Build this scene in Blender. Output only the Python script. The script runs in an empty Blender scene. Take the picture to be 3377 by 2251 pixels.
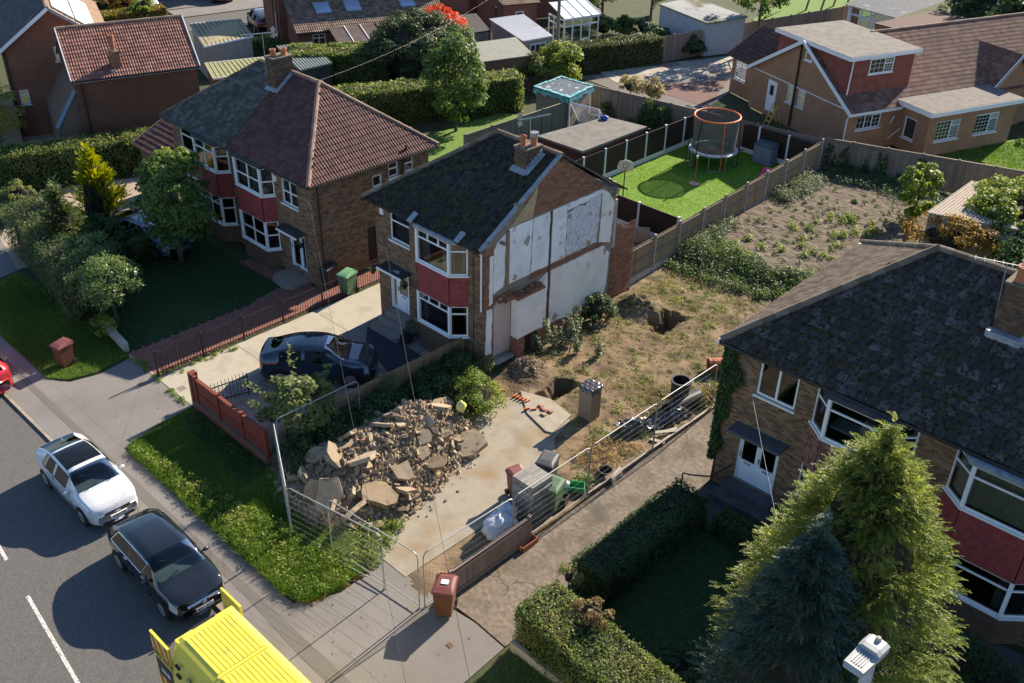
import bpy, math, random
import numpy as np
from mathutils import Vector, Matrix
random.seed(11); rng = np.random.default_rng(11)
SC = bpy.context.scene
COL = SC.collection
# ------------------------------------------------------------------ camera
cd = bpy.data.cameras.new('camera'); cam = bpy.data.objects.new('camera', cd); COL.objects.link(cam)
YAW, PITCH, ROLL = math.radians(43.595), math.radians(32.05), math.radians(1.413)
_v = Vector((-math.sin(YAW)*math.cos(PITCH), math.cos(YAW)*math.cos(PITCH), -math.sin(PITCH)))
_r = Vector((math.cos(YAW), math.sin(YAW), 0)); _u = _r.cross(_v)
_r2 = math.cos(ROLL)*_r + math.sin(ROLL)*_u; _u2 = -math.sin(ROLL)*_r + math.cos(ROLL)*_u
CAMP = Vector((0, 0, 20.5))
cam.matrix_world = Matrix(((_r2.x, _u2.x, -_v.x, 0), (_r2.y, _u2.y, -_v.y, 0), (_r2.z, _u2.z, -_v.z, CAMP.z), (0, 0, 0, 1)))
cd.sensor_width = 36.0; cd.lens = 36.0*3293.6/3377; cd.clip_start = 0.1; cd.clip_end = 600
SC.camera = cam
# ------------------------------------------------------------------ sky and sun
SUN_EL, SUN_AZ = math.radians(29.0), math.radians(-3.5)     # azimuth from +Y towards +X
w = bpy.data.worlds.new('World'); SC.world = w; w.use_nodes = True
nt = w.node_tree; bg = nt.nodes['Background']
sky = nt.nodes.new('ShaderNodeTexSky'); sky.sky_type = 'NISHITA'; sky.sun_disc = False
sky.sun_elevation = SUN_EL; sky.sun_rotation = SUN_AZ; sky.air_density = 1.0; sky.dust_density = 0.3; sky.ozone_density = 4.0
nt.links.new(sky.outputs[0], bg.inputs[0]); bg.inputs[1].default_value = 0.085
sl = bpy.data.lights.new('sun', 'SUN'); sl.energy = 5.0; sl.angle = math.radians(0.5); sl.color = (1.0, 0.87, 0.68)
so = bpy.data.objects.new('sun', sl); COL.objects.link(so)
sd = Vector((math.sin(SUN_AZ)*math.cos(SUN_EL), math.cos(SUN_AZ)*math.cos(SUN_EL), math.sin(SUN_EL)))
so.rotation_euler = sd.to_track_quat('Z', 'Y').to_euler(); so.location = (-20, 60, 60)
SC.view_settings.view_transform = 'Standard'; SC.view_settings.look = 'None'
SC.view_settings.exposure = 1.3; SC.view_settings.gamma = 1.0
SC.render.film_transparent = False
SC.cycles.max_bounces = 6; SC.cycles.diffuse_bounces = 3; SC.cycles.glossy_bounces = 3
SC.cycles.transparent_max_bounces = 10; SC.cycles.transmission_bounces = 4
SC.cycles.use_denoising = True

# ------------------------------------------------------------------ helpers
WL = {}
Vv = lambda *a: Vector(a)
def thing(name, label, cat, loc=(0, 0, 0), rotz=0, group=None):
    o = bpy.data.objects.new(name, None); COL.objects.link(o)
    o.empty_display_size = 0.2
    o.location = loc; o.rotation_euler = (0, 0, rotz); o['label'] = label; o['category'] = cat
    if group: o['group'] = group
    WL[o.name] = Vector(loc); return o
def tag(o, label, cat, group=None):
    o['label'] = label; o['category'] = cat
    if group: o['group'] = group
    return o
def struct(o, kind='structure'):
    o['kind'] = kind; return o
def raw_mesh(name, V, F, mat, smooth=False, tint=None, uv=None):
    me = bpy.data.meshes.new(name)
    me.from_pydata([tuple(v) for v in V], [], [tuple(f) for f in F])
    if mat: me.materials.append(mat)
    if smooth: me.polygons.foreach_set('use_smooth', np.ones(len(me.polygons), bool))
    if tint is not None:
        at = me.attributes.new('tint', 'FLOAT', 'FACE'); at.data.foreach_set('value', np.asarray(tint, np.float32))
    if uv is not None:
        lay = me.uv_layers.new(name='UVMap'); li = np.empty(len(me.loops), np.int32); me.loops.foreach_get('vertex_index', li)
        lay.data.foreach_set('uv', np.asarray(uv, np.float32)[li].ravel())
    me.update(); return me
def poly_mesh(name, V, k, mat, tint=None, smooth=False):
    """fast mesh of n separate k-gons; V is (n*k,3)"""
    V = np.ascontiguousarray(V, np.float32); n = len(V)//k
    me = bpy.data.meshes.new(name); me.vertices.add(n*k); me.vertices.foreach_set('co', V.ravel())
    me.loops.add(n*k); me.loops.foreach_set('vertex_index', np.arange(n*k, dtype=np.int32))
    me.polygons.add(n); me.polygons.foreach_set('loop_start', np.arange(0, n*k, k, dtype=np.int32))
    me.polygons.foreach_set('loop_total', np.full(n, k, np.int32))
    me.materials.append(mat)
    if tint is not None:
        at = me.attributes.new('tint', 'FLOAT', 'FACE'); at.data.foreach_set('value', np.asarray(tint, np.float32))
    me.update(calc_edges=True); return me
def place(name, me, parent=None, loc=None):
    o = bpy.data.objects.new(name, me); COL.objects.link(o)
    if parent is not None: o.parent = parent; WL[o.name] = WL[parent.name].copy()
    elif loc is not None: o.location = loc; WL[o.name] = Vector(loc)
    else: WL[o.name] = Vector((0, 0, 0))
    return o
def obj(name, V, F, mat, parent=None, local=False, **kw):
    V = np.asarray(V, float).reshape(-1, 3)
    if parent is not None:
        if not local: V = V - np.array(WL[parent.name])
        return place(name, raw_mesh(name, V, F, mat, **kw), parent)
    o_ = np.array([(V[:, 0].min()+V[:, 0].max())/2, (V[:, 1].min()+V[:, 1].max())/2, V[:, 2].min()])
    return place(name, raw_mesh(name, V-o_, F, mat, **kw), None, o_)
def bigobj(name, V, k, mat, parent=None, tint=None):
    V = np.asarray(V, float).reshape(-1, 3)
    if parent is not None:
        return place(name, poly_mesh(name, V-np.array(WL[parent.name]), k, mat, tint), parent)
    o_ = np.array([V[:, 0].mean(), V[:, 1].mean(), V[:, 2].min()])
    return place(name, poly_mesh(name, V-o_, k, mat, tint), None, o_)
def inst(name, me, M, parent):
    o = bpy.data.objects.new(name, me); COL.objects.link(o); o.parent = parent
    o.matrix_basis = Matrix.Translation(-WL[parent.name]) @ M
    return o
def basis(O, U, N, Z=None):
    """columns U, N, Z at O"""
    U = Vector(U); N = Vector(N); Z = Vector(Z) if Z is not None else U.cross(N)
    return Matrix(((U.x, N.x, Z.x, O[0]), (U.y, N.y, Z.y, O[1]), (U.z, N.z, Z.z, O[2]), (0, 0, 0, 1)))
class MB:
    def __init__(s): s.V = []; s.F = []; s.T = []
    def add(s, V, F, t=0.0):
        n = len(s.V); s.V += [tuple(v) for v in V]; s.F += [tuple(i+n for i in f) for f in F]; s.T += [t]*len(F); return s
    def box(s, a, b, t=0.0):
        x0, y0, z0 = a; x1, y1, z1 = b
        return s.add([(x0,y0,z0),(x1,y0,z0),(x1,y1,z0),(x0,y1,z0),(x0,y0,z1),(x1,y0,z1),(x1,y1,z1),(x0,y1,z1)],
                     [(0,3,2,1),(4,5,6,7),(0,1,5,4),(1,2,6,5),(2,3,7,6),(3,0,4,7)], t)
    def fb(s, O, U, N, u0, u1, z0, z1, n0, n1, Z=(0, 0, 1), t=0.0):
        O, U, N, Z = Vector(O), Vector(U), Vector(N), Vector(Z)
        P = [O+U*u+N*n+Z*z for (u, n, z) in ((u0,n0,z0),(u1,n0,z0),(u1,n1,z0),(u0,n1,z0),(u0,n0,z1),(u1,n0,z1),(u1,n1,z1),(u0,n1,z1))]
        return s.add(P, [(0,3,2,1),(4,5,6,7),(0,1,5,4),(1,2,6,5),(2,3,7,6),(3,0,4,7)], t)
    def bar(s, p, q, w, h=None, t=0.0):
        """box beam from p to q"""
        p, q = Vector(p), Vector(q); h = h or w; d = (q-p)
        L = d.length; d.normalize(); a = Vector((0,0,1)) if abs(d.z) < .9 else Vector((1,0,0))
        x = d.cross(a).normalized(); y = x.cross(d)
        return s.fb(p, d, x, 0, L, -h/2, h/2, -w/2, w/2, Z=y, t=t)
    def cyl(s, p, q, r0, r1=None, n=10, cap=True, t=0.0):
        p, q = Vector(p), Vector(q); r1 = r0 if r1 is None else r1; d = (q-p).normalized()
        a = Vector((0,0,1)) if abs(d.z) < .9 else Vector((1,0,0)); x = d.cross(a).normalized(); y = d.cross(x)
        V = []
        for (c, r) in ((p, r0), (q, r1)):
            V += [c+x*math.cos(2*math.pi*i/n)*r+y*math.sin(2*math.pi*i/n)*r for i in range(n)]
        F = [(i, (i+1) % n, n+(i+1) % n, n+i) for i in range(n)]
        if cap: F += [tuple(range(n))[::-1], tuple(range(n, 2*n))]
        return s.add(V, F, t)
    def tube(s, pts, r, n=6, t=0.0):
        for a, b in zip(pts[:-1], pts[1:]): s.cyl(a, b, r, n=n, t=t)
        return s
    def prism(s, poly, z0, z1, t=0.0):
        n = len(poly); V = [(x, y, z0) for x, y in poly]+[(x, y, z1) for x, y in poly]
        return s.add(V, [tuple(range(n))[::-1], tuple(range(n, 2*n))]+[(i, (i+1) % n, n+(i+1) % n, n+i) for i in range(n)], t)
    def sheet(s, poly, z, t=0.0):
        n = len(poly); return s.add([(x, y, z) for x, y in poly], [tuple(range(n))], t)
    def build(s, name, mat, parent=None, local=False, **kw):
        return obj(name, s.V, s.F, mat, parent, local, tint=s.T if any(s.T) else None, **kw)
def ccw(poly):
    a = sum(poly[i][0]*poly[(i+1) % len(poly)][1]-poly[(i+1) % len(poly)][0]*poly[i][1] for i in range(len(poly)))
    return list(poly) if a > 0 else list(poly)[::-1]
def inside(P, poly):
    """P (n,2) in polygon"""
    P = np.asarray(P, float); x, y = P[:, 0], P[:, 1]; r = np.zeros(len(P), bool); n = len(poly)
    for i in range(n):
        x0, y0 = poly[i]; x1, y1 = poly[(i+1) % n]
        c = ((y0 > y) != (y1 > y)); r ^= c & (x < (x1-x0)*(y-y0)/((y1-y0) or 1e-9)+x0)
    return r
def _vn(x, y, seed):
    i = np.floor(x).astype(np.int64); j = np.floor(y).astype(np.int64); fx = x-i; fy = y-j
    def h(a, b):
        n = (a*374761393+b*668265263+seed*974711) & 0x7fffffff; n = ((n ^ (n >> 13))*1274126177) & 0x7fffffff; return ((n ^ (n >> 16)) & 0xffff)/32767.5-1
    u = fx*fx*(3-2*fx); v = fy*fy*(3-2*fy)
    return (h(i, j)*(1-u)+h(i+1, j)*u)*(1-v)+(h(i, j+1)*(1-u)+h(i+1, j+1)*u)*v
def fnoise(x, y, s=1.0, seed=0):
    """smooth value noise, about -1..1"""
    x = np.asarray(x, float)+37.3; y = np.asarray(y, float)+11.7
    return .65*_vn(x*s, y*s, seed)+.35*_vn((x*.8+y*.6)*s*2.1, (y*.8-x*.6)*s*2.1, seed+5)+.2*_vn((x*.6-y*.8)*s*4.3, (y*.6+x*.8)*s*4.3, seed+9)

# ------------------------------------------------------------------ materials
MATS = {}
def col4(c): return (c[0], c[1], c[2], 1.0)
def mat(name, cols, rough=0.8, scale=3.0, bump=0.0, bscale=None, metal=0.0, spec=0.4, rnd=0.0, detail=6.0, emit=None, coat=0.0, spread=(0.3, 0.7)):
    """procedural material: noise-mixed colours, optional bump; rnd>0 shifts the mix by object random + face tint"""
    if name in MATS: return MATS[name]
    m = bpy.data.materials.new(name); m.use_nodes = True; N = m.node_tree.nodes; L = m.node_tree.links
    b = N['Principled BSDF']; b.inputs['Roughness'].default_value = rough; b.inputs['Metallic'].default_value = metal
    b.inputs['Specular IOR Level'].default_value = spec
    if coat: b.inputs['Coat Weight'].default_value = coat; b.inputs['Coat Roughness'].default_value = .04
    g = N.new('ShaderNodeNewGeometry'); t = N.new('ShaderNodeTexNoise'); t.inputs['Scale'].default_value = scale; t.inputs['Detail'].default_value = detail
    L.new(g.outputs['Position'], t.inputs['Vector'])
    r = N.new('ShaderNodeValToRGB'); e = r.color_ramp.elements; n = len(cols)
    while len(e) < n: e.new(0.5)
    for i, c in enumerate(cols):
        e[i].position = spread[0]+(spread[1]-spread[0])*(i/(n-1) if n > 1 else 0); e[i].color = col4(c)
    f = t.outputs['Fac']
    if rnd:
        oi = N.new('ShaderNodeObjectInfo'); at = N.new('ShaderNodeAttribute'); at.attribute_name = 'tint'
        ad = N.new('ShaderNodeMath'); ad.operation = 'ADD'; L.new(oi.outputs['Random'], ad.inputs[0]); L.new(at.outputs['Fac'], ad.inputs[1])
        fr = N.new('ShaderNodeMath'); fr.operation = 'FRACT'; L.new(ad.outputs[0], fr.inputs[0])
        mx = N.new('ShaderNodeMix'); mx.inputs[0].default_value = rnd; L.new(f, mx.inputs[2]); L.new(fr.outputs[0], mx.inputs[3]); f = mx.outputs[0]
    L.new(f, r.inputs[0]); L.new(r.outputs[0], b.inputs['Base Color'])
    if bump:
        t2 = N.new('ShaderNodeTexNoise'); t2.inputs['Scale'].default_value = bscale or scale*4; t2.inputs['Detail'].default_value = 5
        L.new(g.outputs['Position'], t2.inputs['Vector'])
        bp = N.new('ShaderNodeBump'); bp.inputs['Strength'].default_value = bump; bp.inputs['Distance'].default_value = .02
        L.new(t2.outputs['Fac'], bp.inputs['Height']); L.new(bp.outputs[0], b.inputs['Normal'])
    if emit: b.inputs['Emission Color'].default_value = col4(emit[0]); b.inputs['Emission Strength'].default_value = emit[1]
    MATS[name] = m; return m
def overlay(m, col, scale, lo, hi, detail=4.0, obj_offset=0.0):
    """mix a second stain colour over a material by a thresholded noise (moss, wear, dirt)"""
    N = m.node_tree.nodes; L = m.node_tree.links; b = N['Principled BSDF']; src = b.inputs['Base Color'].links[0].from_socket
    g = N.new('ShaderNodeNewGeometry'); mp = N.new('ShaderNodeMapping'); mp.inputs['Location'].default_value = (obj_offset, 3.1, 0)
    L.new(g.outputs['Position'], mp.inputs[0])
    t = N.new('ShaderNodeTexNoise'); t.inputs['Scale'].default_value = scale; t.inputs['Detail'].default_value = detail; L.new(mp.outputs[0], t.inputs['Vector'])
    r = N.new('ShaderNodeMapRange'); r.inputs[1].default_value = lo; r.inputs[2].default_value = hi; L.new(t.outputs['Fac'], r.inputs[0])
    mx = N.new('ShaderNodeMix'); mx.data_type = 'RGBA'; L.new(r.outputs[0], mx.inputs[0]); L.new(src, mx.inputs[6]); mx.inputs[7].default_value = col4(col)
    L.new(mx.outputs[2], b.inputs['Base Color']); return m
def cracks(m, col, scale, width=.02, patch=None):
    N = m.node_tree.nodes; L = m.node_tree.links; b = N['Principled BSDF']; src = b.inputs['Base Color'].links[0].from_socket
    g = N.new('ShaderNodeNewGeometry'); ns = N.new('ShaderNodeTexNoise'); ns.inputs['Scale'].default_value = 1.6; L.new(g.outputs['Position'], ns.inputs['Vector'])
    va = N.new('ShaderNodeMix'); va.data_type = 'VECTOR'; va.inputs[0].default_value = .4; L.new(g.outputs['Position'], va.inputs[4]); L.new(ns.outputs['Color'], va.inputs[5])
    t = N.new('ShaderNodeTexVoronoi'); t.feature = 'DISTANCE_TO_EDGE'; t.inputs['Scale'].default_value = scale; L.new(va.outputs[1], t.inputs['Vector'])
    r = N.new('ShaderNodeMapRange'); r.inputs[1].default_value = width; r.inputs[2].default_value = 0; L.new(t.outputs['Distance'], r.inputs[0])
    f = r.outputs[0]
    if patch:
        n3 = N.new('ShaderNodeTexNoise'); n3.inputs['Scale'].default_value = patch[0]; L.new(g.outputs['Position'], n3.inputs['Vector']); r3 = N.new('ShaderNodeMapRange'); r3.inputs[1].default_value = patch[1]; r3.inputs[2].default_value = patch[2]; L.new(n3.outputs['Fac'], r3.inputs[0])
        mu = N.new('ShaderNodeMath'); mu.operation = 'MULTIPLY'; L.new(f, mu.inputs[0]); L.new(r3.outputs[0], mu.inputs[1]); f = mu.outputs[0]
    mx = N.new('ShaderNodeMix'); mx.data_type = 'RGBA'; L.new(f, mx.inputs[0]); L.new(src, mx.inputs[6]); mx.inputs[7].default_value = col4(col)
    L.new(mx.outputs[2], b.inputs['Base Color']); return m
def brickmat(name, c1, c2, mortar, scale=1.0, bw=.205, bh=.068):
    if name in MATS: return MATS[name]
    m = bpy.data.materials.new(name); m.use_nodes = True; N = m.node_tree.nodes; L = m.node_tree.links; b = N['Principled BSDF']; b.inputs['Roughness'].default_value = .9
    b.inputs['Specular IOR Level'].default_value = .25
    u = N.new('ShaderNodeUVMap'); t = N.new('ShaderNodeTexBrick'); L.new(u.outputs[0], t.inputs['Vector'])
    t.inputs['Scale'].default_value = 1; t.inputs['Brick Width'].default_value = bw; t.inputs['Row Height'].default_value = bh; t.inputs['Mortar Size'].default_value = .007
    t.inputs['Color1'].default_value = col4(c1); t.inputs['Color2'].default_value = col4(c2); t.inputs['Mortar'].default_value = col4(mortar)
    t.inputs['Bias'].default_value = -.1
    g = N.new('ShaderNodeNewGeometry'); n2 = N.new('ShaderNodeTexNoise'); n2.inputs['Scale'].default_value = .9; n2.inputs['Detail'].default_value = 6; L.new(g.outputs['Position'], n2.inputs['Vector'])
    mx = N.new('ShaderNodeMix'); mx.data_type = 'RGBA'; mx.blend_type = 'MULTIPLY'; mx.inputs[0].default_value = .7
    rr = N.new('ShaderNodeMapRange'); rr.inputs[3].default_value = .55; rr.inputs[4].default_value = 1.3; L.new(n2.outputs['Fac'], rr.inputs[0])
    L.new(t.outputs['Color'], mx.inputs[6]); L.new(rr.outputs[0], mx.inputs[7]); L.new(mx.outputs[2], b.inputs['Base Color'])
    bp = N.new('ShaderNodeBump'); bp.inputs['Strength'].default_value = .6; bp.inputs['Distance'].default_value = .01; bp.invert = True
    L.new(t.outputs['Fac'], bp.inputs['Height']); L.new(bp.outputs[0], b.inputs['Normal']); MATS[name] = m; return m
def leafmat(name, cols, trans=.35, rough=.55, hue=None):
    if name in MATS: return MATS[name]
    m = bpy.data.materials.new(name); m.use_nodes = True; N = m.node_tree.nodes; L = m.node_tree.links; b = N['Principled BSDF']
    b.inputs['Roughness'].default_value = rough; b.inputs['Specular IOR Level'].default_value = .3
    at = N.new('ShaderNodeAttribute'); at.attribute_name = 'tint'
    r = N.new('ShaderNodeValToRGB'); e = r.color_ramp.elements
    while len(e) < len(cols): e.new(.5)
    for i, c in enumerate(cols): e[i].position = i/(len(cols)-1) if len(cols) > 1 else 0; e[i].color = col4(c)
    L.new(at.outputs['Fac'], r.inputs[0]); L.new(r.outputs[0], b.inputs['Base Color'])
    tr = N.new('ShaderNodeBsdfTranslucent')
    hs = N.new('ShaderNodeHueSaturation'); hs.inputs['Hue'].default_value = .485; hs.inputs['Saturation'].default_value = 1.1; hs.inputs['Value'].default_value = 1.7
    L.new(r.outputs[0], hs.inputs['Color']); L.new(hs.outputs[0], tr.inputs['Color'])
    ms = N.new('ShaderNodeMixShader'); ms.inputs[0].default_value = trans; L.new(b.outputs[0], ms.inputs[1]); L.new(tr.outputs[0], ms.inputs[2])
    L.new(ms.outputs[0], N['Material Output'].inputs['Surface']); MATS[name] = m; return m
def glassmat(name, tint=(.55, .6, .62), gloss=.9):
    if name in MATS: return MATS[name]
    m = bpy.data.materials.new(name); m.use_nodes = True; N = m.node_tree.nodes; L = m.node_tree.links; N.remove(N['Principled BSDF'])
    tr = N.new('ShaderNodeBsdfTransparent'); tr.inputs[0].default_value = col4(tint)
    gl = N.new('ShaderNodeBsdfGlossy'); gl.inputs['Roughness'].default_value = .02; gl.inputs['Color'].default_value = (gloss*.95, gloss*.98, gloss, 1)
    fr = N.new('ShaderNodeFresnel'); fr.inputs[0].default_value = 1.6
    ma = N.new('ShaderNodeMath'); ma.operation = 'MULTIPLY_ADD'; ma.inputs[1].default_value = 1.1; ma.inputs[2].default_value = .05; L.new(fr.outputs[0], ma.inputs[0])
    ms = N.new('ShaderNodeMixShader'); L.new(ma.outputs[0], ms.inputs[0]); L.new(tr.outputs[0], ms.inputs[1]); L.new(gl.outputs[0], ms.inputs[2])
    L.new(ms.outputs[0], N['Material Output'].inputs['Surface']); MATS[name] = m; return m
M_white = mat('upvc_white', [(.72, .74, .76), (.8, .8, .8)], .35, 2)
M_glass = glassmat('window_glass')
M_dglass = glassmat('car_glass', (.14, .16, .17), .16)
M_ws = glassmat('windscreen_glass', (.5, .62, .64), .38)
M_bglass = mat('black_roof_glass', [(.006, .007, .009), (.01, .011, .014)], .12, 3, spec=.25)
M_dark = mat('black_plastic', [(.012, .012, .014), (.02, .02, .022)], .5, 6)
M_lead = mat('lead_flashing', [(.16, .19, .23), (.30, .34, .38)], .5, 5, .2)
M_felt = mat('grey_roof_felt', [(.12, .11, .10), (.185, .17, .155)], .95, 2.2, .3, 30)
M_felt2 = mat('dark_roof_felt', [(.03, .03, .032), (.06, .06, .06)], .9, 3, .3, 30)
M_alu = mat('galvanised_steel', [(.27, .28, .29), (.38, .385, .39)], .55, 8, metal=.5)
M_terra = mat('terracotta', [(.32, .11, .055), (.42, .16, .08)], .85, 6, .15)
M_mortar = mat('mortar', [(.20, .165, .13), (.27, .225, .18)], .95, 5, .3)
M_brickM = mat('buff_brown_brick', [(.085, .048, .03), (.15, .085, .048), (.21, .122, .066), (.27, .165, .09)], .92, 9, .35, 60, rnd=.75, spread=(.12, .88))
M_brickC = mat('sooty_chimney_brick', [(.055, .032, .023), (.095, .055, .035), (.14, .082, .05)], .92, 9, .35, 60, rnd=.75, spread=(.12, .88))
M_brickR = mat('red_orange_brick', [(.15, .06, .035), (.24, .095, .05), (.31, .14, .075), (.2, .085, .055)], .92, 9, .35, 60, rnd=.75, spread=(.12, .88))
M_wallM = brickmat('brown_brick_wall', (.15, .088, .052), (.085, .05, .034), (.17, .14, .11))
M_wallR = brickmat('red_brick_wall', (.26, .085, .045), (.17, .06, .035), (.25, .19, .15))
M_wallO = brickmat('orange_buff_brick_wall', (.40, .205, .105), (.30, .15, .08), (.38, .27, .19))
M_wallD = brickmat('dark_red_brick_wall', (.17, .062, .036), (.11, .042, .028), (.16, .11, .085))
M_curtain = mat('curtain_cloth', [(.20, .18, .165), (.28, .26, .235)], .9, 4)
M_blind = mat('cream_vertical_blind', [(.5, .47, .36), (.58, .55, .43)], .9, 4)
M_dcurtain = mat('mauve_curtain', [(.13, .10, .14), (.18, .14, .18)], .9, 4)
M_wood = mat('weathered_timber', [(.20, .125, .065), (.30, .20, .11), (.24, .165, .10)], .85, 5, .3, 40, rnd=.6, spread=(.2, .8))
M_wood2 = mat('grey_timber', [(.17, .135, .105), (.26, .205, .16)], .88, 5, .3, 40, rnd=.6, spread=(.2, .8))
M_wood3 = mat('pink_grey_timber', [(.22, .155, .12), (.31, .225, .175)], .88, 5, .3, 40, rnd=.6, spread=(.2, .8))
M_brownfence = mat('dark_brown_panel', [(.022, .012, .009), (.04, .02, .013)], .8, 6, .2, rnd=.3)
M_conc = mat('grey_concrete', [(.30, .27, .23), (.42, .38, .32)], .93, 3, .3, 30)
M_cap = mat('mossy_mortar_cap', [(.09, .075, .055), (.17, .145, .11)], .95, 9, .6)
M_bark = mat('bark', [(.06, .045, .035), (.13, .10, .075)], .95, 8, .6)
M_twig = mat('dark_twigs', [(.012, .014, .008), (.03, .026, .016)], .95, 8, .6)
M_redtile = mat('red_hanging_tile', [(.20, .035, .038), (.27, .05, .05)], .75, 5, .25, 40, rnd=.5)
# ------------------------------------------------------------------ building builders
CNT = {}
def wall(name, parent, O, U, N, W, z0, z1, ops, m, reveal=.12, gable=None):
    """flat wall with rectangular openings (u0,u1,z0,z1); gable = [(u,z)...] polygon added above z1"""
    O, U, N = Vector(O), Vector(U), Vector(N); Zv = Vector((0, 0, 1))
    us = sorted({0, W} | {a for o in ops for a in o[:2]}); zs = sorted({z0, z1} | {a for o in ops for a in o[2:4]})
    V = []; F = []; UVs = []
    def q(pts, uvs):
        n = len(V); V.extend(pts); UVs.extend(uvs); F.append(tuple(range(n, n+len(pts))))
    P = lambda u, z, n=0: O+U*u+Zv*z+N*n
    for a, b in zip(us[:-1], us[1:]):
        for c, d in zip(zs[:-1], zs[1:]):
            mu, mz = (a+b)/2, (c+d)/2
            if any(o[0] < mu < o[1] and o[2] < mz < o[3] for o in ops): continue
            q([P(a, c), P(b, c), P(b, d), P(a, d)], [(a, c), (b, c), (b, d), (a, d)])
    for o in ops:
        a, b, c, d = o[:4]
        q([P(a, c), P(a, d), P(a, d, -reveal), P(a, c, -reveal)], [(0, c), (0, d), (reveal, d), (reveal, c)])
        q([P(b, d), P(b, c), P(b, c, -reveal), P(b, d, -reveal)], [(0, d), (0, c), (reveal, c), (reveal, d)])
        q([P(a, d), P(b, d), P(b, d, -reveal), P(a, d, -reveal)], [(a, 0), (b, 0), (b, reveal), (a, reveal)])
        q([P(b, c), P(a, c), P(a, c, -reveal), P(b, c, -reveal)], [(b, 0), (a, 0), (a, reveal), (b, reveal)])
    if gable: q([P(u, z) for u, z in gable], [(u, z) for u, z in gable])
    return obj(name, V, F, m, parent, uv=UVs)
_bm = None
def brick_box(w, h, d, ch=.004):
    V = [(-w/2, 0, -h/2), (w/2, 0, -h/2), (w/2, 0, h/2), (-w/2, 0, h/2), (-w/2+ch, d, -h/2+ch), (w/2-ch, d, -h/2+ch), (w/2-ch, d, h/2-ch), (-w/2+ch, d, h/2-ch)]
    return V, [(4, 7, 6, 5), (0, 4, 5, 1), (1, 5, 6, 2), (2, 6, 7, 3), (3, 7, 4, 0)]
def bricks(spec, m, parent, limit=300, bw=.2, bh=.06, jt=.011, d=.008, name='brick', rest='brickwork'):
    """spec: list of (O,U,N,W,z0,z1,ops,keep(u,z)->bool). The `limit` nearest are objects, the others one part."""
    items = []
    for (O, U, N, W, z0, z1, ops, keep) in spec:
        O, U, N = Vector(O), Vector(U), Vector(N); r = 0; z = z0+jt
        while z+bh <= z1+1e-6:
            u = -(bw+jt)/2 if r % 2 else 0.0
            while u < W-.02:
                a, b = max(u, 0.004), min(u+bw, W-.004); segs = [(a, b)]
                for o in ops:
                    if o[2]-.01 < z+bh and z < o[3]+.01:
                        ns = []
                        for (p, q) in segs:
                            if q <= o[0] or p >= o[1]: ns.append((p, q)); continue
                            if p < o[0]-.03: ns.append((p, o[0]-.004))
                            if q > o[1]+.03: ns.append((o[1]+.004, q))
                        segs = ns
                for (p, q) in segs:
                    if q-p > .03 and (keep is None or keep((p+q)/2, z+bh/2)):
                        items.append((O+U*((p+q)/2)+Vector((0, 0, z+bh/2)), U, N, q-p))
                u += bw+jt
            z += bh+jt; r += 1
    items.sort(key=lambda i: (i[0]-CAMP).length if i[3] > bw*.9 else 1e6)
    key = (parent.name, name); left = max(0, limit-CNT.get(key, 0)); ind = [i for i in items[:left] if i[3] > bw*.9]; others = items[len(ind):]
    CNT[key] = CNT.get(key, 0)+len(ind)
    V0, F0 = brick_box(bw, bh, d); me = raw_mesh(name, V0, F0, m)
    for (C, U, N, L) in ind:
        jj = random.uniform(0, .004); inst(name, me, basis(C+N*jj, U, N, (0, 0, 1)), parent)
    if others:
        V = []; F = []; T = []
        for (C, U, N, L) in others:
            v0, f0 = brick_box(L, bh, d+random.uniform(0, .004)); n = len(V)
            V += [C+U*x+N*y+Vector((0, 0, zz)) for x, y, zz in v0]; F += [tuple(i+n for i in f) for f in f0]; T += [random.random()]*5
        o = obj(rest, V, F, m, parent, tint=T); o['kind'] = 'stuff'
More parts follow.
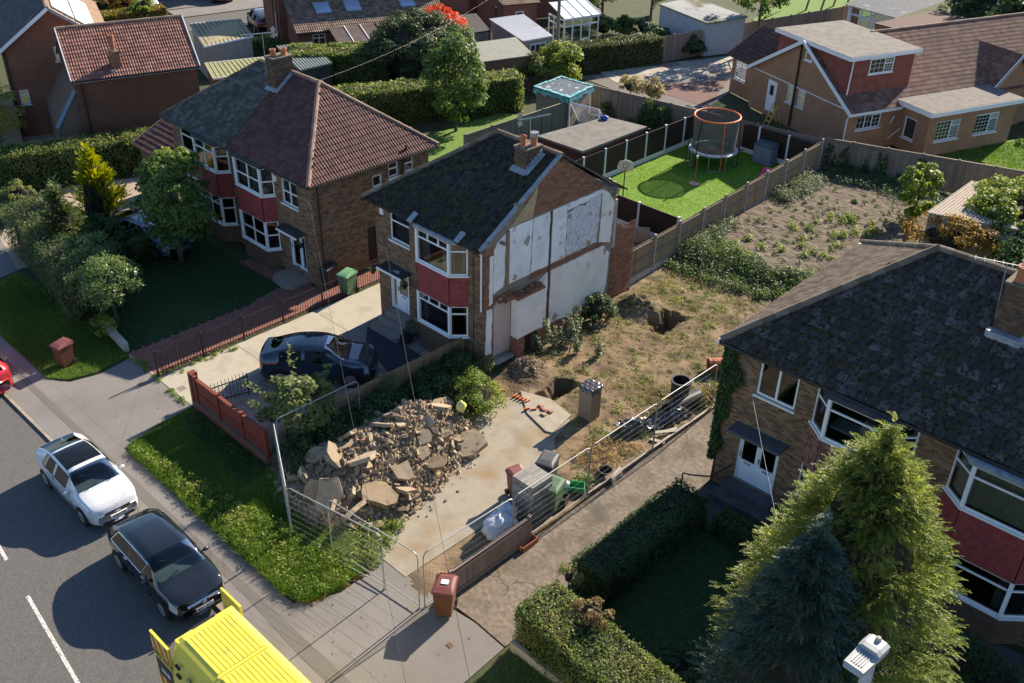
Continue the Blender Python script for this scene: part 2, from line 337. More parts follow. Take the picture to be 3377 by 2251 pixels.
def window(parent, O, U, N, W, H, cols=(0, .5, 1), rows=((0, 1),), fr=.055, inset=.05, sill=True, name='window', curtain=None, m=None, open_light=None, pane=None, grid=None, topsplit=None):
    O, U, N = Vector(O), Vector(U), Vector(N); mb = MB(); m = m or M_white
    def bx(u0, u1, z0, z1, n0=-.06, n1=.0): mb.fb(O-N*inset, U, N, u0, u1, z0, z1, n0, n1)
    bx(0, fr, 0, H); bx(W-fr, W, 0, H); bx(fr, W-fr, 0, fr); bx(fr, W-fr, H-fr, H)
    panes = []
    nc = len(cols)-1
    if topsplit:
        zt = topsplit[0]*H; k = topsplit[1]; nc = 0; bx(fr, W-fr, zt-fr*.5, zt+fr*.5); panes.append((fr, W-fr, fr, zt-fr*.5))
        for i in range(k):
            a, b = W*i/k, W*(i+1)/k; panes.append((a+(fr if i == 0 else fr*.5), b-(fr if i == k-1 else fr*.5), zt+fr*.5, H-fr))
            if i < k-1: bx(b-fr*.5, b+fr*.5, zt+fr*.5, H-fr)
    for i in range(nc):
        a, b = cols[i]*W, cols[i+1]*W; rw = rows[i % len(rows)]
        ua = a+(fr if i == 0 else fr*.5); ub = b-(fr if i == nc-1 else fr*.5)
        if i < nc-1: bx(b-fr*.5, b+fr*.5, fr, H-fr)
        for j in range(len(rw)-1):
            za, zb = rw[j]*H, rw[j+1]*H; pa = za+(fr if j == 0 else fr*.5); pb = zb-(fr if j == len(rw)-2 else fr*.5)
            if j < len(rw)-2: bx(ua, ub, zb-fr*.5, zb+fr*.5)
            panes.append((ua, ub, pa, pb))
            if grid:
                gc, gr = grid
                for k in range(1, gc): u = ua+(ub-ua)*k/gc; bx(u-.009, u+.009, pa, pb, -.034, -.022)
                for k in range(1, gr): z = pa+(pb-pa)*k/gr; bx(ua, ub, z-.009, z+.009, -.036, -.02)
    o = mb.build(name, m, parent)
    for (a, b, c, d) in panes:
        P = [O+N*(-inset-.028)+U*u+Vector((0, 0, z)) for u, z in ((a, c), (b, c), (b, d), (a, d))]
        obj('pane', P, [(0, 1, 2, 3)], pane or M_glass, o)
    if sill: MB().fb(O, U, N, -.05, W+.05, -.06, -.005, -.1, .07).build('sill', m, o)
    if curtain:
        mm, spans = curtain
        for (a, b) in spans:
            V = []; F = []; k = max(4, int((b-a)*W/.05))
            for i in range(k+1):
                u = (a+(b-a)*i/k)*W; n = -inset-.16-.025*(i % 2)
                V += [O+U*u+N*n+Vector((0, 0, .02)), O+U*u+N*n+Vector((0, 0, H-.02))]
            F = [(2*i, 2*i+2, 2*i+3, 2*i+1) for i in range(k)]
            obj('curtain', V, F, mm, o)
    return o
def pfill(name, parent, pts, m, local=False): return obj(name, pts, [tuple(range(len(pts)))], m, parent, local)
def bay(parent, plan, zs, wall_mat, cols_front, rows_front, top_mat, curt_up=None, curt_low=None, tile_mat=None, low=True, side_rows=((0, .74, 1),), topsplit=None):
    """plan: 4 points p0..p3 on ground (left wall end, front-left, front-right, right wall end); zs = (floor, low sill, low head, up sill, up head)"""
    P = [Vector((x, y, 0)) for x, y in plan]; z0, z1, z2, z3, z4 = zs; tile_mat = tile_mat or M_redtile
    mbw = MB(); cap = MB()
    b = obj('bay', [p+Vector((0, 0, z)) for p in P for z in (z0, z1-.06)], [(0, 2, 3, 1), (2, 4, 5, 3), (4, 6, 7, 5)], wall_mat, parent,
            uv=[(u, z) for u in (0, .6, 2.3, 2.9) for z in (z0, z1)])
    for i in range(3):
        d = P[i+1]-P[i]; W = d.length; U = d.normalized(); N = Vector((U.y, -U.x, 0))
        fcol, frow = (cols_front, rows_front) if i == 1 else ((0, 1), side_rows)
        if low: window(parent, P[i]+Vector((0, 0, z1)), U, N, W, z2-z1, fcol, frow, inset=-.0, name='bay_window', curtain=curt_low, topsplit=topsplit if i == 1 else None)
        window(parent, P[i]+Vector((0, 0, z3)), U, N, W, z4-z3, fcol, frow, inset=-.0, name='bay_window', curtain=curt_up, topsplit=topsplit if i == 1 else None)
        # tile-hung apron
        A = P[i]+N*.03
        pa = obj('apron', [A+Vector((0, 0, z2+.02)), A+U*W+Vector((0, 0, z2+.02)), A+U*W+Vector((0, 0, z3-.07)), A+Vector((0, 0, z3-.07))], [(0, 1, 2, 3)], tile_mat, parent)
        mbt = MB(); rh = .095; tw = .155; nr = int((z3-.07-z2)/rh)
        for r in range(nr+1):
            zz = z2+r*rh; u = -(tw/2 if r % 2 else 0)
            while u < W:
                a_, b_ = max(u+.002, 0), min(u+tw-.002, W); 
                if b_-a_ > .02:
                    t_ = random.random(); nn = .012+random.uniform(0, .005); top = min(zz+rh+.02, z3-.07)
                    mbt.add([A+U*a_+N*nn+Vector((0,0,zz)), A+U*b_+N*nn+Vector((0,0,zz)), A+U*b_+N*.003+Vector((0,0,top)), A+U*a_+N*.003+Vector((0,0,top)),
                             A+U*a_+Vector((0,0,zz)), A+U*b_+Vector((0,0,zz))], [(0,1,2,3),(4,5,1,0)], t_)
                u += tw
        o = mbt.build('hanging_tiles', tile_mat, pa); o['kind'] = 'stuff'
    # corner posts and flat lead roof
    for p in (P[1], P[2]):
        if low: MB().box((p.x-.05, p.y-.05, z1), (p.x+.05, p.y+.05, z2)).build('corner_post', M_white, parent)
        MB().box((p.x-.05, p.y-.05, z3), (p.x+.05, p.y+.05, z4)).build('corner_post', M_white, parent)
    c = (P[0]+P[3])/2; ex = [(p+(p-c).normalized()*.14) for p in P]; ex[0].y += .25; ex[3].y += .25
    MB().prism(ccw([(p.x, p.y) for p in ex]), z4+.01, z4+.13).build('bay_roof', top_mat, parent)
def tile_mesh(name, w, g, rolls, m, depth=.026, over=.05, flat=False):
    """profiled tile: x across, y up the slope, z out"""
    V = []; F = []; k = rolls*4 if not flat else 4
    for j, (y, lift) in enumerate(((0, .035), (g+over, .008))):
        for i in range(k+1):
            x = -w/2+w*i/k
            z = (depth*.5*(1-math.cos(2*math.pi*i/4)) if not flat else (.01 if i in (0, k) else 0))
            V.append((x, y, z+lift))
    n = k+1
    F = [(i, i+1, n+i+1, n+i) for i in range(k)]
    b = len(V)
    for i in range(n): V.append((V[i][0], 0.0, V[i][2]-.03))
    F += [(b+i, b+i+1, i+1, i) for i in range(k)]
    return V, F
def roof(parent, poly, w, g, m, rolls=2, thick=.06, limit=300, flat=False, name='roof', under=None, jitter=.006, jz=0.0, tiles=True, thing_key=None, gap=.985, stagger=False):
    """poly: 3-D planar polygon; first edge = eave (left to right seen from outside)."""
    P = [Vector(p) for p in poly]; U = (P[1]-P[0]).normalized(); N = U.cross(P[-1]-P[0]).normalized()
    if N.z < 0: N = -N
    W = N.cross(U).normalized()
    n = len(P); Vt = P+[p-N*thick for p in P]
    ro = obj(name, Vt, [tuple(range(n)), tuple(range(n, 2*n))[::-1]]+[(i, n+i, n+(i+1) % n, (i+1) % n) for i in range(n)], under or m, parent)
    if not tiles: return ro
    Q = [((p-P[0]).dot(U), (p-P[0]).dot(W)) for p in P]
    umin, umax = min(q[0] for q in Q), max(q[0] for q in Q); wmax = max(q[1] for q in Q)
    its = []; r = 0; y = -.03
    while y < wmax-.05:
        u = umin+(w if stagger and r % 2 else w/2)
        while u < umax:
            its.append((u, y)); u += w
        y += g; r += 1
    A = np.array(its); ok = inside(A+np.array([0, g*.55]), Q); its = A[ok]
    pts = [(P[0]+U*float(u)+W*float(y), u, y) for u, y in its]; pts.sort(key=lambda i: (i[0]-CAMP).length)
    key = (thing_key or parent.name, 'tile'); left = max(0, limit-CNT.get(key, 0)); CNT[key] = CNT.get(key, 0)+min(left, len(pts))
    V0, F0 = tile_mesh('tile', w*gap, g, rolls, m, flat=flat); me = raw_mesh('tile', V0, F0, m)
    nj = lambda: N*random.uniform(0, jitter)
    for (p, u, y) in pts[:left]:
        a = random.gauss(0, jz); Ua = (U*math.cos(a)+W*math.sin(a)); Wa = N.cross(Ua)
        inst('tile', me, basis(p+nj(), Ua, Wa, N), ro)
    rest = pts[left:]
    if rest:
        V0a = np.array(V0); R = np.array([U, W, N]); Vs = []; Fs = []; T = []
        for k, (p, u, y) in enumerate(rest):
            Vs.append(V0a@R+np.array(p+nj())); o_ = k*len(V0); Fs += [tuple(i+o_ for i in f) for f in F0]; T += [random.random()]*len(F0)
        o = obj('tiling', np.concatenate(Vs), Fs, m, ro, tint=T); o['kind'] = 'stuff'
    return ro
def moss(ro, poly, n, m, s0=.03, s1=.085, seed=1, thr=.0):
    P = [Vector(p) for p in poly]; U = (P[1]-P[0]).normalized(); N = U.cross(P[-1]-P[0]).normalized(); N = N if N.z > 0 else -N; W = N.cross(U)
    Q = [((p-P[0]).dot(U), (p-P[0]).dot(W)) for p in P]; A = np.stack([rng.uniform(min(q[0] for q in Q), max(q[0] for q in Q), n*3), rng.uniform(0, max(q[1] for q in Q), n*3)], 1)
    A = A[inside(A, Q)]; A = A[fnoise(A[:, 0], A[:, 1], .55, seed)+.5*fnoise(A[:, 0], A[:, 1], 2.2, seed+1) > thr][:n]; k = len(A); s = rng.uniform(s0, s1, k)
    A[:, 1] = np.where(rng.uniform(0, 1, k) < .65, np.round(A[:, 1]/.3)*.3+rng.normal(0, .03, k), A[:, 1])
    C = np.array(P[0])+np.outer(A[:, 0], U)+np.outer(A[:, 1], W)+np.outer(np.full(k, .035), N); Nn = np.array(N); tri = []; ang = rng.uniform(0, 6.28, k)
    ring = [C+np.outer(np.cos(ang+a)*s*rng.uniform(.7, 1.3, k), U)+np.outer(np.sin(ang+a)*s*rng.uniform(.5, .9, k), W)-Nn*.012 for a in (0, 1.26, 2.51, 3.77, 5.03)]; tip = C+np.outer(s*rng.uniform(.3, .6, k), N)
    for i in range(5): tri.append(np.stack([ring[i], ring[(i+1) % 5], tip], 1))
    o = bigobj('moss', np.concatenate(tri).reshape(-1, 3), 3, m, ro, np.tile(rng.uniform(0, 1, k), 5)); o['kind'] = 'stuff'
def ridge(parent, p, q, m, r=.11, seg=.4, name='ridge_tile'):
    p, q = Vector(p), Vector(q); d = q-p; L = d.length; k = max(1, int(L/seg)); s = L/k; d.normalize(); X = d.cross(Vector((0, 0, 1))).normalized(); Y = X.cross(d)
    V = []; F = []
    for j, y in enumerate((0, s*1.03)):
        rr = r*(1.0 if j else .9)
        for i in range(7):
            a = math.pi*(-.12+1.24*i/6); V.append((math.cos(a)*rr, y, math.sin(a)*rr*.85-.01))
    F = [(i, i+1, 8+i, 7+i) for i in range(6)]+[(0, 6, 5, 4, 3, 2, 1), (7, 8, 9, 10, 11, 12, 13)]
    me = raw_mesh(name, V, F, m)
    for i in range(k): inst(name, me, basis(p+d*(s*i)+Y*random.uniform(0, .006), X, d, Y), parent)
def gutter(parent, p, q, r=.05, m=None, name='gutter'): MB().cyl(p, q, r, n=8).build(name, m or M_dark, parent)
def chimney(parent, cx, cy, w, d, z0, z1, pots, brick, lead=True, band=True):
    O = Vector((cx-w/2, cy-d/2, z0)); V = [(cx-w/2, cy-d/2), (cx+w/2, cy-d/2), (cx+w/2, cy+d/2), (cx-w/2, cy+d/2)]
    mb = MB(); uv = []
    mb.prism(V, z0, z1)
    c = mb.build('chimney', M_cap, parent)
    sp = [((V[i][0], V[i][1], 0), (Vector((*V[(i+1) % 4], 0))-Vector((*V[i], 0))).normalized(), None, 0) for i in range(4)]
    spec = []
    for i in (0, 1):
        a, b_ = Vector((*V[i], 0)), Vector((*V[i+1], 0)); U = (b_-a).normalized(); spec.append((a, U, Vector((U.y, -U.x, 0)), (b_-a).length, z0, z1, [], None))
    bricks(spec, brick, c, limit=0)
    if band: MB().box((cx-w/2-.04, cy-d/2-.04, z1), (cx+w/2+.04, cy+d/2+.04, z1+.07)).build('capping', M_cap, c)
    for (px, py, h, r, mm) in pots:
        m2 = MB(); n = 14; zz = z1+.07
        prof = [(r*1.12, 0), (r, .05), (r*.95, h*.8), (r*1.15, h*.84), (r*1.15, h), (r*.8, h), (r*.8, h*.4)]
        Vp = [(px+rr*math.cos(2*math.pi*i/n), py+rr*math.sin(2*math.pi*i/n), zz+hh) for rr, hh in prof for i in range(n)]
        F = [(k*n+i, k*n+(i+1) % n, (k+1)*n+(i+1) % n, (k+1)*n+i) for k in range(len(prof)-1) for i in range(n)]+[tuple(range((len(prof)-1)*n, len(prof)*n))]
        obj('chimney_pot', Vp, F, mm, c, smooth=False)
    return c
def aerial(label, base, top, boomdir, L=1.1, n=14):
    t = thing('tv_aerial', label, 'aerial', base); b, tp, d = Vector(base), Vector(top), Vector(boomdir).normalized()
    MB().cyl(b, tp, .018, n=6).build('mast', M_alu, t)
    mb = MB(); mb.cyl(tp-d*L*.35, tp+d*L*.65, .014, n=6); x = d.cross(Vector((0, 0, 1))).normalized(); mb.build('boom', M_alu, t)
    m2 = MB()
    for i in range(n):
        c = tp+d*(-L*.3+L*.93*i/(n-1)); m2.cyl(c-x*.14, c+x*.14, .009, n=4)
    for s in (-1, 1): m2.bar(tp-d*L*.35+Vector((0, 0, s*.02)), tp-d*L*.35+Vector((0, 0, s*.22))+d*.08, .2, .01)
    m2.build('elements', M_alu, t); return t
def text(s, parent, O, U, Z, size, m, name='lettering', bold=.0):
    cu = bpy.data.curves.new(name, 'FONT'); cu.body = s; cu.size = size; cu.extrude = .002; cu.offset = bold; cu.align_x = 'CENTER'; cu.align_y = 'CENTER'
    cu.materials.append(m); tmp = bpy.data.objects.new(name, cu); COL.objects.link(tmp); bpy.context.view_layer.update()
    me = bpy.data.meshes.new_from_object(tmp.evaluated_get(bpy.context.evaluated_depsgraph_get())); me.name = name
    bpy.data.objects.remove(tmp); bpy.data.curves.remove(cu); o = bpy.data.objects.new(name, me); COL.objects.link(o); o.parent = parent
    U, Z = Vector(U).normalized(), Vector(Z).normalized(); N = U.cross(Z)
    o.matrix_basis = basis(O, U, Z, N); return o
# ------------------------------------------------------------------ fences
def board_fence(label, p0, p1, h, m, posts=1.83, board=.1, post_mat=None, post_w=.1, face=1, rails=2, gravel=0.0, z0=0.0, cap=False, name='board_fence', group=None, zfun=None, post_over=.08, rail_side=None, boards=True, limit=300, post_list=None):
    a, b = Vector((*p0, z0)), Vector((*p1, z0)); d = b-a; L = d.length; U = d.normalized(); N = Vector((U.y, -U.x, 0))*face
    t = thing(name, label, 'fence', a, group=group); z = lambda u: (zfun(u) if zfun else 0)
    me = raw_mesh('board', *(lambda s: (s.V, s.F))(MB().box((0, -.008, 0), (board*1.08, .008, h-gravel))), m)
    me2 = raw_mesh('board', *(lambda s: (s.V, s.F))(MB().box((0, -.010, 0), (board*1.08, .010, h-gravel))), m)
    n = int(L/board); rs = rail_side if rail_side is not None else 1
    if boards:
        for i in range(n):
            tilt = .06 if i % 2 else .05
            B = Vector(U*math.cos(tilt)+N*math.sin(tilt)); Nn = Vector((-B.y, B.x, 0))
            inst('board', me if i % 3 else me2, basis(a+U*(i*L/n)+Vector((0, 0, z(i*L/n)+gravel+random.uniform(-.006, .006))), B, Nn, (0, 0, 1)), t)
    else:
        k = max(1, round(L/posts))
        for i in range(k): MB().fb(a+Vector((0, 0, z(L*i/k))), U, N, L*i/k+.03, L*(i+1)/k-.03, gravel, h, -.02, .02).build('panel', m, t)
    np_ = max(1, round(L/posts)); us = [L*i/np_ for i in range(np_+1)]
    pm = post_mat or m
    for u in us:
        MB().fb(a+Vector((0, 0, z(u))), U, N, u-post_w/2, u+post_w/2, 0, h+post_over, -post_w/2, post_w/2).build('post', pm, t)
    for u0, u1 in zip(us[:-1], us[1:]):
        zz = (z(u0)+z(u1))/2
        for k in range(rails):
            zr = gravel+.12+(h-gravel-.24)*k/max(1, rails-1) if rails > 1 else h*.6
            MB().fb(a+Vector((0, 0, zz)), U, N*rs, u0+post_w/2, u1-post_w/2, zr-.04, zr+.04, .012, .055).build('rail', m if not post_mat else M_wood2, t)
        if gravel: MB().fb(a+Vector((0, 0, zz)), U, N, u0+post_w/2, u1-post_w/2, -.1, gravel, -.025, .025).build('gravel_board', post_mat or m, t)
        if cap: MB().fb(a+Vector((0, 0, zz)), U, N, u0, u1, h, h+.03, -.04, .04).build('capping_rail', m, t)
    return t
def heras(label, p0, p1, z0=0.0, h=2.0):
    a, b = Vector((*p0, z0)), Vector((*p1, z0)); U = (b-a).normalized(); L = (b-a).length; t = thing('mesh_fence_panel', label, 'fence panel', a, group='temporary mesh fence panels')
    Z = Vector((0, 0, 1)); r = .018; c = .16; mb = MB()
    pts = [a+U*.0+Z*0, a+Z*(h-c), a+U*c*.3+Z*(h-c*.3), a+U*c+Z*h, b-U*c+Z*h, b-U*c*.3+Z*(h-c*.3), b+Z*(h-c), b]
    mb.tube(pts, r, 8); mb.tube([a+Z*.14, b+Z*.14], r*.9, 8); mb.build('tube_frame', M_alu, t)
    m2 = MB(); k = int(L/.1)
    for i in range(1, k):
        u = L*i/k; m2.bar(a+U*u+Z*.14, a+U*u+Z*(h-.02), .0019)
    for zz in [.14+(h-.16)*i/8 for i in range(1, 8)]: m2.bar(a+Z*zz, b+Z*zz, .0032)
    o = m2.build('wire_infill', M_alu, t); o['kind'] = 'stuff'
    m3 = MB()
    for p in (a, b): m3.box((p.x-.03, p.y-.03, z0-.01), (p.x+.03, p.y+.03, z0+.06))
    m3.build('foot', M_alu, t); return t
# ------------------------------------------------------------------ foliage
def nrm(a): return a/np.maximum(np.linalg.norm(a, axis=1, keepdims=True), 1e-9)
def leaves(P, N, size, asp=.6, jit=.6, var=.5, along=None):
    n = len(P); Nn = nrm(N+rng.normal(0, jit, (n, 3))); t = rng.normal(0, 1, (n, 3)) if along is None else along+rng.normal(0, .3, (n, 3))
    t = nrm(t-Nn*np.sum(t*Nn, 1, keepdims=True)); b = np.cross(Nn, t)
    s = (size*(1+rng.uniform(-var, var, n)))[:, None]
    V = np.stack([P-t*s*.5, P+b*s*asp*.5-t*s*.05, P+t*s*.5-Nn*s*.12, P-b*s*asp*.5-t*s*.05], 1)
    return V.reshape(-1, 3)
def sph(n):
    d = rng.normal(0, 1, (n, 3)); return nrm(d)
def tints(n, P=None, sp=.22, scale=1.2):
    t = rng.beta(2, 2, n)
    if P is not None:
        g = .5+.5*np.sin(P[:, 0]*scale*2.3+np.sin(P[:, 1]*scale*2.9+P[:, 2]*3))*np.cos(P[:, 1]*scale*1.7+P[:, 2]*scale*2.2)
        t = np.clip(.55*t+.45*g, 0, 1)
    return t
def clumps(center, radii, k, rc, per, low=-.4):
    """leaf positions gathered in k clumps over an ellipsoid's volume"""
    c = np.array(center); R = np.array(radii); d = sph(k*3); d = d[d[:, 2] > low][:k]
    C = c+d*R*rng.uniform(.45, 1.0, (len(d), 1))**.6
    rr = rc*rng.uniform(.6, 1.3, len(d)); P = []; N = []
    for q, r, dd in zip(C, rr, d):
        m = int(per*(r/rc)**2); v = sph(m); v[:, 2] = np.where(v[:, 2] < -.5, -v[:, 2], v[:, 2])
        P.append(q+v*r*rng.uniform(.6, 1.05, (m, 1))*np.array([1, 1, .75])); N.append(v+dd*.4+np.array([0, 0, .5]))
    return np.concatenate(P), np.concatenate(N)
def trunkmesh(t, base, top, r, limbs=5, spread=.5, m=None, seed=0):
    rr = random.Random(seed); b, tp = Vector(base), Vector(top); mb = MB(); mid = b.lerp(tp, .5)+Vector((rr.uniform(-.1, .1), rr.uniform(-.1, .1), 0))
    mb.cyl(b, mid, r, r*.7, 8); mb.cyl(mid, tp, r*.7, r*.25, 8)
    H = (tp-b).length
    for i in range(limbs):
        s = b.lerp(tp, rr.uniform(.25, .75)); a = rr.uniform(0, 6.28); e = s+Vector((math.cos(a)*spread, math.sin(a)*spread, rr.uniform(.2, .45)*H*.6))
        mb.cyl(s, e, r*.4, r*.1, 6)
    mb.build('trunk', m or M_bark, t)
def bush(name, label, cat, center, radii, k, rc, per, leaf, m, asp=.6, low=-.4, group=None, trunk=True, base_z=0.0, core=.62, jit=.6, part='crown', extra=None):
    c = Vector(center); t = thing(name, label, cat, (c.x, c.y, base_z), group=group)
    P, N = clumps(center, radii, k, rc, per, low)
    if extra is not None: P2, N2 = extra; P = np.concatenate([P, P2]); N = np.concatenate([N, N2])
    P[:, 2] = np.maximum(P[:, 2], base_z+.03)
    bigobj(part, leaves(P, N, leaf, asp, jit), 4, m, t, tints(len(P), P))
    if trunk: trunkmesh(t, (c.x, c.y, base_z), (c.x, c.y, c.z+radii[2]*.4), max(.03, radii[0]*.06), 6, radii[0]*.6, seed=int(abs(c.x*10)))
    if core:
        V = []; F = []; nu, nv = 12, 7
        for j in range(nv+1):
            for i in range(nu):
                th, ph = 2*math.pi*i/nu, math.pi*(j/nv-.5); s = core*(1+.12*math.sin(3*th+j))
                V.append((c.x+radii[0]*s*math.cos(th)*math.cos(ph), c.y+radii[1]*s*math.sin(th)*math.cos(ph), max(base_z, c.z+radii[2]*s*math.sin(ph))))
        F = [(j*nu+i, j*nu+(i+1) % nu, (j+1)*nu+(i+1) % nu, (j+1)*nu+i) for j in range(nv) for i in range(nu)]
        obj('twigs', V, F, M_twig, t)
    return t
def hedge(name, label, pts, width, h, leaf, dens, m, base_z=0.0, amp=.09, group=None, asp=.65, top_round=.12, jit=.55, core=.14, cat='hedge', shaggy=0.0):
    """hedge along a polyline"""
    pts = [Vector((*p, 0)) for p in pts]; t = thing(name, label, cat, (pts[0].x, pts[0].y, base_z), group=group); Ps = []; Ns = []; cb = MB()
    for idx, (a, b) in enumerate(zip(pts[:-1], pts[1:])):
        d = b-a; L = d.length; U = np.array(d.normalized()); S = np.array([U[1], -U[0], 0]); A = np.array(a)
        faces = [('t', L*width), ('l', L*h), ('r', L*h), ('e0', width*h), ('e1', width*h)]
        for f, area in faces:
            n = int(area*dens); u, v = rng.uniform(0, 1, n), rng.uniform(0, 1, n)
            if f == 't': P = A+np.outer(u*L, U)+np.outer((v-.5)*width, S); P[:, 2] = h-top_round*np.abs(2*v-1)**4; N = np.tile([0, 0, 1.], (n, 1))
            elif f in 'lr':
                sg = 1 if f == 'r' else -1; P = A+np.outer(u*L, U)+S*(sg*width/2); P[:, 2] = h*v; P -= np.outer(top_round*v**6*sg, S); N = np.tile(S*sg, (n, 1))+np.array([0, 0, .25])
            else:
                sg = -1 if f == 'e0' else 1; P = (A if sg < 0 else A+U*L)+np.outer((u-.5)*width, S); P[:, 2] = h*v; N = np.tile(U*sg, (n, 1))
            dn = amp*fnoise(P[:, 0]*1.1+P[:, 2], P[:, 1]*1.1-P[:, 2]*.7, 1.3, idx)+rng.normal(0, .03+shaggy, n)-np.abs(rng.normal(0, .04, n))
            P = P+nrm(N)*dn[:, None]; Ps.append(P); Ns.append(N)
        cb.fb(a, d.normalized(), Vector(S), core, L-core, 0, h-core, -width/2+core, width/2-core)
    P = np.concatenate(Ps); N = np.concatenate(Ns); P[:, 2] += base_z; P[:, 2] = np.maximum(P[:, 2], base_z+.02)
    bigobj('foliage', leaves(P, N, leaf, asp, jit), 4, m, t, tints(len(P), P))
    for i, v in enumerate(cb.V): cb.V[i] = (v[0], v[1], v[2]+base_z)
    cb.build('twigs', M_twig, t); return t
def sprays(B, D, ln, m_per, leafw, droop=.25):
    """conifer sprays: B base points, D directions -> leaf quads"""
    n = len(B); out = []; D = nrm(D); side = nrm(np.cross(D, np.tile([0, 0, 1.], (n, 1))+rng.normal(0, .35, (n, 3)))); up = np.cross(side, D)
    L = (ln*rng.uniform(.6, 1.25, n))[:, None]
    for j in range(m_per):
        f = j/(m_per-1); s = (-1)**j; ang = .75*(1-f*.7)*s
        base = B+D*L*f-np.array([0, 0, 1.])*L*droop*f*f; d2 = nrm(D*math.cos(ang)+side*math.sin(ang)-np.array([0, 0, 1.])*droop*f*.8)
        l2 = L*(.42-.18*f); wv = np.cross(d2, up+rng.normal(0, .35, (n, 3))); wv = nrm(wv)*leafw
        out.append(np.stack([base, base+d2*l2*.5+wv, base+d2*l2, base+d2*l2*.5-wv], 1))
    return np.stack(out, 1).reshape(-1, 3)
def conifer(name, label, base, h, r, n, ln, m, prof=None, leafw=.022, m_per=9, up=.35, lean=(0, 0), cat='conifer', group=None, core=True, droop=.25, rough=.22, bough=.34):
    b = np.array(base, float); t = thing(name, label, cat, tuple(base), group=group)
    pr = prof or (lambda x: (1-x)**.75*(.78+.22*np.minimum(1, x*6)))
    K = max(40, n//26); fk = rng.uniform(0, 1, K)**.8*.97; tk = np.arange(K)*2.39996+rng.normal(0, .25, K); ak = 1+rng.uniform(-rough, rough*.75, K); sk = bough*rng.uniform(.6, 1.3, K)*(1-.55*fk)
    ii = rng.integers(0, K, n); f = fk[ii]; rk = r*pr(f)*ak[ii]; radk = np.stack([np.cos(tk), np.sin(tk), 0*tk], 1)[ii]
    off = np.clip(rng.normal(0, 1, (n, 3)), -1.25, 1.25)*sk[ii][:, None]*np.array([1, 1, .7]); P = b+radk*(rk-sk[ii]*.7)[:, None]+off; P[:, 2] += f*h-.25*sk[ii]
    top = rng.uniform(0, 1, n) < .02; P[top] = b+np.array([0, 0, h])+rng.normal(0, 1, (int(top.sum()), 3))*np.array([.07, .07, .22])-np.array([0, 0, .15]); f = np.where(top, 1, f)
    P[:, 2] = np.maximum(P[:, 2], b[2]+.05); P[:, 0] += lean[0]*f; P[:, 1] += lean[1]*f
    outw = nrm(P-b-np.array([0, 0, 1.])*(P[:, 2:3]-b[2])); D = outw+nrm(off)*.5+np.array([0, 0, up])+rng.normal(0, .22, (n, 3)); D[:, 2] += f*.5
    V = sprays(P-nrm(D)*ln*.5, D, ln, m_per, leafw, droop)
    tt = np.repeat(np.clip(rng.beta(2, 2, n)*.55+.45*rng.uniform(0, 1, K)[ii], 0, 1), m_per)
    bigobj('crown', V, 4, m, t, tt)
    mb = MB(); mb.cyl(base, (b[0]+lean[0], b[1]+lean[1], b[2]+h*.98), max(.05, r*.07), .012, 8); mb.build('trunk', M_bark, t)
    if core:
        V = []; nu, nv = 14, 9
        for j in range(nv+1):
            x = j/nv*.93
            for i in range(nu):
                a = 2*math.pi*i/nu; rr = r*float(pr(np.array([x]))[0])*.6*(1+.1*math.sin(3*a+j)); V.append((b[0]+lean[0]*x+rr*math.cos(a), b[1]+lean[1]*x+rr*math.sin(a), b[2]+.02+x*h))
        obj('twigs', V, [(j*nu+i, j*nu+(i+1) % nu, (j+1)*nu+(i+1) % nu, (j+1)*nu+i) for j in range(nv) for i in range(nu)], M_twig, t)
    return t
def tufts(centers, n, h, spread, leaf, asp=.35, zf=None, up=1.0):
    """low weeds: leaves fanning up from centres; returns quads, count per tuft n"""
    C = np.repeat(np.asarray(centers, float), n, 0); k = len(C); a = rng.uniform(0, 6.283, k); rr = spread*np.sqrt(rng.uniform(0, 1, k))
    P = C+np.stack([np.cos(a)*rr, np.sin(a)*rr, h*rng.uniform(.1, 1, k)*(1-.6*(rr/max(spread, 1e-6))**2)], 1)
    N = np.stack([np.cos(a)*.5, np.sin(a)*.5, np.full(k, up)], 1)
    al = np.stack([np.cos(a), np.sin(a), .6+0*a], 1)
    return leaves(P, N, leaf, asp, .45, .4, along=al)
def stem_plant(name, label, x, y, h, n, leaf, m, base_z=0.0, spread=.12, group=None, stems=3, cat='plant'):
    t = thing(name, label, cat, (x, y, base_z), group=group); mb = MB(); Ps = []; Ns = []
    for s in range(stems):
        a = rng.uniform(0, 6.28); hh = h*rng.uniform(.65, 1); e = np.array([x+math.cos(a)*spread*hh, y+math.sin(a)*spread*hh, base_z+hh]); b0 = np.array([x, y, base_z])
        mb.cyl(b0, e, .012, .005, 5); k = n//stems; f = rng.uniform(.12, 1, k); th = rng.uniform(0, 6.28, k); rad = np.stack([np.cos(th), np.sin(th), 0*th], 1)
        Ps.append(b0+(e-b0)*f[:, None]+rad*(leaf*.6+.06*h*(1-f))[:, None]); Ns.append(np.array([0, 0, 1.])+rad*.5)
    mb.build('stem', M_bark, t); P = np.concatenate(Ps); struct(bigobj('foliage', leaves(P, np.concatenate(Ns), leaf, .5, .4), 4, m, t, tints(len(P), P)), 'stuff'); return t
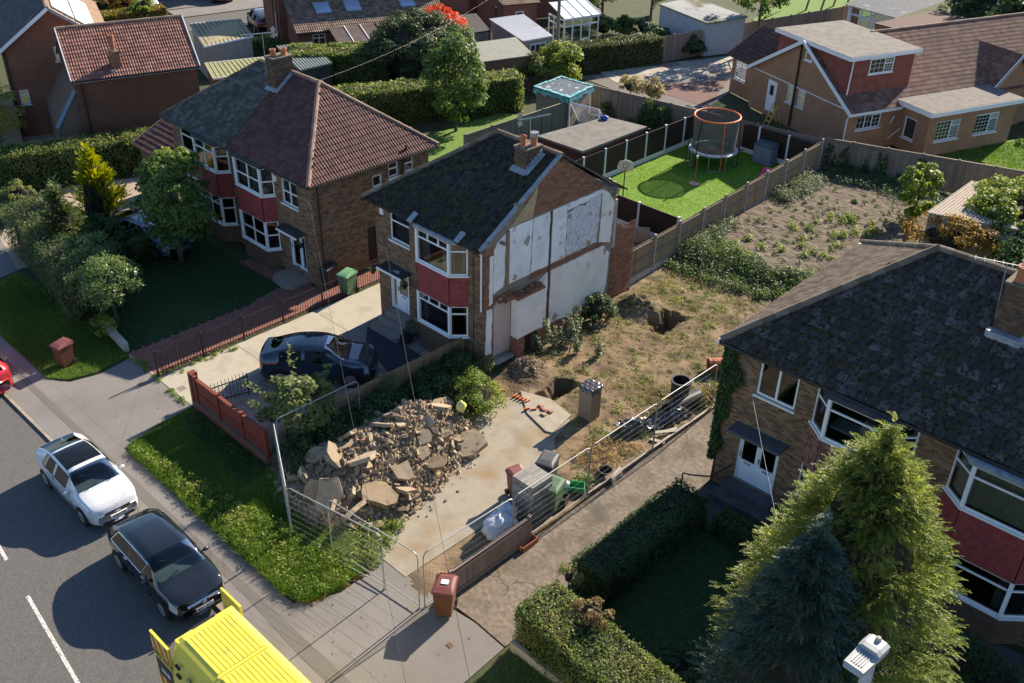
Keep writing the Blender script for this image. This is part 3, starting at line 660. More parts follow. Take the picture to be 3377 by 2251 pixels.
def grass(name, poly, n, h, m, z=0.0, w=.012, lean=.5, hmap=None, zf=None):
    xs, ys = [p[0] for p in poly], [p[1] for p in poly]; P = np.stack([rng.uniform(min(xs), max(xs), n*2), rng.uniform(min(ys), max(ys), n*2)], 1); P = P[inside(P, poly)][:n]; k = len(P)
    a = rng.uniform(0, 6.28, k); hh = h*rng.uniform(.5, 1.3, k)*(1+.4*fnoise(P[:, 0], P[:, 1], .9, 5))
    if hmap is not None: hh = hh*hmap(P)
    b = np.stack([P[:, 0], P[:, 1], np.full(k, z) if zf is None else zf(P[:, 0], P[:, 1])], 1); wv = np.stack([np.cos(a)*w, np.sin(a)*w, 0*a], 1)
    l = rng.normal(0, lean, (k, 2))*hh[:, None]; tip = b+np.stack([l[:, 0], l[:, 1], hh], 1)
    V = np.stack([b-wv, b+wv, tip], 1).reshape(-1, 3)
    return bigobj(name, V, 3, m, None, tints(k, b, scale=.6))
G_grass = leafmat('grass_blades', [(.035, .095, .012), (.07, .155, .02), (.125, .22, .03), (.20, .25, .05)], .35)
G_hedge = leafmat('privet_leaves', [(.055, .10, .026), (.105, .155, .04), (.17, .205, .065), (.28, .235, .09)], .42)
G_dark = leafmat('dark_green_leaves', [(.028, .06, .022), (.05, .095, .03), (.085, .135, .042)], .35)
G_gold = leafmat('golden_conifer_sprays', [(.09, .135, .035), (.18, .225, .055), (.31, .335, .095)], .42)
G_ygold = leafmat('yellow_conifer_sprays', [(.12, .16, .012), (.22, .25, .018), (.37, .37, .035)], .4)
G_blue = leafmat('blue_conifer_sprays', [(.032, .058, .045), (.058, .094, .072), (.125, .155, .112)], .2)
G_rhodo = leafmat('rhododendron_leaves', [(.055, .105, .03), (.10, .165, .045), (.21, .25, .095)], .3, .4)
G_fresh = leafmat('fresh_green_leaves', [(.06, .12, .018), (.12, .19, .03), (.20, .255, .045), (.29, .28, .07)], .42)
G_mid = leafmat('mid_green_leaves', [(.05, .10, .024), (.09, .15, .035), (.15, .20, .05)], .4)
G_yel = leafmat('yellowing_leaves', [(.14, .13, .02), (.25, .18, .03), (.32, .2, .04), (.16, .15, .03)], .4)
G_red = leafmat('red_autumn_leaves', [(.35, .05, .015), (.55, .10, .025), (.5, .16, .04)], .4)
G_silver = leafmat('pale_weed_leaves', [(.06, .10, .05), (.12, .16, .08), (.22, .24, .15)], .3)
G_brown = leafmat('fallen_leaves', [(.12, .05, .02), (.22, .10, .03), (.3, .17, .05)], .1)
G_straw = leafmat('dry_grass', [(.25, .16, .05), (.38, .26, .10), (.2, .17, .05)], .3)
# ------------------------------------------------------------------ the setting
M_ground = mat('garden_earth_and_turf', [(.03, .045, .014), (.05, .06, .02), (.06, .05, .03)], .95, 1.2, .5, 20)
M_soil = mat('dug_soil', [(.072, .046, .026), (.12, .081, .047), (.178, .123, .073), (.24, .17, .104)], .97, 1.3, .9, 14)
overlay(M_soil, (.055, .06, .02), .9, .56, .70); overlay(M_soil, (.26, .185, .11), .6, .58, .75, detail=8.0, obj_offset=7); overlay(M_soil, (.05, .04, .028), 1.7, .60, .72, detail=8.0, obj_offset=2)
M_road = mat('road_asphalt', [(.062, .060, .059), (.10, .096, .092), (.15, .143, .137)], .93, 40, .5, 120, detail=3)
M_pave = mat('footway_asphalt', [(.145, .135, .132), (.185, .173, .168), (.22, .206, .20)], .93, 25, .35, 110, detail=4)
overlay(M_pave, (.15, .137, .128), .5, .42, .7, detail=8.0)
M_strip = mat('trench_patch_asphalt', [(.11, .101, .095), (.14, .129, .121)], .93, 25, .35, 110)
M_kerb = mat('kerb_stone', [(.22, .18, .14), (.32, .27, .21)], .9, 5, .3, rnd=.4)
M_drive = mat('pale_concrete_drive', [(.28, .255, .20), (.36, .33, .265), (.32, .29, .23)], .93, 1.4, .3, 40); cracks(M_drive, (.26, .22, .15), .35, .003)
M_pad = mat('sandy_concrete_pad', [(.20, .175, .138), (.28, .25, .20), (.24, .212, .168)], .95, 1.1, .25, 40); overlay(M_pad, (.22, .155, .085), .7, .5, .72)
M_ndrive = mat('old_cracked_concrete', [(.115, .092, .073), (.165, .135, .108), (.225, .188, .15)], .95, 7, .6, 60, detail=9.0); overlay(M_ndrive, (.09, .075, .058), .8, .5, .7, detail=8.0, obj_offset=3); cracks(M_ndrive, (.065, .056, .036), .62, .012, patch=(.4, .46, .56)); overlay(M_ndrive, (.08, .075, .03), 1.1, .60, .72)
M_flag = mat('stone_flag', [(.17, .15, .135), (.26, .22, .19), (.3, .2, .15)], .9, 3, .25, rnd=.6, spread=(.15, .85))
M_slate = mat('slate_chippings', [(.018, .022, .03), (.05, .056, .07)], .8, 30, .9, 40)
M_paver = mat('red_block_paver', [(.16, .065, .05), (.24, .105, .08), (.20, .09, .075)], .9, 6, .2, rnd=.6, spread=(.15, .85))
M_turf = mat('artificial_turf', [(.10, .20, .012), (.14, .26, .018)], .85, 5, .5, 200)
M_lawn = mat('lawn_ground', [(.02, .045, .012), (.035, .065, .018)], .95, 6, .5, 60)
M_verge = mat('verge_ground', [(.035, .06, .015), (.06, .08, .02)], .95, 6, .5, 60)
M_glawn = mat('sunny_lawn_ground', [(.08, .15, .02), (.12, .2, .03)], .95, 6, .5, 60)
SX0, SX1, SY0, SY1 = -22.9, -14.56, 12.55, 49.3
g = MB()
for (x0, x1, y0, y1) in ((-160, SX0, 8.5, 220), (SX1, 90, 8.5, 220), (SX0, SX1, 8.5, SY0), (SX0, SX1, SY1, 220)): g.sheet([(x0, y0), (x1, y0), (x1, y1), (x0, y1)], -.035)
struct(g.build('ground', M_ground))
struct(MB().sheet([(-160, -60), (90, -60), (90, 8.42), (-160, 8.42)], -.06).build('road', M_road))
rl = MB()
for (x0, x1) in ((-36, -33.6), (-30.5, -27.8), (-25.9, -24.4), (-22.65, -18.6), (-16.6, -13.6), (-11, -8)):
    f = lambda x: 4.92-(x+22.6)*.095
    rl.add([(x0, f(x0)-.05, -.056), (x1, f(x1)-.05, -.056), (x1, f(x1)+.05, -.056), (x0, f(x0)+.05, -.056)], [(0, 1, 2, 3)])
M_paint = mat('worn_road_paint', [(.14, .135, .13), (.40, .39, .37), (.56, .55, .52)], .8, 22, spread=(.36, .54), detail=9.0)
struct(rl.build('road_marking', M_paint))
pv = MB().box((-90, 8.44, -.2), (60, 9.86, 0.0))
pv.prism(ccw([(-32.3, 9.855), (-26.75, 9.855), (-27.15, 11.2), (-27.25, 12.66), (-31.6, 12.66), (-31.35, 11.3), (-31.6, 10.35)]), -.2, 0)
pv.prism(ccw([(-17.35, 9.855), (-12.1, 9.855), (-12.25, 12.85), (-13.4, 12.9), (-14.2, 12.8), (-16.85, 12.7), (-16.75, 11)]), -.2, 0)
pv.prism(ccw([(-45.2, 9.855), (-40.6, 9.855), (-41.0, 11.5), (-41.2, 12.6), (-45, 13.4)]), -.2, 0)
struct(pv.build('pavement', M_pave))
st = MB().sheet([(-90, 9.14), (-40, 9.14), (-28, 9.12), (-23.8, 9.03), (-18.6, 9.10), (-15.7, 8.93), (20, 8.9), (20, 9.36), (-90, 9.36)], .004); struct(st.build('pavement_patch', M_strip))
kroot = struct(MB().box((-90, 8.35, -.2), (60, 8.44, -.012)).build('kerb', M_conc))
kme = raw_mesh('kerb_stone', *(lambda s: (s.V, s.F))(MB().box((0, 0, -.2), (.9, .095, 0.0))), M_kerb)
for i in range(62): inst('kerb_stone', kme, Matrix.Translation((-52+i*.91, 8.34, .002+random.uniform(0, .006))), kroot)
VERGE_M = ccw([(-27.22, 12.6), (-27.1, 11.2), (-26.75, 10.1), (-26.3, 9.86), (-24.9, 9.86), (-17.8, 9.86), (-17.05, 10.15), (-16.85, 11.05), (-16.9, 12.0), (-17.4, 12.5), (-19, 12.66), (-23.2, 12.6)])
VERGE_L = ccw([(-40.5, 9.86), (-32.35, 9.86), (-31.75, 10.35), (-31.5, 11.3), (-31.7, 12.66), (-34, 12.9), (-40.9, 12.5)])
VERGE_R = ccw([(-12.0, 9.86), (6, 9.86), (6, 12.9), (-11.9, 12.9)])
for nm, pl, zt in (('verge', VERGE_M, .035), ('verge', VERGE_L, .03), ('verge', VERGE_R, .02)): struct(MB().prism(pl, -.1, zt).build(nm, M_verge))
# site terrain
def bump(x, y, cx, cy, rx, ry): return np.exp(-(((x-cx)/rx)**2+((y-cy)/ry)**2))
def holef(x, y, poly, soft=.16):
    """1 inside polygon falling to 0 outside"""
    d = np.full(x.shape, 1e9); n = len(poly)
    for i in range(n):
        ax, ay = poly[i]; bx_, by_ = poly[(i+1) % n]; ex, ey = bx_-ax, by_-ay; t = np.clip(((x-ax)*ex+(y-ay)*ey)/(ex*ex+ey*ey), 0, 1); d = np.minimum(d, np.hypot(x-ax-t*ex, y-ay-t*ey))
    ins = inside(np.stack([x.ravel(), y.ravel()], 1), poly).reshape(x.shape); d = np.where(ins, -d, d); return np.clip(.5-d/soft, 0, 1)
HOLE1 = [(-19.35, 21.75), (-18.85, 21.95), (-18.95, 23.35), (-19.5, 23.1)]
HOLE2 = [(-19.75, 28.55), (-18.95, 28.5), (-18.95, 30.1), (-19.75, 29.9)]
def terr(x, y):
    x = np.asarray(x, float); y = np.asarray(y, float)
    z = .035*fnoise(x, y, .8, 1)+.022*fnoise(x, y, 3.1, 2)+.012*fnoise(x, y, 8, 3)
    z = z+.52*bump(x, y, -20.75, 22.65, .75, .75)*(1+.25*fnoise(x, y, 5, 4))+.62*bump(x, y, -20.75, 29.3, .95, .75)*(1+.22*fnoise(x, y, 5, 5))
    xw, yw = x+.16*fnoise(x, y, 3.3, 21), y+.16*fnoise(x, y, 3.3, 22); z = z-.75*holef(xw, yw, HOLE1, .24)-.95*holef(xw, yw, HOLE2, .26)
    edge = y-(33.4+.22*(x+22.5)+.35*fnoise(x, y, .8, 8)); z = z+.42*np.clip(edge/1.2, 0, 1)
    z = z+.03*np.clip(edge/1.2, 0, 1)*fnoise(x, y, 6, 6)
    pad = holef(x, y, [(-20.6, 12.3), (-15.8, 12.3), (-15.8, 16.6), (-16.3, 19.4), (-17.2, 20.5), (-17.5, 21.6), (-19.2, 21.6), (-20.6, 20.6)], .5); z = z*(1-pad)-.02*pad
    fr = np.clip((y-12.55)/.8, 0, 1); return z*fr
nx, ny = 94, 400; X, Y = np.meshgrid(np.linspace(SX0, SX1, nx), np.linspace(SY0, SY1, ny)); Zt = terr(X, Y)
Vt = np.stack([X, Y, Zt], 2).reshape(-1, 3); Ft = [(j*nx+i, j*nx+i+1, (j+1)*nx+i+1, (j+1)*nx+i) for j in range(ny-1) for i in range(nx-1)]
M_plot = mat('dark_tilled_soil', [(.075, .056, .040), (.115, .088, .064), (.15, .118, .088)], .97, 2.5, .9, 18)
jc = int(np.searchsorted(np.linspace(SY0, SY1, ny), 35.2)); kf = jc*(nx-1)
struct(obj('building_site_ground', Vt[:(jc+1)*nx], Ft[:kf], M_soil)); struct(obj('soil_plot', Vt[jc*nx:], [tuple(i-jc*nx for i in f) for f in Ft[kf:]], M_plot))
struct(MB().prism(ccw([(-20.6, 12.68), (-15.95, 12.66), (-15.9, 16.6), (-16.4, 19.4), (-17.3, 20.35), (-17.6, 21.5), (-19.2, 21.7), (-20.6, 20.4)]), -.1, .012).build('concrete_pad', M_pad))
M_slab = mat('pale_concrete_slab', [(.25, .22, .175), (.33, .295, .24)], .93, 3, .3)
tag(MB().prism(ccw([(-20.0, 21.5), (-18.9, 21.9), (-17.75, 21.7), (-17.52, 20.5), (-17.75, 20.4), (-18.9, 20.7)]), .0, .06).build('concrete_slab', M_slab), 'pale concrete slab at the end of the sandy pad with loose bricks on it', 'slab')
# fronts of the plots
struct(MB().prism(ccw([(-31.9, 12.68), (-29.9, 12.68), (-29.9, 25), (-31.05, 25), (-31.05, 20.8), (-35.4, 20.8), (-35.4, 19.6), (-32.5, 19.9), (-31.9, 18)]), -.1, -.012).build('path_bed', M_ndrive))
PATH = ccw([(-31.9, 12.7), (-29.92, 12.7), (-29.92, 24.6), (-31.02, 24.6), (-31.02, 20.85), (-35.4, 20.3), (-35.4, 19.75), (-32.3, 19.9), (-31.95, 18)])
pr_ = struct(MB().box((-31.9, 12.66, -.1), (-29.9, 12.76, .012)).build('block_path', M_kerb)); its = []
for ix in range(-5, 70):
    for iy in range(-70, 125):
        dd = (ix-iy) % 4; s_ = .1
        if dd == 0: its.append((-35.4+ix*s_+s_, 12.7+iy*s_+s_/2, 0))
        elif dd == 2: its.append((-35.4+ix*s_+s_/2, 12.7+iy*s_, 1))
A = np.array(its); A = A[inside(A[:, :2], PATH)]; A = A[np.argsort(np.hypot(A[:, 0], A[:, 1]))]
pvV, pvF = (lambda s: (s.V, s.F))(MB().box((-.0965, -.0465, 0), (.0965, .0465, .02))); pme = raw_mesh('paver', pvV, pvF, M_paver)
for (x, y, r) in A[:300]: inst('paver', pme, Matrix.Translation((x, y, -.011+random.uniform(0, .004))) @ Matrix.Rotation(math.pi/2*r, 4, 'Z'), pr_)
mb = MB()
for (x, y, r) in A[300:]:
    a_, b_ = (.0965, .0465) if r == 0 else (.0465, .0965); mb.box((x-a_, y-b_, -.012), (x+a_, y+b_, .010+random.uniform(0, .004)), random.random())
struct(mb.build('paver_field', M_paver, pr_), 'stuff')
struct(MB().prism(ccw([(-41, 12.95), (-32, 12.75), (-31.97, 18), (-32.35, 19.85), (-35.5, 19.7), (-41, 19.9)]), -.1, .012).build('lawn', M_lawn))
dr = struct(MB().box((-29.72, 12.66, -.1), (-27.55, 27.5, -.015)).build('driveway', M_strip))
for (y0, y1) in ((12.68, 15.95), (15.97, 19.6), (19.62, 23.2), (23.22, 27.4)): MB().prism(ccw([(-29.7, y0), (-27.32 if y1 < 16 else -27.5, y0), (-27.32 if y1 < 16 else -27.55, y1), (-29.7, y1)]), -.05, .012+random.uniform(0, .003)).build('concrete_bay', M_drive, dr)
fg = struct(MB().box((-27.5, 12.75, -.1), (-22.6, 21.4, -.012)).build('front_paving', M_strip)); fme = raw_mesh('paving_flag', *(lambda s: (s.V, s.F))(MB().box((0, 0, 0), (.585, .585, .03))), M_flag)
SLATE = ccw([(-27.25, 20.35), (-26.3, 19.5), (-24.3, 18.9), (-23.0, 19.4), (-23.0, 20.25), (-24.4, 20.5), (-26.3, 20.6)])
for i in range(8):
    for j in range(14): inst('paving_flag', fme, Matrix.Translation((-27.45+i*.6, 12.82+j*.6, -.014+random.uniform(0, .006))), fg)
struct(MB().prism(SLATE, 0, .035).build('slate_bed', M_slate))
nd = MB().prism(ccw([(-14.52, 12.9), (-13.4, 12.95), (-12.25, 12.9), (-12.4, 22.3), (-12.35, 40), (-14.52, 40)]), -.1, .01); struct(nd.build('neighbour_driveway', M_ndrive))
struct(MB().box((-12.1, 14.6, -.1), (9, 20.6, .005)).build('front_lawn', M_lawn))
struct(MB().box((-12.3, 20.6, -.1), (9, 22.3, .008)).build('house_path', mat('dark_path', [(.05, .05, .055), (.09, .085, .085)], .9, 3, .3)))
struct(MB().prism(ccw([(-30.4, 35.05), (-23.35, 35.05), (-23.1, 47.55), (-30.45, 47.4)]), -.1, .02).build('artificial_lawn', M_turf))
struct(MB().box((-30.4, 28.5, -.1), (-22.9, 34.95, .012)).build('back_patio', mat('patio_paving', [(.13, .12, .115), (.2, .185, .17)], .9, 2, .3)))
struct(MB().prism(ccw([(-36.6, 30), (-30.7, 30), (-30.7, 46), (-36.6, 46)]), -.1, .01).build('back_lawn', M_lawn))
struct(MB().prism(ccw([(-41.4, 30), (-36.75, 30), (-36.75, 44), (-41.4, 42)]), -.1, .012).build('alley_lawn', M_glawn))
struct(MB().prism(ccw([(-47.8, 15.2), (-44.6, 13.2), (-41.3, 12.6), (-41.2, 14), (-44.4, 17.0), (-43, 20.6), (-46.9, 21.4), (-48.2, 18.2)]), -.1, .01).build('side_driveway', mat('pinkish_concrete', [(.27, .21, .16), (.36, .29, .23)], .93, 2, .3)))
struct(MB().prism(ccw([(-58.8, 19.6), (-56, 18), (-52.5, 17), (-52, 23), (-57.5, 23.4)]), -.1, .01).build('patio', mat('patio_slabs', [(.26, .21, .16), (.34, .28, .22)], .93, 2, .3)))
# ------------------------------------------------------------------ roof coverings
T_left = mat('brown_concrete_tile', [(.07, .03, .028), (.092, .042, .037), (.118, .056, .048)], .85, 4, .25, 50, rnd=.4)
T_oldL = mat('weathered_plain_tile', [(.045, .045, .045), (.08, .075, .07), (.11, .10, .09)], .9, 4, .3, 50, rnd=.65); overlay(T_oldL, (.035, .05, .03), 1.5, .5, .65)
T_moss = mat('mossy_black_tile', [(.018, .017, .016), (.03, .028, .026), (.05, .046, .042)], .95, 5, .6, 40, rnd=.25); overlay(T_moss, (.035, .04, .012), 1.6, .52, .66, detail=9.0); overlay(T_moss, (.006, .006, .004), 5.0, .52, .6, obj_offset=4); overlay(T_moss, (.13, .13, .125), 14, .70, .74, obj_offset=9)
T_right = mat('grey_mossy_tile', [(.024, .021, .020), (.042, .037, .035), (.064, .057, .055), (.11, .10, .098)], .92, 3, .5, 40, rnd=.45, spread=(.25, .8), detail=9.0); overlay(T_right, (.016, .015, .011), 9.0, .50, .60, detail=8.0); overlay(T_right, (.030, .026, .012), 3.0, .52, .66, detail=8.0, obj_offset=5); overlay(T_right, (.17, .17, .165), 12, .71, .74, obj_offset=9)
T_hiplit = mat('sunlit_brown_tile', [(.12, .082, .054), (.17, .122, .084), (.23, .168, .12)], .95, 6, .5, 40, rnd=.5)  # brown hip tiles, the sunlit look of that slope put into their colour
T_ridge = mat('ridge_tile_buff', [(.19, .125, .095), (.27, .185, .145)], .9, 5, .3, rnd=.5)
T_ridged = mat('ridge_tile_mossy', [(.11, .085, .06), (.19, .15, .11)], .95, 6, .7, 30, rnd=.5)
T_red = mat('red_pantile', [(.15, .062, .045), (.20, .088, .065), (.25, .115, .088)], .8, 4, .2, 50, rnd=.6)
T_bung = mat('brown_pantile', [(.13, .065, .048), (.18, .092, .068), (.22, .12, .09)], .85, 4, .2, 50, rnd=.6)
# ------------------------------------------------------------------ the half-demolished house
H = thing('demolished_semi', 'brown brick half of a semi with exposed plastered party wall and mossy hip roof', 'house', (-24.8, 24.9, 0))
FY, PX, LX, BY = 21.4, -21.75, -27.65, 28.45
opsF = [(.8, 1.91, 3.67, 4.79), (.67, 1.77, .65, 2.42), (2.4, 5.05, 0.05, 5.02)]
wf = wall('wall', H, (LX, FY, 0), (1, 0, 0), (0, -1, 0), PX-LX, 0, 5.12, opsF, M_mortar)
gz = lambda y: 5.12+(7.5-5.12)*(1-abs(y-25.0)/3.6)
wp = wall('party_wall', H, (PX-.02, FY, 0), (0, 1, 0), (1, 0, 0), BY-FY, -.1, 5.12, [], M_mortar, gable=[(0, 5.12), (BY-FY, 5.12), (25-FY, 7.5)])
wall('wall', H, (LX, BY, 0), (0, -1, 0), (-1, 0, 0), BY-FY, 0, 5.12, [], M_wallM); wall('wall', H, (PX, BY, 0), (-1, 0, 0), (0, 1, 0), PX-LX, 0, 5.12, [], M_wallM)
bricks([((LX, FY, 0), (1, 0, 0), (0, -1, 0), PX-LX, .0, 5.1, opsF, None)], M_brickM, wf)
def keepg(u, z):
    y = FY+u
    if z > gz(y)-.05: return False
    if 5.5 < z < 6.75 and y < 24.06 and y < 22.8+(z-5.64)*1.07: return False
    return z > 5.48-.0*y
bricks([((PX-.02, FY, 0), (0, 1, 0), (1, 0, 0), BY-FY, -.1, 7.5, [], lambda u, z: keepg(u, z) or (u < .42 and z < 5.0) or z < .62 and u > 2.8 or (3.02 < z < 3.22 and u > 2.3) or (2.72 < z < 3.05 and .4 < u < 1.5))], M_brickR, wp)
# plaster remains on the party wall
M_pl = mat('white_plaster', [(.66, .65, .64), (.76, .76, .76), (.82, .82, .83)], .93, 1.5, .2, 12); overlay(M_pl, (.52, .46, .40), 2.3, .60, .70, detail=9.0)
M_plc = mat('cream_plaster', [(.68, .64, .58), (.79, .76, .71)], .93, 1.5, .2, 12); overlay(M_plc, (.5, .4, .33), 2.2, .62, .72, detail=9.0)
M_plb = mat('torn_blue_wallpaper', [(.34, .38, .45), (.55, .56, .58), (.68, .67, .66)], .93, 9, .2); overlay(M_plb, (.34, .26, .2), 2.2, .60, .66)
M_pink = mat('pink_wallpaper', [(.44, .34, .31), (.56, .45, .41)], .93, 12, .1)
M_ochre = mat('ochre_render', [(.38, .28, .15), (.46, .35, .2)], .95, 2, .3)
def plaster(name, pts, m, n0=.0, th=.025, rag=.022):
    P = []
    for i, (y, z) in enumerate(pts):
        y2, z2 = pts[(i+1) % len(pts)]; k = max(1, int(math.hypot(y2-y, z2-z)/.18))
        for j in range(k):
            f = j/k; P.append((y+(y2-y)*f+random.uniform(-rag, rag)*(1 if j else .3), z+(z2-z)*f+random.uniform(-rag, rag)*(1 if j else .3)))
    n = len(P); x0, x1 = PX-.02+n0, PX-.02+n0+th
    a = 0.5*sum(P[i][0]*P[(i+1) % n][1]-P[(i+1) % n][0]*P[i][1] for i in range(n))
    if a < 0: P = P[::-1]
    V = [(x1, y, z) for y, z in P]+[(x0, y, z) for y, z in P]
    return obj(name, V, [tuple(range(n))]+[(i, n+i, n+(i+1) % n, (i+1) % n) for i in range(n)], m, H)
plaster('plaster', [(21.84, 3.15), (22.38, 3.3), (22.4, 5.35), (21.98, 5.1), (21.84, 4.85)], M_pl)
plaster('plaster', [(22.58, 3.28), (23.7, 3.3), (23.75, 5.46), (22.58, 5.46)], M_pl)
plaster('plaster', [(23.76, 3.3), (24.68, 3.3), (24.68, 5.46), (23.8, 5.46)], M_pl)
plaster('plaster', [(24.82, 3.3), (25.6, 3.3), (25.6, 5.46), (24.82, 5.46)], M_pl)
plaster('wallpaper', [(25.62, 3.36), (27.45, 3.3), (27.55, 5.25), (26.9, 5.32), (26.6, 5.1), (26.1, 5.2), (25.62, 5.1)], M_plb, .002, .03, .05)
plaster('plaster', [(25.62, 5.2), (26.1, 5.22), (27.6, 5.3), (27.6, 5.47), (25.62, 5.47)], M_pl)
plaster('plaster', [(27.6, 3.25), (28.3, 3.0), (28.4, 4.7), (28.0, 5.2), (27.62, 5.45)], M_plc)
plaster('plaster', [(24.85, .72), (28.05, .35), (28.25, 1.2), (28.3, 2.55), (27.9, 3.0), (24.85, 3.0)], M_plc)
plaster('plaster', [(24.12, .85), (24.68, .95), (24.68, 3.0), (24.15, 2.8)], M_plc)
plaster('render_patch', [(22.6, 5.5), (23.75, 5.52), (24.02, 6.8), (23.6, 6.3)], M_ochre)
M_scar = mat('bared_plaster_scar', [(.30, .20, .15), (.42, .31, .25), (.5, .42, .36)], .95, 8, .4)
for (y, z, r_) in ((23.5, 4.7, .17), (25.3, 4.0, .06), (22.9, 3.45, .14), (27.6, .7, .22), (26.4, .72, .2), (24.4, 1.2, .14), (28.0, 2.75, .15), (28.15, 4.3, .12), (25.2, .85, .18)):
    k_ = 9; plaster('plaster_scar', [(y+r_*random.uniform(.5, 1.1)*math.cos(6.283*i/k_), z+r_*random.uniform(.6, 1.5)*math.sin(6.283*i/k_)) for i in range(k_)], M_scar, .024, .006, .02)
for (y, z) in ((22.8, 6.25), (25.2, 5.75), (22.1, 5.05), (28.2, 5.0)): MB().box((PX-.05, y, z), (PX+.22, y+.09, z+.1)).build('joist_end', M_wood2, H)
MB().box((PX-.01, 22.42, 3.25), (PX+.05, 22.56, 5.4)).build('timber_stud', M_wood, H)
M_char = mat('sooty_brick', [(.05, .035, .03), (.12, .08, .06)], .95, 6, .4)
MB().box((PX-.02, 24.70, .85), (PX+.004, 24.80, 5.46)).build('wall_chase', M_char, H)
# chimney breast stub and fireplaces on the ground floor
cb = MB(); cb.box((PX, 22.75, 1.05), (PX+.36, 24.1, 2.7)); o = cb.build('chimney_breast', M_plc, H)
cj = MB(); cj.box((PX, 22.72, -.1), (PX+.37, 23.12, 1.05)); cj.box((PX, 23.85, -.1), (PX+.37, 24.12, 1.05)); cj.build('fireplace_pier', M_mortar, H)
bricks([((PX+.37, 22.72, 0), (0, 1, 0), (1, 0, 0), .4, -.1, 1.05, [], None), ((PX+.37, 23.85, 0), (0, 1, 0), (1, 0, 0), .27, -.1, 1.05, [], None), ((PX, 22.72, 0), (1, 0, 0), (0, -1, 0), .37, -.1, 1.05, [], None)], M_brickR, H, limit=0, rest='pier_brickwork')
MB().box((PX, 23.12, -.1), (PX+.02, 23.85, 1.05)).build('fireplace_back', M_char, H)
MB().box((PX, 22.7, 2.7), (PX+.4, 24.14, 2.8)).build('breast_ledge', M_brickR, H)
rb_ = MB()
for i in range(40): y = random.uniform(22.0, 24.1); x = PX+random.uniform(.02, .3); s = random.uniform(.03, .08); rb_.box((x-s, y-s, 2.8), (x+s, y+s, 2.8+s), random.random())
struct(rb_.build('ledge_rubble', M_brickR, H), 'stuff')
plaster('alcove_paper', [(21.86, .55), (22.7, .5), (22.7, 2.6), (22.5, 2.85), (22.1, 2.85), (21.86, 2.6)], M_pink)
MB().box((PX-.02, 21.8, .3), (PX+.28, 22.72, .36)).build('alcove_ledge', M_conc, H)
plaster('plaster_edge', [(21.45, .75), (21.75, .7), (21.78, 2.6), (21.5, 2.6)], M_pl)
plaster('plaster_edge', [(21.62, 2.75), (21.8, 2.8), (21.82, 4.7), (21.64, 4.7)], M_pl)
# return wall at the back, torn brick
rw = wall('return_wall', H, (PX-.25, BY+.0, -.1), (0, 1, 0), (1, 0, 0), 1.8, 0, .5, [], M_mortar, gable=[(0, .5), (1.75, .5), (1.65, 1.3), (1.7, 3.05), (1.0, 3.2), (.85, 3.45), (.1, 3.5), (0, 3.5)])
bricks([((PX-.25, BY, 0), (0, 1, 0), (1, 0, 0), 1.78, -.1, 3.45, [], lambda u, z: not (z > 3.3 and u > .9) and not (.2 < z < .45 and u > 1.55))], M_brickR, rw, limit=120)
MB().box((PX-.26, BY-.02, 2.7), (PX+.0, BY+.16, 4.75)).build('plaster_nib', M_conc, H)
# openings
window(H, (LX+.8, FY, 3.67), (1, 0, 0), (0, -1, 0), 1.11, 1.12, (0, 1), ((0, .70, 1),), curtain=(M_dcurtain, [(.02, .98)]))
bay(H, [(-25.25, FY), (-24.75, 20.92), (-23.06, 20.92), (-22.6, FY)], (0, 1.22, 2.48, 3.74, 5.0), M_wallM, (0, .37, .67, 1), ((0, .74, 1), (0, .74, 1), (0, .74, 1)), M_lead, curt_up=(M_curtain, [(0.02, .3), (.7, .98)]), curt_low=(M_dcurtain, [(.02, .2), (.8, .98)]), topsplit=(.76, 3))
fl = MB(); 
for (x, y) in ((-25.05, 20.82), (-22.72, 20.95)): fl.fb((x, y, 5.16), (1, 0, 0), (0, .84, .54), -.12, .12, 0, .03, 0, .45, Z=(0, -.54, .84))
fl.build('lead_flashing', M_lead, H)
M_door = mat('white_door', [(.66, .70, .74), (.74, .77, .8)], .4, 2)
def front_door(parent, O, U, N, W, Hh_, leafs, name='door'):
    O, U, N = Vector(O), Vector(U), Vector(N); mb = MB(); mb.fb(O, U, N, 0, .06, 0, Hh_, -.12, -.03); mb.fb(O, U, N, W-.06, W, 0, Hh_, -.12, -.03); mb.fb(O, U, N, .06, W-.06, Hh_-.06, Hh_, -.12, -.03)
    o = mb.build('door_frame', M_door, parent)
    for (a, b, kind) in leafs:
        m2 = MB(); a, b = a*W, b*W; s = .09
        m2.fb(O, U, N, a, a+s, 0, Hh_-.06, -.11, -.06); m2.fb(O, U, N, b-s, b, 0, Hh_-.06, -.11, -.06); m2.fb(O, U, N, a+s, b-s, Hh_-.06-s, Hh_-.06, -.11, -.06)
        zb = .75 if kind == 'half' else .12
        m2.fb(O, U, N, a+s, b-s, 0, zb, -.11, -.06)
        if kind == 'half': m2.fb(O, U, N, a+s+.06, b-s-.06, .1, zb-.18, -.06, -.045)
        dd = m2.build(name if kind != 'side' else 'side_light', M_door, parent)
        P = [O+U*u+N*-.09+Vector((0, 0, z)) for u, z in ((a+s, zb), (b-s, zb), (b-s, Hh_-.06-s), (a+s, Hh_-.06-s))]; obj('pane', P, [(0, 1, 2, 3)], M_glass, dd)
        if kind != 'side':
            MB().fb(O, U, N, a+.03, a+.06, .85, 1.05, -.06, -.01).build('handle', M_alu, dd); MB().fb(O, U, N, (a+b)/2-.12, (a+b)/2+.12, zb-.12, zb-.05, -.06, -.05).build('letter_box', M_alu, dd)
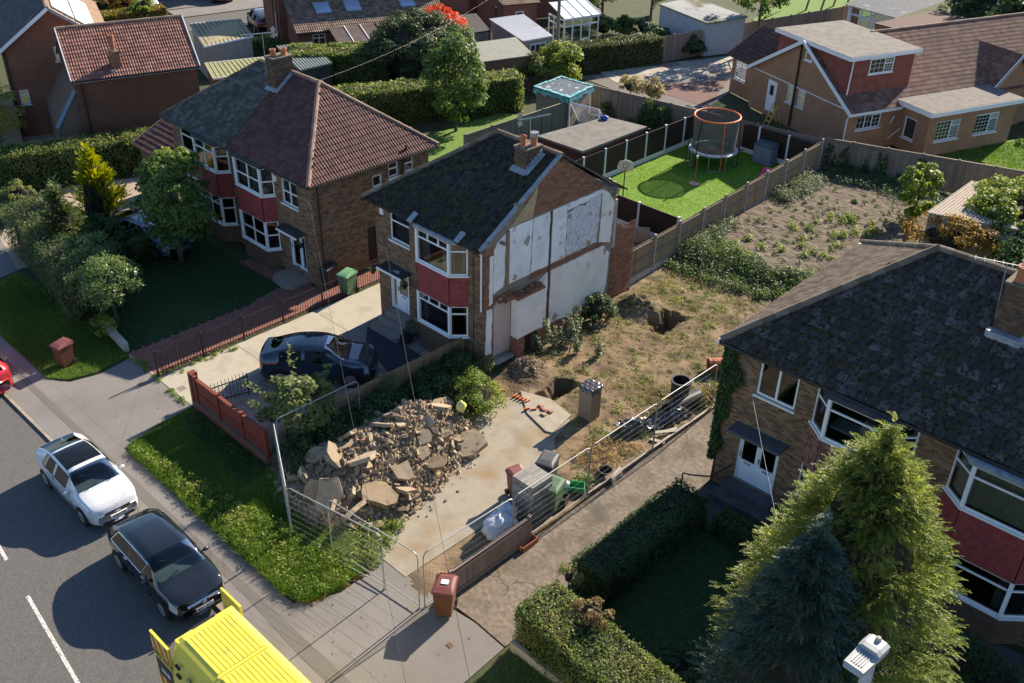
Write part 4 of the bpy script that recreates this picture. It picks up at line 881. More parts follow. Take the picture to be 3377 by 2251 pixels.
def canopy(parent, x0, x1, y0, y1, z, m=None, n='canopy', slope=.05):
    mb = MB(); mb.add([(x0, y0, z), (x1, y0, z), (x1, y1, z+slope), (x0, y1, z+slope), (x0, y0, z+.09), (x1, y0, z+.09), (x1, y1, z+.09+slope), (x0, y1, z+.09+slope)], [(0, 3, 2, 1), (4, 5, 6, 7), (0, 1, 5, 4), (1, 2, 6, 5), (2, 3, 7, 6), (3, 0, 4, 7)])
    o = mb.build(n, m or M_felt2, parent); MB().box((x0-.01, y0-.025, z-.02), (x1+.01, y0-.002, z+.07)).build('fascia', M_white, o); return o
front_door(H, (LX+.67, FY, .66), (1, 0, 0), (0, -1, 0), 1.1, 1.74, [(0.04, .36, 'side'), (.36, .97, 'half')])
M_canmoss = overlay(mat('lichened_felt', [(.02, .022, .026), (.05, .052, .056)], .9, 4, .3), (.42, .43, .43), 3.2, .60, .66); canopy(H, -27.08, -25.66, 20.85, FY, 2.52, M_canmoss)
MB().box((-27.05, 20.35, 0), (-25.5, 21.4, .22)).box((-27.0, 20.75, .22), (-25.6, 21.4, .43)).box((-26.95, 21.05, .43), (-25.75, 21.4, .62)).build('step', M_flag, H)
MB().box((-27.35, 21.33, 4.55), (-27.15, 21.39, 4.85)).build('alarm_box', M_white, H)
gutter(H, (-27.95, 21.06, 5.06), (-21.7, 21.06, 5.06)); MB().tube([(-21.85, 21.12, 5.0), (-21.86, 21.33, 4.85), (-21.86, 21.33, 2.6)], .035).build('downpipe', M_white, H)
MB().tube([(-22.3, 21.36, 4.9), (-22.28, 21.375, 2.0), (-22.3, 21.37, .4)], .012, 5).build('cable', M_dark, H)
# roof
M_moss = mat('roof_moss', [(.010, .009, .005), (.03, .026, .010), (.055, .05, .016)], .98, 8, .6, 60, rnd=.7, spread=(.2, .8))
E0 = 5.12; rM = roof(H, [(-27.95, 21.02, E0), (-21.62, 21.02, E0), (-21.62, 25.0, 7.55), (-24.75, 25.0, 7.55)], .27, .29, T_moss, gap=.95, under=M_twig); moss(rM, [(-27.95, 21.02, E0), (-21.62, 21.02, E0), (-21.62, 25.0, 7.55), (-24.75, 25.0, 7.55)], 2600, M_moss, seed=4, thr=-.1)
roof(H, [(-21.62, 29.0, E0), (-27.95, 29.0, E0), (-24.75, 25.0, 7.55), (-21.62, 25.0, 7.55)], .27, .29, T_moss, tiles=False); roof(H, [(-27.95, 29.0, E0), (-27.95, 21.02, E0), (-24.75, 25.0, 7.55)], .27, .29, T_moss, tiles=False)
ridge(H, (-21.6, 25.0, 7.57), (-24.8, 25.0, 7.57), T_ridged); ridge(H, (-27.95, 21.02, E0+.03), (-24.75, 25.0, 7.58), T_ridged)
MB().bar((PX+.1, 21.05, 5.16), (PX+.1, 24.98, 7.58), .12, .1).build('verge_flashing', M_lead, H)
vt = MB()
for i in range(14): f = (i+.5)/14; vt.fb((PX+.02, 25.05+3.6*f, 7.54-2.35*f), (1, 0, 0), (0, .84, -.545), -.25, .12, 0, .035, -.16, .14, Z=(0, .545, .84), t=random.random())
vt.build('verge_tiles', T_ridged, H)
ch = chimney(H, -22.68, 24.4, .6, .75, 6.3, 7.72, [(-22.8, 24.25, .33, .12, M_terra), (-22.55, 24.55, .36, .12, M_terra)], M_brickC)
MB().cyl((-22.55, 24.55, 8.1), (-22.55, 24.55, 8.26), .15, n=14).build('chimney_cowl', M_alu, ch)
fl = MB(); fl.fb((-22.98, 24.05, 7.03), (1, 0, 0), (0, -.85, -.53), -.06, .7, 0, .04, 0, .26, Z=(0, -.53, .85))
for i in range(6): fl.box((-22.372, 24.0+i*.13, 6.9+i*.08), (-22.345, 24.14+i*.13, 7.2+i*.08))
fl.fb((-22.36, 23.85, 6.96), (1, 0, 0), (0, .853, .521), 0, .2, -.02, .02, 0, 1.05, Z=(0, -.53, .85)); fl.build('flashing', M_lead, ch)
aerial('long TV aerial on the mossy roof by the two clay pots', (-22.9, 24.75, 7.7), (-22.95, 24.75, 8.6), (.45, .9, .1), 1.2, 16)
# ------------------------------------------------------------------ left pair of houses
H = thing('semi_detached_pair', 'brick semi-detached pair with brown tiled hip roof and red bay aprons', 'house', (-36.5, 24, 0))
FY, RX, LX, BY = 20.9, -31.1, -41.85, 27.1; W = RX-LX
opsF = [(8.65, 9.75, 3.24, 4.33), (8.87, 9.97, .38, 2.12), (5.6, 8.12, .05, 4.62), (.65, 1.75, 3.3, 4.38), (2.5, 4.75, .05, 4.6), (.7, 1.8, .38, 2.1)]
wf = wall('wall', H, (LX, FY, 0), (1, 0, 0), (0, -1, 0), W, 0, 4.75, opsF, M_mortar); bricks([((LX, FY, 0), (1, 0, 0), (0, -1, 0), W, 0, 4.73, opsF, None)], M_brickM, wf, limit=150)
opsS = [(3.08, 3.6, 3.6, 4.13), (3.95, 4.5, 3.8, 4.47), (4.8, 5.35, 3.8, 4.5), (2.65, 3.15, .3, 1.9)]
ws = wall('wall', H, (RX, FY, 0), (0, 1, 0), (1, 0, 0), BY-FY, 0, 4.75, opsS, M_mortar); bricks([((RX, FY, 0), (0, 1, 0), (1, 0, 0), BY-FY, 0, 4.73, opsS, lambda u, z: not (2.60 < z < 2.68))], M_brickM, ws, limit=150)
wall('wall', H, (LX, BY, 0), (0, -1, 0), (-1, 0, 0), BY-FY, 0, 4.75, [], M_wallM); wall('wall', H, (RX, BY, 0), (-1, 0, 0), (0, 1, 0), W, 0, 4.75, [], M_wallM)
window(H, (LX+8.65, FY, 3.24), (1, 0, 0), (0, -1, 0), 1.1, 1.09, (0, .5, 1), ((0, .5, 1),), curtain=(M_curtain, [(.02, .98)]))
window(H, (LX+.65, FY, 3.3), (1, 0, 0), (0, -1, 0), 1.1, 1.08, (0, 1), ((0, .68, 1),))
for u, z, w_, h_ in ((3.08, 3.6, .52, .53), (3.95, 3.8, .55, .67), (4.8, 3.8, .55, .7)): window(H, (RX, FY+u, z), (0, 1, 0), (1, 0, 0), w_, h_, (0, 1), ((0, .55, 1),) if u > 3.5 else ((0, 1),), fr=.07, curtain=(M_curtain, [(.05, .95)]))
MB().box((RX-.1, FY+2.65, .3), (RX-.06, FY+3.15, 1.9)).build('side_door', M_brownfence, H)
rw3 = ((0, .5, 1),); bay(H, [(-36.3, FY), (-35.85, 20.42), (-34.0, 20.42), (-33.72, FY)], (0, .9, 2.2, 3.38, 4.6), M_wallM, (0, .5, 1), ((0, .5, 1), (0, .5, 1)), M_felt2, curt_up=(M_curtain, [(.02, .98)]), side_rows=rw3)
bay(H, [(-39.35, FY), (-39.05, 20.42), (-37.45, 20.42), (-37.1, FY)], (0, .9, 2.2, 3.4, 4.58), M_wallM, (0, .5, 1), ((0, .7, 1), (0, .7, 1)), M_felt2, side_rows=((0, .6, 1),))
front_door(H, (LX+8.87, FY, .4), (1, 0, 0), (0, -1, 0), 1.1, 1.7, [(0.04, .62, 'full'), (.62, .97, 'side')]); canopy(H, -33.15, -31.72, 20.4, FY, 2.18)
front_door(H, (LX+.7, FY, .4), (1, 0, 0), (0, -1, 0), 1.1, 1.7, [(0.04, .96, 'full')])
MB().prism([(-33.2, 20.1), (-32.9, 19.8), (-32, 19.75), (-31.7, 20.0), (-31.65, 20.9), (-33.25, 20.9)], 0, .16).build('step', M_flag, H)
MB().tube([(RX+.06, 21.15, 4.7), (RX+.06, 21.2, .1)], .035).build('downpipe', M_dark, H); MB().tube([(RX+.3, 25.7, 4.7), (RX+.08, 25.6, 4.4), (RX+.08, 25.6, .1)], .05).build('soil_pipe', M_dark, H); MB().tube([(RX+.08, 25.65, 4.4), (RX+.16, 25.75, 5.1)], .05).build('vent_pipe', M_dark, H)
MB().box((RX+.003, FY+.1, 2.61), (RX+.03, FY+3.6, 2.68)).build('string_course', M_brickM, H)
MB().box((-33.68, FY-.05, 4.05), (-33.5, FY-.005, 4.3)).build('alarm_box', M_white, H)
E0 = 4.72; ex0, ex1, ey0, ey1, rz, ra, rb2, ry = -42.15, -30.8, 20.58, 27.42, 7.33, -38.64, -34.4, 24.0; sx = -36.6
roof(H, [(sx, ey0, E0), (ex1, ey0, E0), (rb2, ry, rz), (sx, ry, rz)], .28, .30, T_left, limit=130, thing_key='LF', gap=.97, under=M_twig); roof(H, [(ex1, ey0, E0), (ex1, ey1, E0), (rb2, ry, rz)], .28, .30, T_left, limit=170, thing_key='LS', gap=.97, under=M_twig)
roof(H, [(ex0, ey0, E0), (sx, ey0, E0), (sx, ry, rz), (ra, ry, rz)], .24, .22, T_oldL, limit=0, flat=True); roof(H, [(ex1, ey1, E0), (ex0, ey1, E0), (ra, ry, rz), (rb2, ry, rz)], .28, .3, T_left, tiles=False); roof(H, [(ex0, ey1, E0), (ex0, ey0, E0), (ra, ry, rz)], .28, .3, T_oldL, tiles=False)
ridge(H, (rb2, ry, rz+.02), (ra, ry, rz+.02), T_ridge); ridge(H, (ex1, ey0, E0+.03), (rb2, ry, rz+.03), T_ridge); ridge(H, (ex1, ey1, E0+.03), (rb2, ry, rz+.03), T_ridge); ridge(H, (ex0, ey0, E0+.03), (ra, ry, rz+.03), T_ridged, r=.07)
gutter(H, (ex0, ey0-.03, E0-.05), (ex1, ey0-.03, E0-.05)); gutter(H, (ex1+.03, ey0, E0-.05), (ex1+.03, ey1, E0-.05))
ch = chimney(H, -36.6, 23.6, .6, .95, 6.2, 8.0, [(-36.7, 23.4, .28, .12, M_terra), (-36.5, 23.8, .28, .13, M_terra)], M_brickC)
MB().fb((-36.27, 23.0, 6.68), (1, 0, 0), (0, .8, .6), 0, .2, -.02, .02, 0, 1.1, Z=(0, -.6, .8)).fb((-36.95, 23.12, 6.78), (1, 0, 0), (0, -.8, -.6), 0, .7, 0, .03, 0, .2, Z=(0, -.6, .8)).build('flashing', M_lead, ch)
aerial('TV aerial strapped to the chimney between two clay pots on the left pair', (-36.95, 23.15, 7.2), (-36.95, 23.15, 9.0), (-.2, -1, .05), 1.5, 18)
# side extension
X = thing('side_extension', 'low brick extension with brown pantiled lean-to roof beside the left pair', 'extension', (-43.5, 22, 0)); wall('wall', X, (-45.0, 20.65, 0), (1, 0, 0), (0, -1, 0), 3.15, 0, 2.5, [(1.0, 2.6, .9, 2.1)], M_wallM); wall('wall', X, (-45, 25, 0), (0, -1, 0), (-1, 0, 0), 4.35, 0, 2.5, [], M_wallM)
window(X, (-44.0, 20.65, .9), (1, 0, 0), (0, -1, 0), 1.6, 1.2, (0, .5, 1), ((0, .7, 1),)); roof(X, [(-45.25, 20.4, 2.5), (-41.85, 20.4, 2.5), (-41.85, 23.2, 3.75), (-45.25, 23.2, 3.75)], .28, .3, T_left, limit=60); ridge(X, (-45.25, 20.4, 2.53), (-45.25, 23.2, 3.78), T_ridge, r=.08)
# ------------------------------------------------------------------ right pair of houses
th = math.radians(1.45); RO = Vector((-12.41, 22.35, 0)); RU = Vector((math.cos(th), math.sin(th), 0)); RN = Vector((math.sin(th), -math.cos(th), 0))
rp = lambda s, t, z=0: RO+RU*s-RN*t+Vector((0, 0, z))
H = thing('grey_roofed_semi_pair', 'brown brick semi pair with mossy grey roof behind the golden conifer', 'house', tuple(rp(6.2, 4.2))); RW, RD = 12.5, 8.2
opsF = [(1.0, 2.25, 3.84, 5.06), (.77, 2.1, .55, 2.38), (2.85, 5.72, .05, 5.1), (6.75, 9.6, .05, 5.05)]
wf = wall('wall', H, rp(0, 0), RU, RN, RW, 0, 5.32, opsF, M_mortar); bricks([(rp(0, 0), RU, RN, RW, 0, 5.3, opsF, None)], M_brickM, wf)
wall('wall', H, rp(0, RD), -(-RN), -RU, RD, 0, 5.32, [], M_wallM); wall('wall', H, rp(RW, 0), -RN, RU, RD, 0, 5.32, [], M_wallM); wall('wall', H, rp(RW, RD), -RU, -RN, RW, 0, 5.32, [], M_wallM)
window(H, rp(1.0, 0, 3.84), RU, RN, 1.25, 1.22, (0, .5, 1), ((0, 1),), fr=.07)
front_door(H, rp(.77, 0, .57), RU, RN, 1.33, 1.8, [(.02, .5, 'half'), (.5, .98, 'half')])
mbc = MB(); mbc.fb(rp(.6, 0, 2.55), RU, RN, 0, 1.72, 0, .1, 0, .58); mbc.build('canopy', mat('mossy_canopy', [(.05, .06, .075), (.1, .11, .12)], .9, 5, .3), H)
mbs = MB(); mbs.fb(rp(.5, 0), RU, RN, 0, 1.9, 0, .28, 0, .85); mbs.fb(rp(.6, 0), RU, RN, 0, 1.7, .28, .53, 0, .45); mbs.build('step', mat('dark_step', [(.06, .062, .07), (.1, .1, .105)], .9, 4, .2), H)
T_hang2 = mat('worn_pink_hanging_tile', [(.13, .055, .045), (.22, .10, .08), (.26, .14, .11)], .85, 3, .25, 40, rnd=.6)
P4 = lambda a: [tuple(rp(s, t))[:2] for s, t in a]
bay(H, P4([(2.82, 0), (3.42, -.5), (5.25, -.5), (5.75, 0)]), (0, 1.2, 2.4, 3.8, 5.1), M_wallM, (0, 1), ((0, .74, 1),), M_felt2, tile_mat=T_hang2)
bay(H, P4([(6.72, 0), (7.34, -.5), (9.05, -.5), (9.62, 0)]), (0, 1.0, 2.22, 3.7, 5.05), M_wallM, (0, 1), ((0, .74, 1),), M_lead, curt_up=(M_blind, [(.02, .98)]), curt_low=(M_curtain, [(.02, .2), (.8, .98)]))
lp = thing('table_lamp', 'round pale lamp standing behind the upstairs bay window', 'lamp', tuple(rp(4.35, .35, 3.8))); c0 = rp(4.35, .3, 3.8); MB().cyl(c0, c0+Vector((0, 0, .25)), .03, n=8).build('stem', M_alu, lp)
MB().cyl(c0+Vector((0, 0, .25)), c0+Vector((0, 0, .6)), .24, .14, 16).build('lamp_shade', M_blind, lp); MB().fb(rp(3.3, .75, 3.72), RU, RN, 0, 2.1, 0, .06, 0, .55).build('shelf_board', M_white, lp)
E0 = 5.3; e = lambda s, t: tuple(rp(s, t, E0)); rz = 7.98; ra, rb2 = tuple(rp(3.62, 4.3, rz)), tuple(rp(9.1, 4.3, rz))
roof(H, [e(-.22, -.32), e(12.75, -.32), rb2, ra], .3, .31, T_right, rolls=1, jz=.014, jitter=.018, limit=200, thing_key='RF', gap=.95, under=M_twig, stagger=True); moss(bpy.data.objects[H.children[-1].name], [e(-.22, -.32), e(12.75, -.32), rb2, ra], 4200, M_moss); roof(H, [e(-.22, 8.6), e(-.22, -.32), ra], .2, .28, T_hiplit, rolls=1, limit=100, thing_key='RS')
roof(H, [e(12.75, 8.6), e(-.22, 8.6), ra, rb2], .3, .3, T_right, tiles=False); roof(H, [e(12.75, -.32), e(12.75, 8.6), rb2], .3, .3, T_right, tiles=False)
up = Vector((0, 0, .04)); ridge(H, Vector(e(-.22, -.32))+up, Vector(ra)+up, T_ridged, r=.13); ridge(H, Vector(e(-.22, 8.6))+up, Vector(ra)+up, T_ridged, r=.12); ridge(H, Vector(ra)+up, Vector(rb2)+up, T_ridged, r=.12)
gutter(H, rp(-.2, -.37, 5.24), rp(12.7, -.37, 5.24)); gutter(H, rp(-.27, 8.6, 5.24), rp(-.27, -.37, 5.24), m=M_white)
c0 = rp(6.4, 3.1); ch = chimney(H, c0.x, c0.y, .75, 1.0, 6.3, 8.45, [(c0.x-.12, c0.y-.25, .42, .16, M_terra), (c0.x+.1, c0.y+.3, .42, .16, M_terra)], M_brickC)
MB().box((c0.x-.46, c0.y-.72, 6.92), (c0.x+.46, c0.y-.5, 7.12)).fb((c0.x+.38, c0.y-.7, 7.0), (1, 0, 0), (0, .86, .52), 0, .2, -.02, .03, 0, 1.3, Z=(0, -.52, .86)).build('flashing', M_lead, ch)
aerial('TV aerial ladder mast on the right chimney', (c0.x-.45, c0.y-.2, 7.2), (c0.x-.55, c0.y-.35, 8.9), (-.6, -.2, 0), 1.2, 6)
# ------------------------------------------------------------------ vehicles
def paint(name, c, rough=.25, metal=0.0): return mat(name, [c, tuple(min(1, x*1.08+.002) for x in c)], rough, 3, spec=.5, coat=.8, metal=metal)
M_tyre = mat('tyre_rubber', [(.012, .012, .012), (.02, .02, .02)], .85, 8)
M_rim = mat('alloy_rim', [(.4, .41, .42), (.5, .5, .5)], .35, 5, metal=.8)
M_chrome = mat('chrome', [(.6, .6, .62), (.7, .7, .7)], .15, 5, metal=1)
M_lens = mat('headlight_lens', [(.35, .37, .4), (.55, .57, .6)], .1, 8, spec=.8, coat=1)
M_tail = mat('tail_lens', [(.25, .01, .01), (.35, .02, .02)], .2, 8, coat=.6)
M_plate = mat('white_plate', [(.75, .75, .72), (.78, .78, .76)], .4, 3); M_yplate = mat('yellow_plate', [(.75, .55, .03), (.8, .6, .05)], .4, 3)
M_black = mat('black_ink', [(.01, .01, .01), (.015, .015, .015)], .6, 3)
STY = {
 'saloon': dict(x=[-.5, -.49, -.46, -.40, -.30, -.18, -.05, .06, .13, .22, .28, .36, .43, .475, .5], zt=[.46, .72, .775, .80, .90, .985, 1.0, .985, .93, .76, .69, .665, .625, .56, .42],
   zb=[.44, .62, .68, .69, .69, .68, .67, .665, .66, .655, .65, .63, .59, .52, .40], wb=[.72, .85, .93, .965, .99, 1, 1, 1, 1, .995, .985, .96, .92, .86, .74], wr=[.60, .70, .68, .60, .59, .63, .66, .67, .68, .72, .80, .82, .80, .76, .66],
   ws=(.085, .255), rw=(-.455, -.235), sw=(-.30, .10), head=(.425, .478), tail=(-.497, -.47)),
 'hatch': dict(x=[-.5, -.49, -.46, -.42, -.34, -.22, -.05, .06, .14, .22, .29, .36, .43, .475, .5], zt=[.45, .64, .73, .80, .895, .965, 1.0, .985, .92, .77, .685, .665, .62, .54, .40],
   zb=[.43, .60, .66, .67, .67, .665, .66, .655, .65, .645, .64, .625, .585, .50, .38], wb=[.74, .84, .91, .95, .985, 1, 1, 1, 1, .995, .985, .96, .91, .84, .70], wr=[.62, .64, .61, .60, .63, .67, .70, .70, .69, .72, .80, .82, .80, .76, .64],
   ws=(.085, .265), rw=(-.47, -.40), sw=(-.36, .12), head=(.40, .475), tail=(-.497, -.45))}
def car(label, loc, head, L, W, Hh, style, pm, cat='car', roofglass=False, plate=None, rear_plate=None, chrome=False, group=None, name='parked_car'):
    t = thing(name, label, cat, loc, head, group); S = STY[style]; n = 64; z0 = .17
    xs = np.interp(np.linspace(0, 1, n), np.linspace(0, 1, len(S['x'])), S['x']); 
    def sm(k):
        a = np.interp(xs, S['x'], S[k]); b = a.copy()
        for _ in range(2): b[1:-1] = (b[:-2]+2*b[1:-1]+b[2:])/4
        return b
    zt, zb, wb, wr = sm('zt')*Hh, sm('zb')*Hh, sm('wb')*W/2, sm('wr')*W/2; zb = np.minimum(zb, zt-.015); V = []
    for i in range(n):
        x = xs[i]*L; c = .12*L*0; hw, b_, r_, t_ = wb[i], zb[i], wr[i], zt[i]; zz0 = z0+.06*max(0, (abs(xs[i])-.42)/.08)
        half = [(0, zz0), (.8*hw, zz0), (.965*hw, zz0+.09), (hw, zz0+.58*(b_-zz0)), (.965*hw, b_), (.965*hw*.24+r_*.76, b_+.78*(t_-b_)), (r_, b_+.93*(t_-b_)), (.62*r_, t_-.006), (0, t_)]
        bow = -.055*L*.6*np.sign(xs[i])*max(0, abs(xs[i])-.40)/.10
        ring = [(x+bow*(y/(W/2))**2, y, z) for y, z in half]+[(x+bow*(y/(W/2))**2, -y, z) for y, z in half[-2:0:-1]]; V += ring
    k = 16; P = {'body': [], 'windscreen': [], 'rear_window': [], 'side_window': [], 'headlight': [], 'tail_light': [], 'glass_roof': [], 'roof': []}; P2 = {}
    for i in range(n-1):
        xm = (xs[i]+xs[i+1])/2
        for s in range(k):
            seg = s if s < 8 else 15-s; side = 0 if s < 8 else 1; f = (i*k+s, i*k+(s+1) % k, (i+1)*k+(s+1) % k, (i+1)*k+s); w_ = 'body'
            if S['ws'][0] < xm < S['ws'][1] and seg in (5, 6, 7): w_ = 'windscreen'
            elif S['rw'][0] < xm < S['rw'][1] and seg in (6, 7): w_ = 'rear_window'
            elif S['sw'][0] < xm < S['sw'][1] and seg == 4 and not (abs(xm+.10) < .012): w_ = 'side_window%d%d' % (side, int(xm > -.10))
            elif S['head'][0] < xm < S['head'][1] and seg == 3: w_ = 'headlight%d' % side
            elif S['tail'][0] < xm < S['tail'][1] and seg in (3, 4): w_ = 'tail_light%d' % side
            elif roofglass and -.225 < xm < .055 and seg in (6, 7): w_ = 'glass_roof'
            P2.setdefault(w_, []).append(f)
    P2['body'] += [tuple(range(k)), tuple(range((n-1)*k, n*k))[::-1]]
    for nm, F in P2.items():
        base = nm.rstrip('01'); used = sorted({i for f in F for i in f}); mp = {a: b for b, a in enumerate(used)}
        m = {'body': pm, 'headlight': M_lens, 'tail_light': M_tail, 'windscreen': M_ws, 'glass_roof': M_bglass}.get(base, M_dglass)
        o = obj(base, [V[i] for i in used], [tuple(mp[i] for i in f)[::-1] for f in F], m, t, True, smooth=True)
    for ra, rb in ((4, 5), (12, 11)):
        ids = [i for i in range(n) if S['sw'][0] < xs[i] < S['sw'][1]]; lo_ = [V[i*k+ra] for i in ids]; hi_ = [V[i*k+rb] for i in ids]
        MB().tube([Vector(p) for p in lo_[::3]+[hi_[-1]]+hi_[::-3]+[lo_[0]]], .011, 4).build('window_trim', M_chrome if chrome else M_black, t, True)
    MB().box((.12*L, -.36*W, .5*Hh), (.25*L, .36*W, .63*Hh)).build('dashboard', mat('grey_dashboard', [(.10, .11, .11), (.15, .16, .16)], .7, 5), t, True); MB().tube([(.10*L+.03*math.sin(a_*.5236), -.19*W+.17*math.cos(a_*.5236), .69*Hh+.15*math.sin(a_*.5236)) for a_ in range(13)], .014, 5).build('steering_wheel', M_dark, t, True)
    # cabin interior
    MB().box((-.30*L, -.36*W, .3), (.2*L, .36*W, .62*Hh)).box((-.02*L, -.34*W, .62*Hh), (.02*L, -.06*W, .80*Hh)).box((-.02*L, .06*W, .62*Hh), (.02*L, .34*W, .80*Hh)).build('seats', M_dark, t, True)
    r = .205*Hh+.02
    for xw in (-.295*L, .305*L):
        for sy in (-1, 1):
            y = sy*(W/2-.07); wo = MB().cyl((xw, y-.1*sy, r), (xw, y+.075*sy, r), r, n=22).build('wheel', M_tyre, t, True)
            MB().cyl((xw, y+.07*sy, r), (xw, y+.082*sy, r), r*.68, r*.6, n=12).build('rim', M_rim, wo, True)
            MB().cyl((xw, y-.08*sy, r+.02), (xw, y+.062*sy, r+.02), r*1.13, n=22).build('wheel_arch', M_dark, t, True)
    for sy in (-1, 1):
        c = Vector((.165*L, sy*(W/2+.06), .68*Hh)); mb = MB(); nn = 8
        Vm = []; 
        for j in range(5):
            for i in range(nn): a = 2*math.pi*i/nn; s = math.sin(math.pi*(j+.6)/5.2); Vm.append((c.x+.07*(j/4-.5)*1.6, c.y+.1*s*math.cos(a), c.z+.065*s*math.sin(a)))
        F = [(j*nn+i, j*nn+(i+1) % nn, (j+1)*nn+(i+1) % nn, (j+1)*nn+i) for j in range(4) for i in range(nn)]+[tuple(range(nn)), tuple(range(4*nn, 5*nn))]
        obj('wing_mirror', Vm, F, pm, t, True, smooth=True)
        d = MB()
        for xd in (-.10*L, .15*L): d.box((xd-.006, sy*W/2*.985-.008, .3), (xd+.006, sy*W/2*.985+.010, .66*Hh))
        d.build('door_seam', M_black, t, True)
        for xd in (-.15*L, .09*L): MB().box((xd-.08, sy*W/2-.012, .575*Hh), (xd+.08, sy*W/2+.022, .60*Hh)).build('door_handle', pm if not chrome else M_chrome, t, True)
    gr = MB().box((.488*L, -.24*W, .42*Hh), (.4965*L, .24*W, .465*Hh)).build('grille', M_dark, t, True); MB().box((.485*L, -.30*W, .18*Hh), (.4955*L, .30*W, .24*Hh)).build('lower_grille', M_dark, t, True)
    if chrome: MB().box((.490*L, -.27*W, .465*Hh), (.503*L, .27*W, .495*Hh)).build('chrome_bar', M_chrome, t, True)
    wp = MB(); 
    for yy in (-.3, .12): wp.bar((.262*L, yy*W, .705*Hh), (.235*L, (yy+.26)*W, .725*Hh), .02)
    wp.build('wiper', M_black, t, True)
    if plate:
        p = MB().box((.500*L, -.25, .305*Hh), (.510*L, .25, .305*Hh+.105)).build('number_plate', M_plate, t, True); text(plate, p, (.5105*L, 0, .305*Hh+.052), (0, 1, 0), (0, 0, 1), .105, M_black, bold=.002)
    if rear_plate:
        p = MB().box((-.511*L, -.25, .45*Hh), (-.499*L, .25, .45*Hh+.11)).build('number_plate', M_yplate, t, True)
        if rear_plate is not True: text(rear_plate, p, (-.5115*L, 0, .45*Hh+.055), (0, -1, 0), (0, 0, 1), .1, M_black)
    return t
RZ = -.06
c1 = car('white electric fastback with dark glass roof, plate S70 CTA', (-25.5, 8.1, RZ), 0, 4.02, 1.62, 1.36, 'saloon', paint('white_paint', (.50, .52, .55)), roofglass=True, plate='S70 CTA')
mbx = MB().bar((2.005, -.03, .60), (2.005, .03, .60), .012, .004); 
MB().add([(1.93, -.05, .806), (1.98, -.012, .79), (1.98, .012, .79), (1.93, .05, .806), (1.955, .012, .80), (1.955, -.012, .80)], [(0, 1, 5), (2, 3, 4)]).build('bonnet_emblem', M_chrome, c1, True)
MB().add([(-1.3, -.03, 1.36), (-1.3, .03, 1.36), (-1.08, 0, 1.37), (-1.32, 0, 1.44)], [(0, 2, 3), (2, 1, 3), (1, 0, 3)]).build('roof_fin', paint('white_paint', (.7, .7, .7)), c1, True)
MB().box((1.99, .42, .33), (2.0, .56, .36)).build('fog_light', M_lens, c1, True)
c2 = car('black hatchback with chrome grille bar, plate MF61 EGX', (-20.6, 8.0, RZ), math.radians(-1), 4.1, 1.68, 1.42, 'hatch', paint('black_paint', (.008, .009, .012), .15), chrome=True, plate='MF61 EGX')
MB().cyl((2.10, 0, .69), (2.125, 0, .685), .065, n=16).build('grille_emblem', M_chrome, c2, True); MB().cyl((-1.45, .1, 1.42), (-1.5, .1, 1.56), .008, n=5).build('roof_aerial', M_black, c2, True)
c3 = car('dark blue black crossover parked skewed on the pale drive of the demolished semi', (-25.85, 17.05, .015), math.radians(43), 4.15, 1.72, 1.5, 'saloon', paint('dark_blue_paint', (.014, .030, .045), .1), group=None)
car('red hatchback cut by the left edge of the view', (-34.25, 8.05, RZ), math.radians(180), 3.9, 1.62, 1.42, 'hatch', paint('red_paint', (.5, .02, .03)), rear_plate=None); 
car('dark blue car half hidden under the maple tree', (-39.4, 17.8, .02), math.radians(12), 4.0, 1.65, 1.4, 'saloon', paint('silver_blue_paint', (.09, .13, .19), .25, .3))
# ambulance
A = thing('ambulance', 'yellow high-roof ambulance with both rear doors swung open', 'ambulance', (-15.97, 6.78, RZ)); M_ay = overlay(paint('ambulance_yellow', (.64, .54, .05), .45), (.45, .38, .08), 2.5, .55, .8, detail=8.0); M_ar = mat('reflective_red', [(.62, .07, .02), (.7, .1, .03)], .4, 4)
prof = [(-.95, .35), (-.98, 1.2), (-.95, 1.9), (-.86, 2.45), (-.74, 2.72), (-.6, 2.78), (.6, 2.78), (.74, 2.72), (.86, 2.45), (.95, 1.9), (.98, 1.2), (.95, .35)]; n = len(prof); V = []; F = []
st_ = [(0, 1, 0), (.08, 1, .0), (4.6, 1, 0), (5.2, 1, -.05), (5.7, .97, -.5), (6.3, .95, -1.4), (6.9, .9, -1.75)]
for (x, s, dz) in st_: V += [(x, y*s, z if z < 1 else max(1.0, z+dz)) for y, z in prof]
for i in range(len(st_)-1): F += [(i*n+j, i*n+(j+1) % n, (i+1)*n+(j+1) % n, (i+1)*n+j)[::-1] for j in range(n)]
F += [tuple(range(len(V)-n, len(V)))]; obj('body', V, F, M_ay, A, True)
M_ain = mat('ambulance_interior', [(.25, .25, .2), (.35, .34, .28)], .8, 3); MB().box((.02, -.85, .55), (.06, .85, .56)).box((2.5, -.85, .5), (2.55, .85, 2.5)).box((.05, -.9, .45), (2.5, .9, .52)).build('interior', M_ain, A, True)
hd = MB().box((-.06, -.74, 2.56), (.10, .74, 2.74)).build('rear_header', M_ay, A, True); MB().box((-.1, -.28, 2.70), (.03, .28, 2.765)).build('light_cluster', M_dark, A, True)
M_rib = paint('rib_yellow', (.70, .64, .03), .35)  # spare even yellow paint for the roof ribs
for sec in range(3):
    x0 = .16+sec*1.5
    for i in range(11): y = -.54+i*.108; MB().box((x0, y-.045, 2.775), (x0+1.36, y+.045, 2.796)).build('roof_rib', M_ay, A, True)
    MB().box((x0+1.40, -.64, 2.775), (x0+1.46, .64, 2.80)).build('roof_joint', M_ay, A, True)
vd = MB(); nn = 14
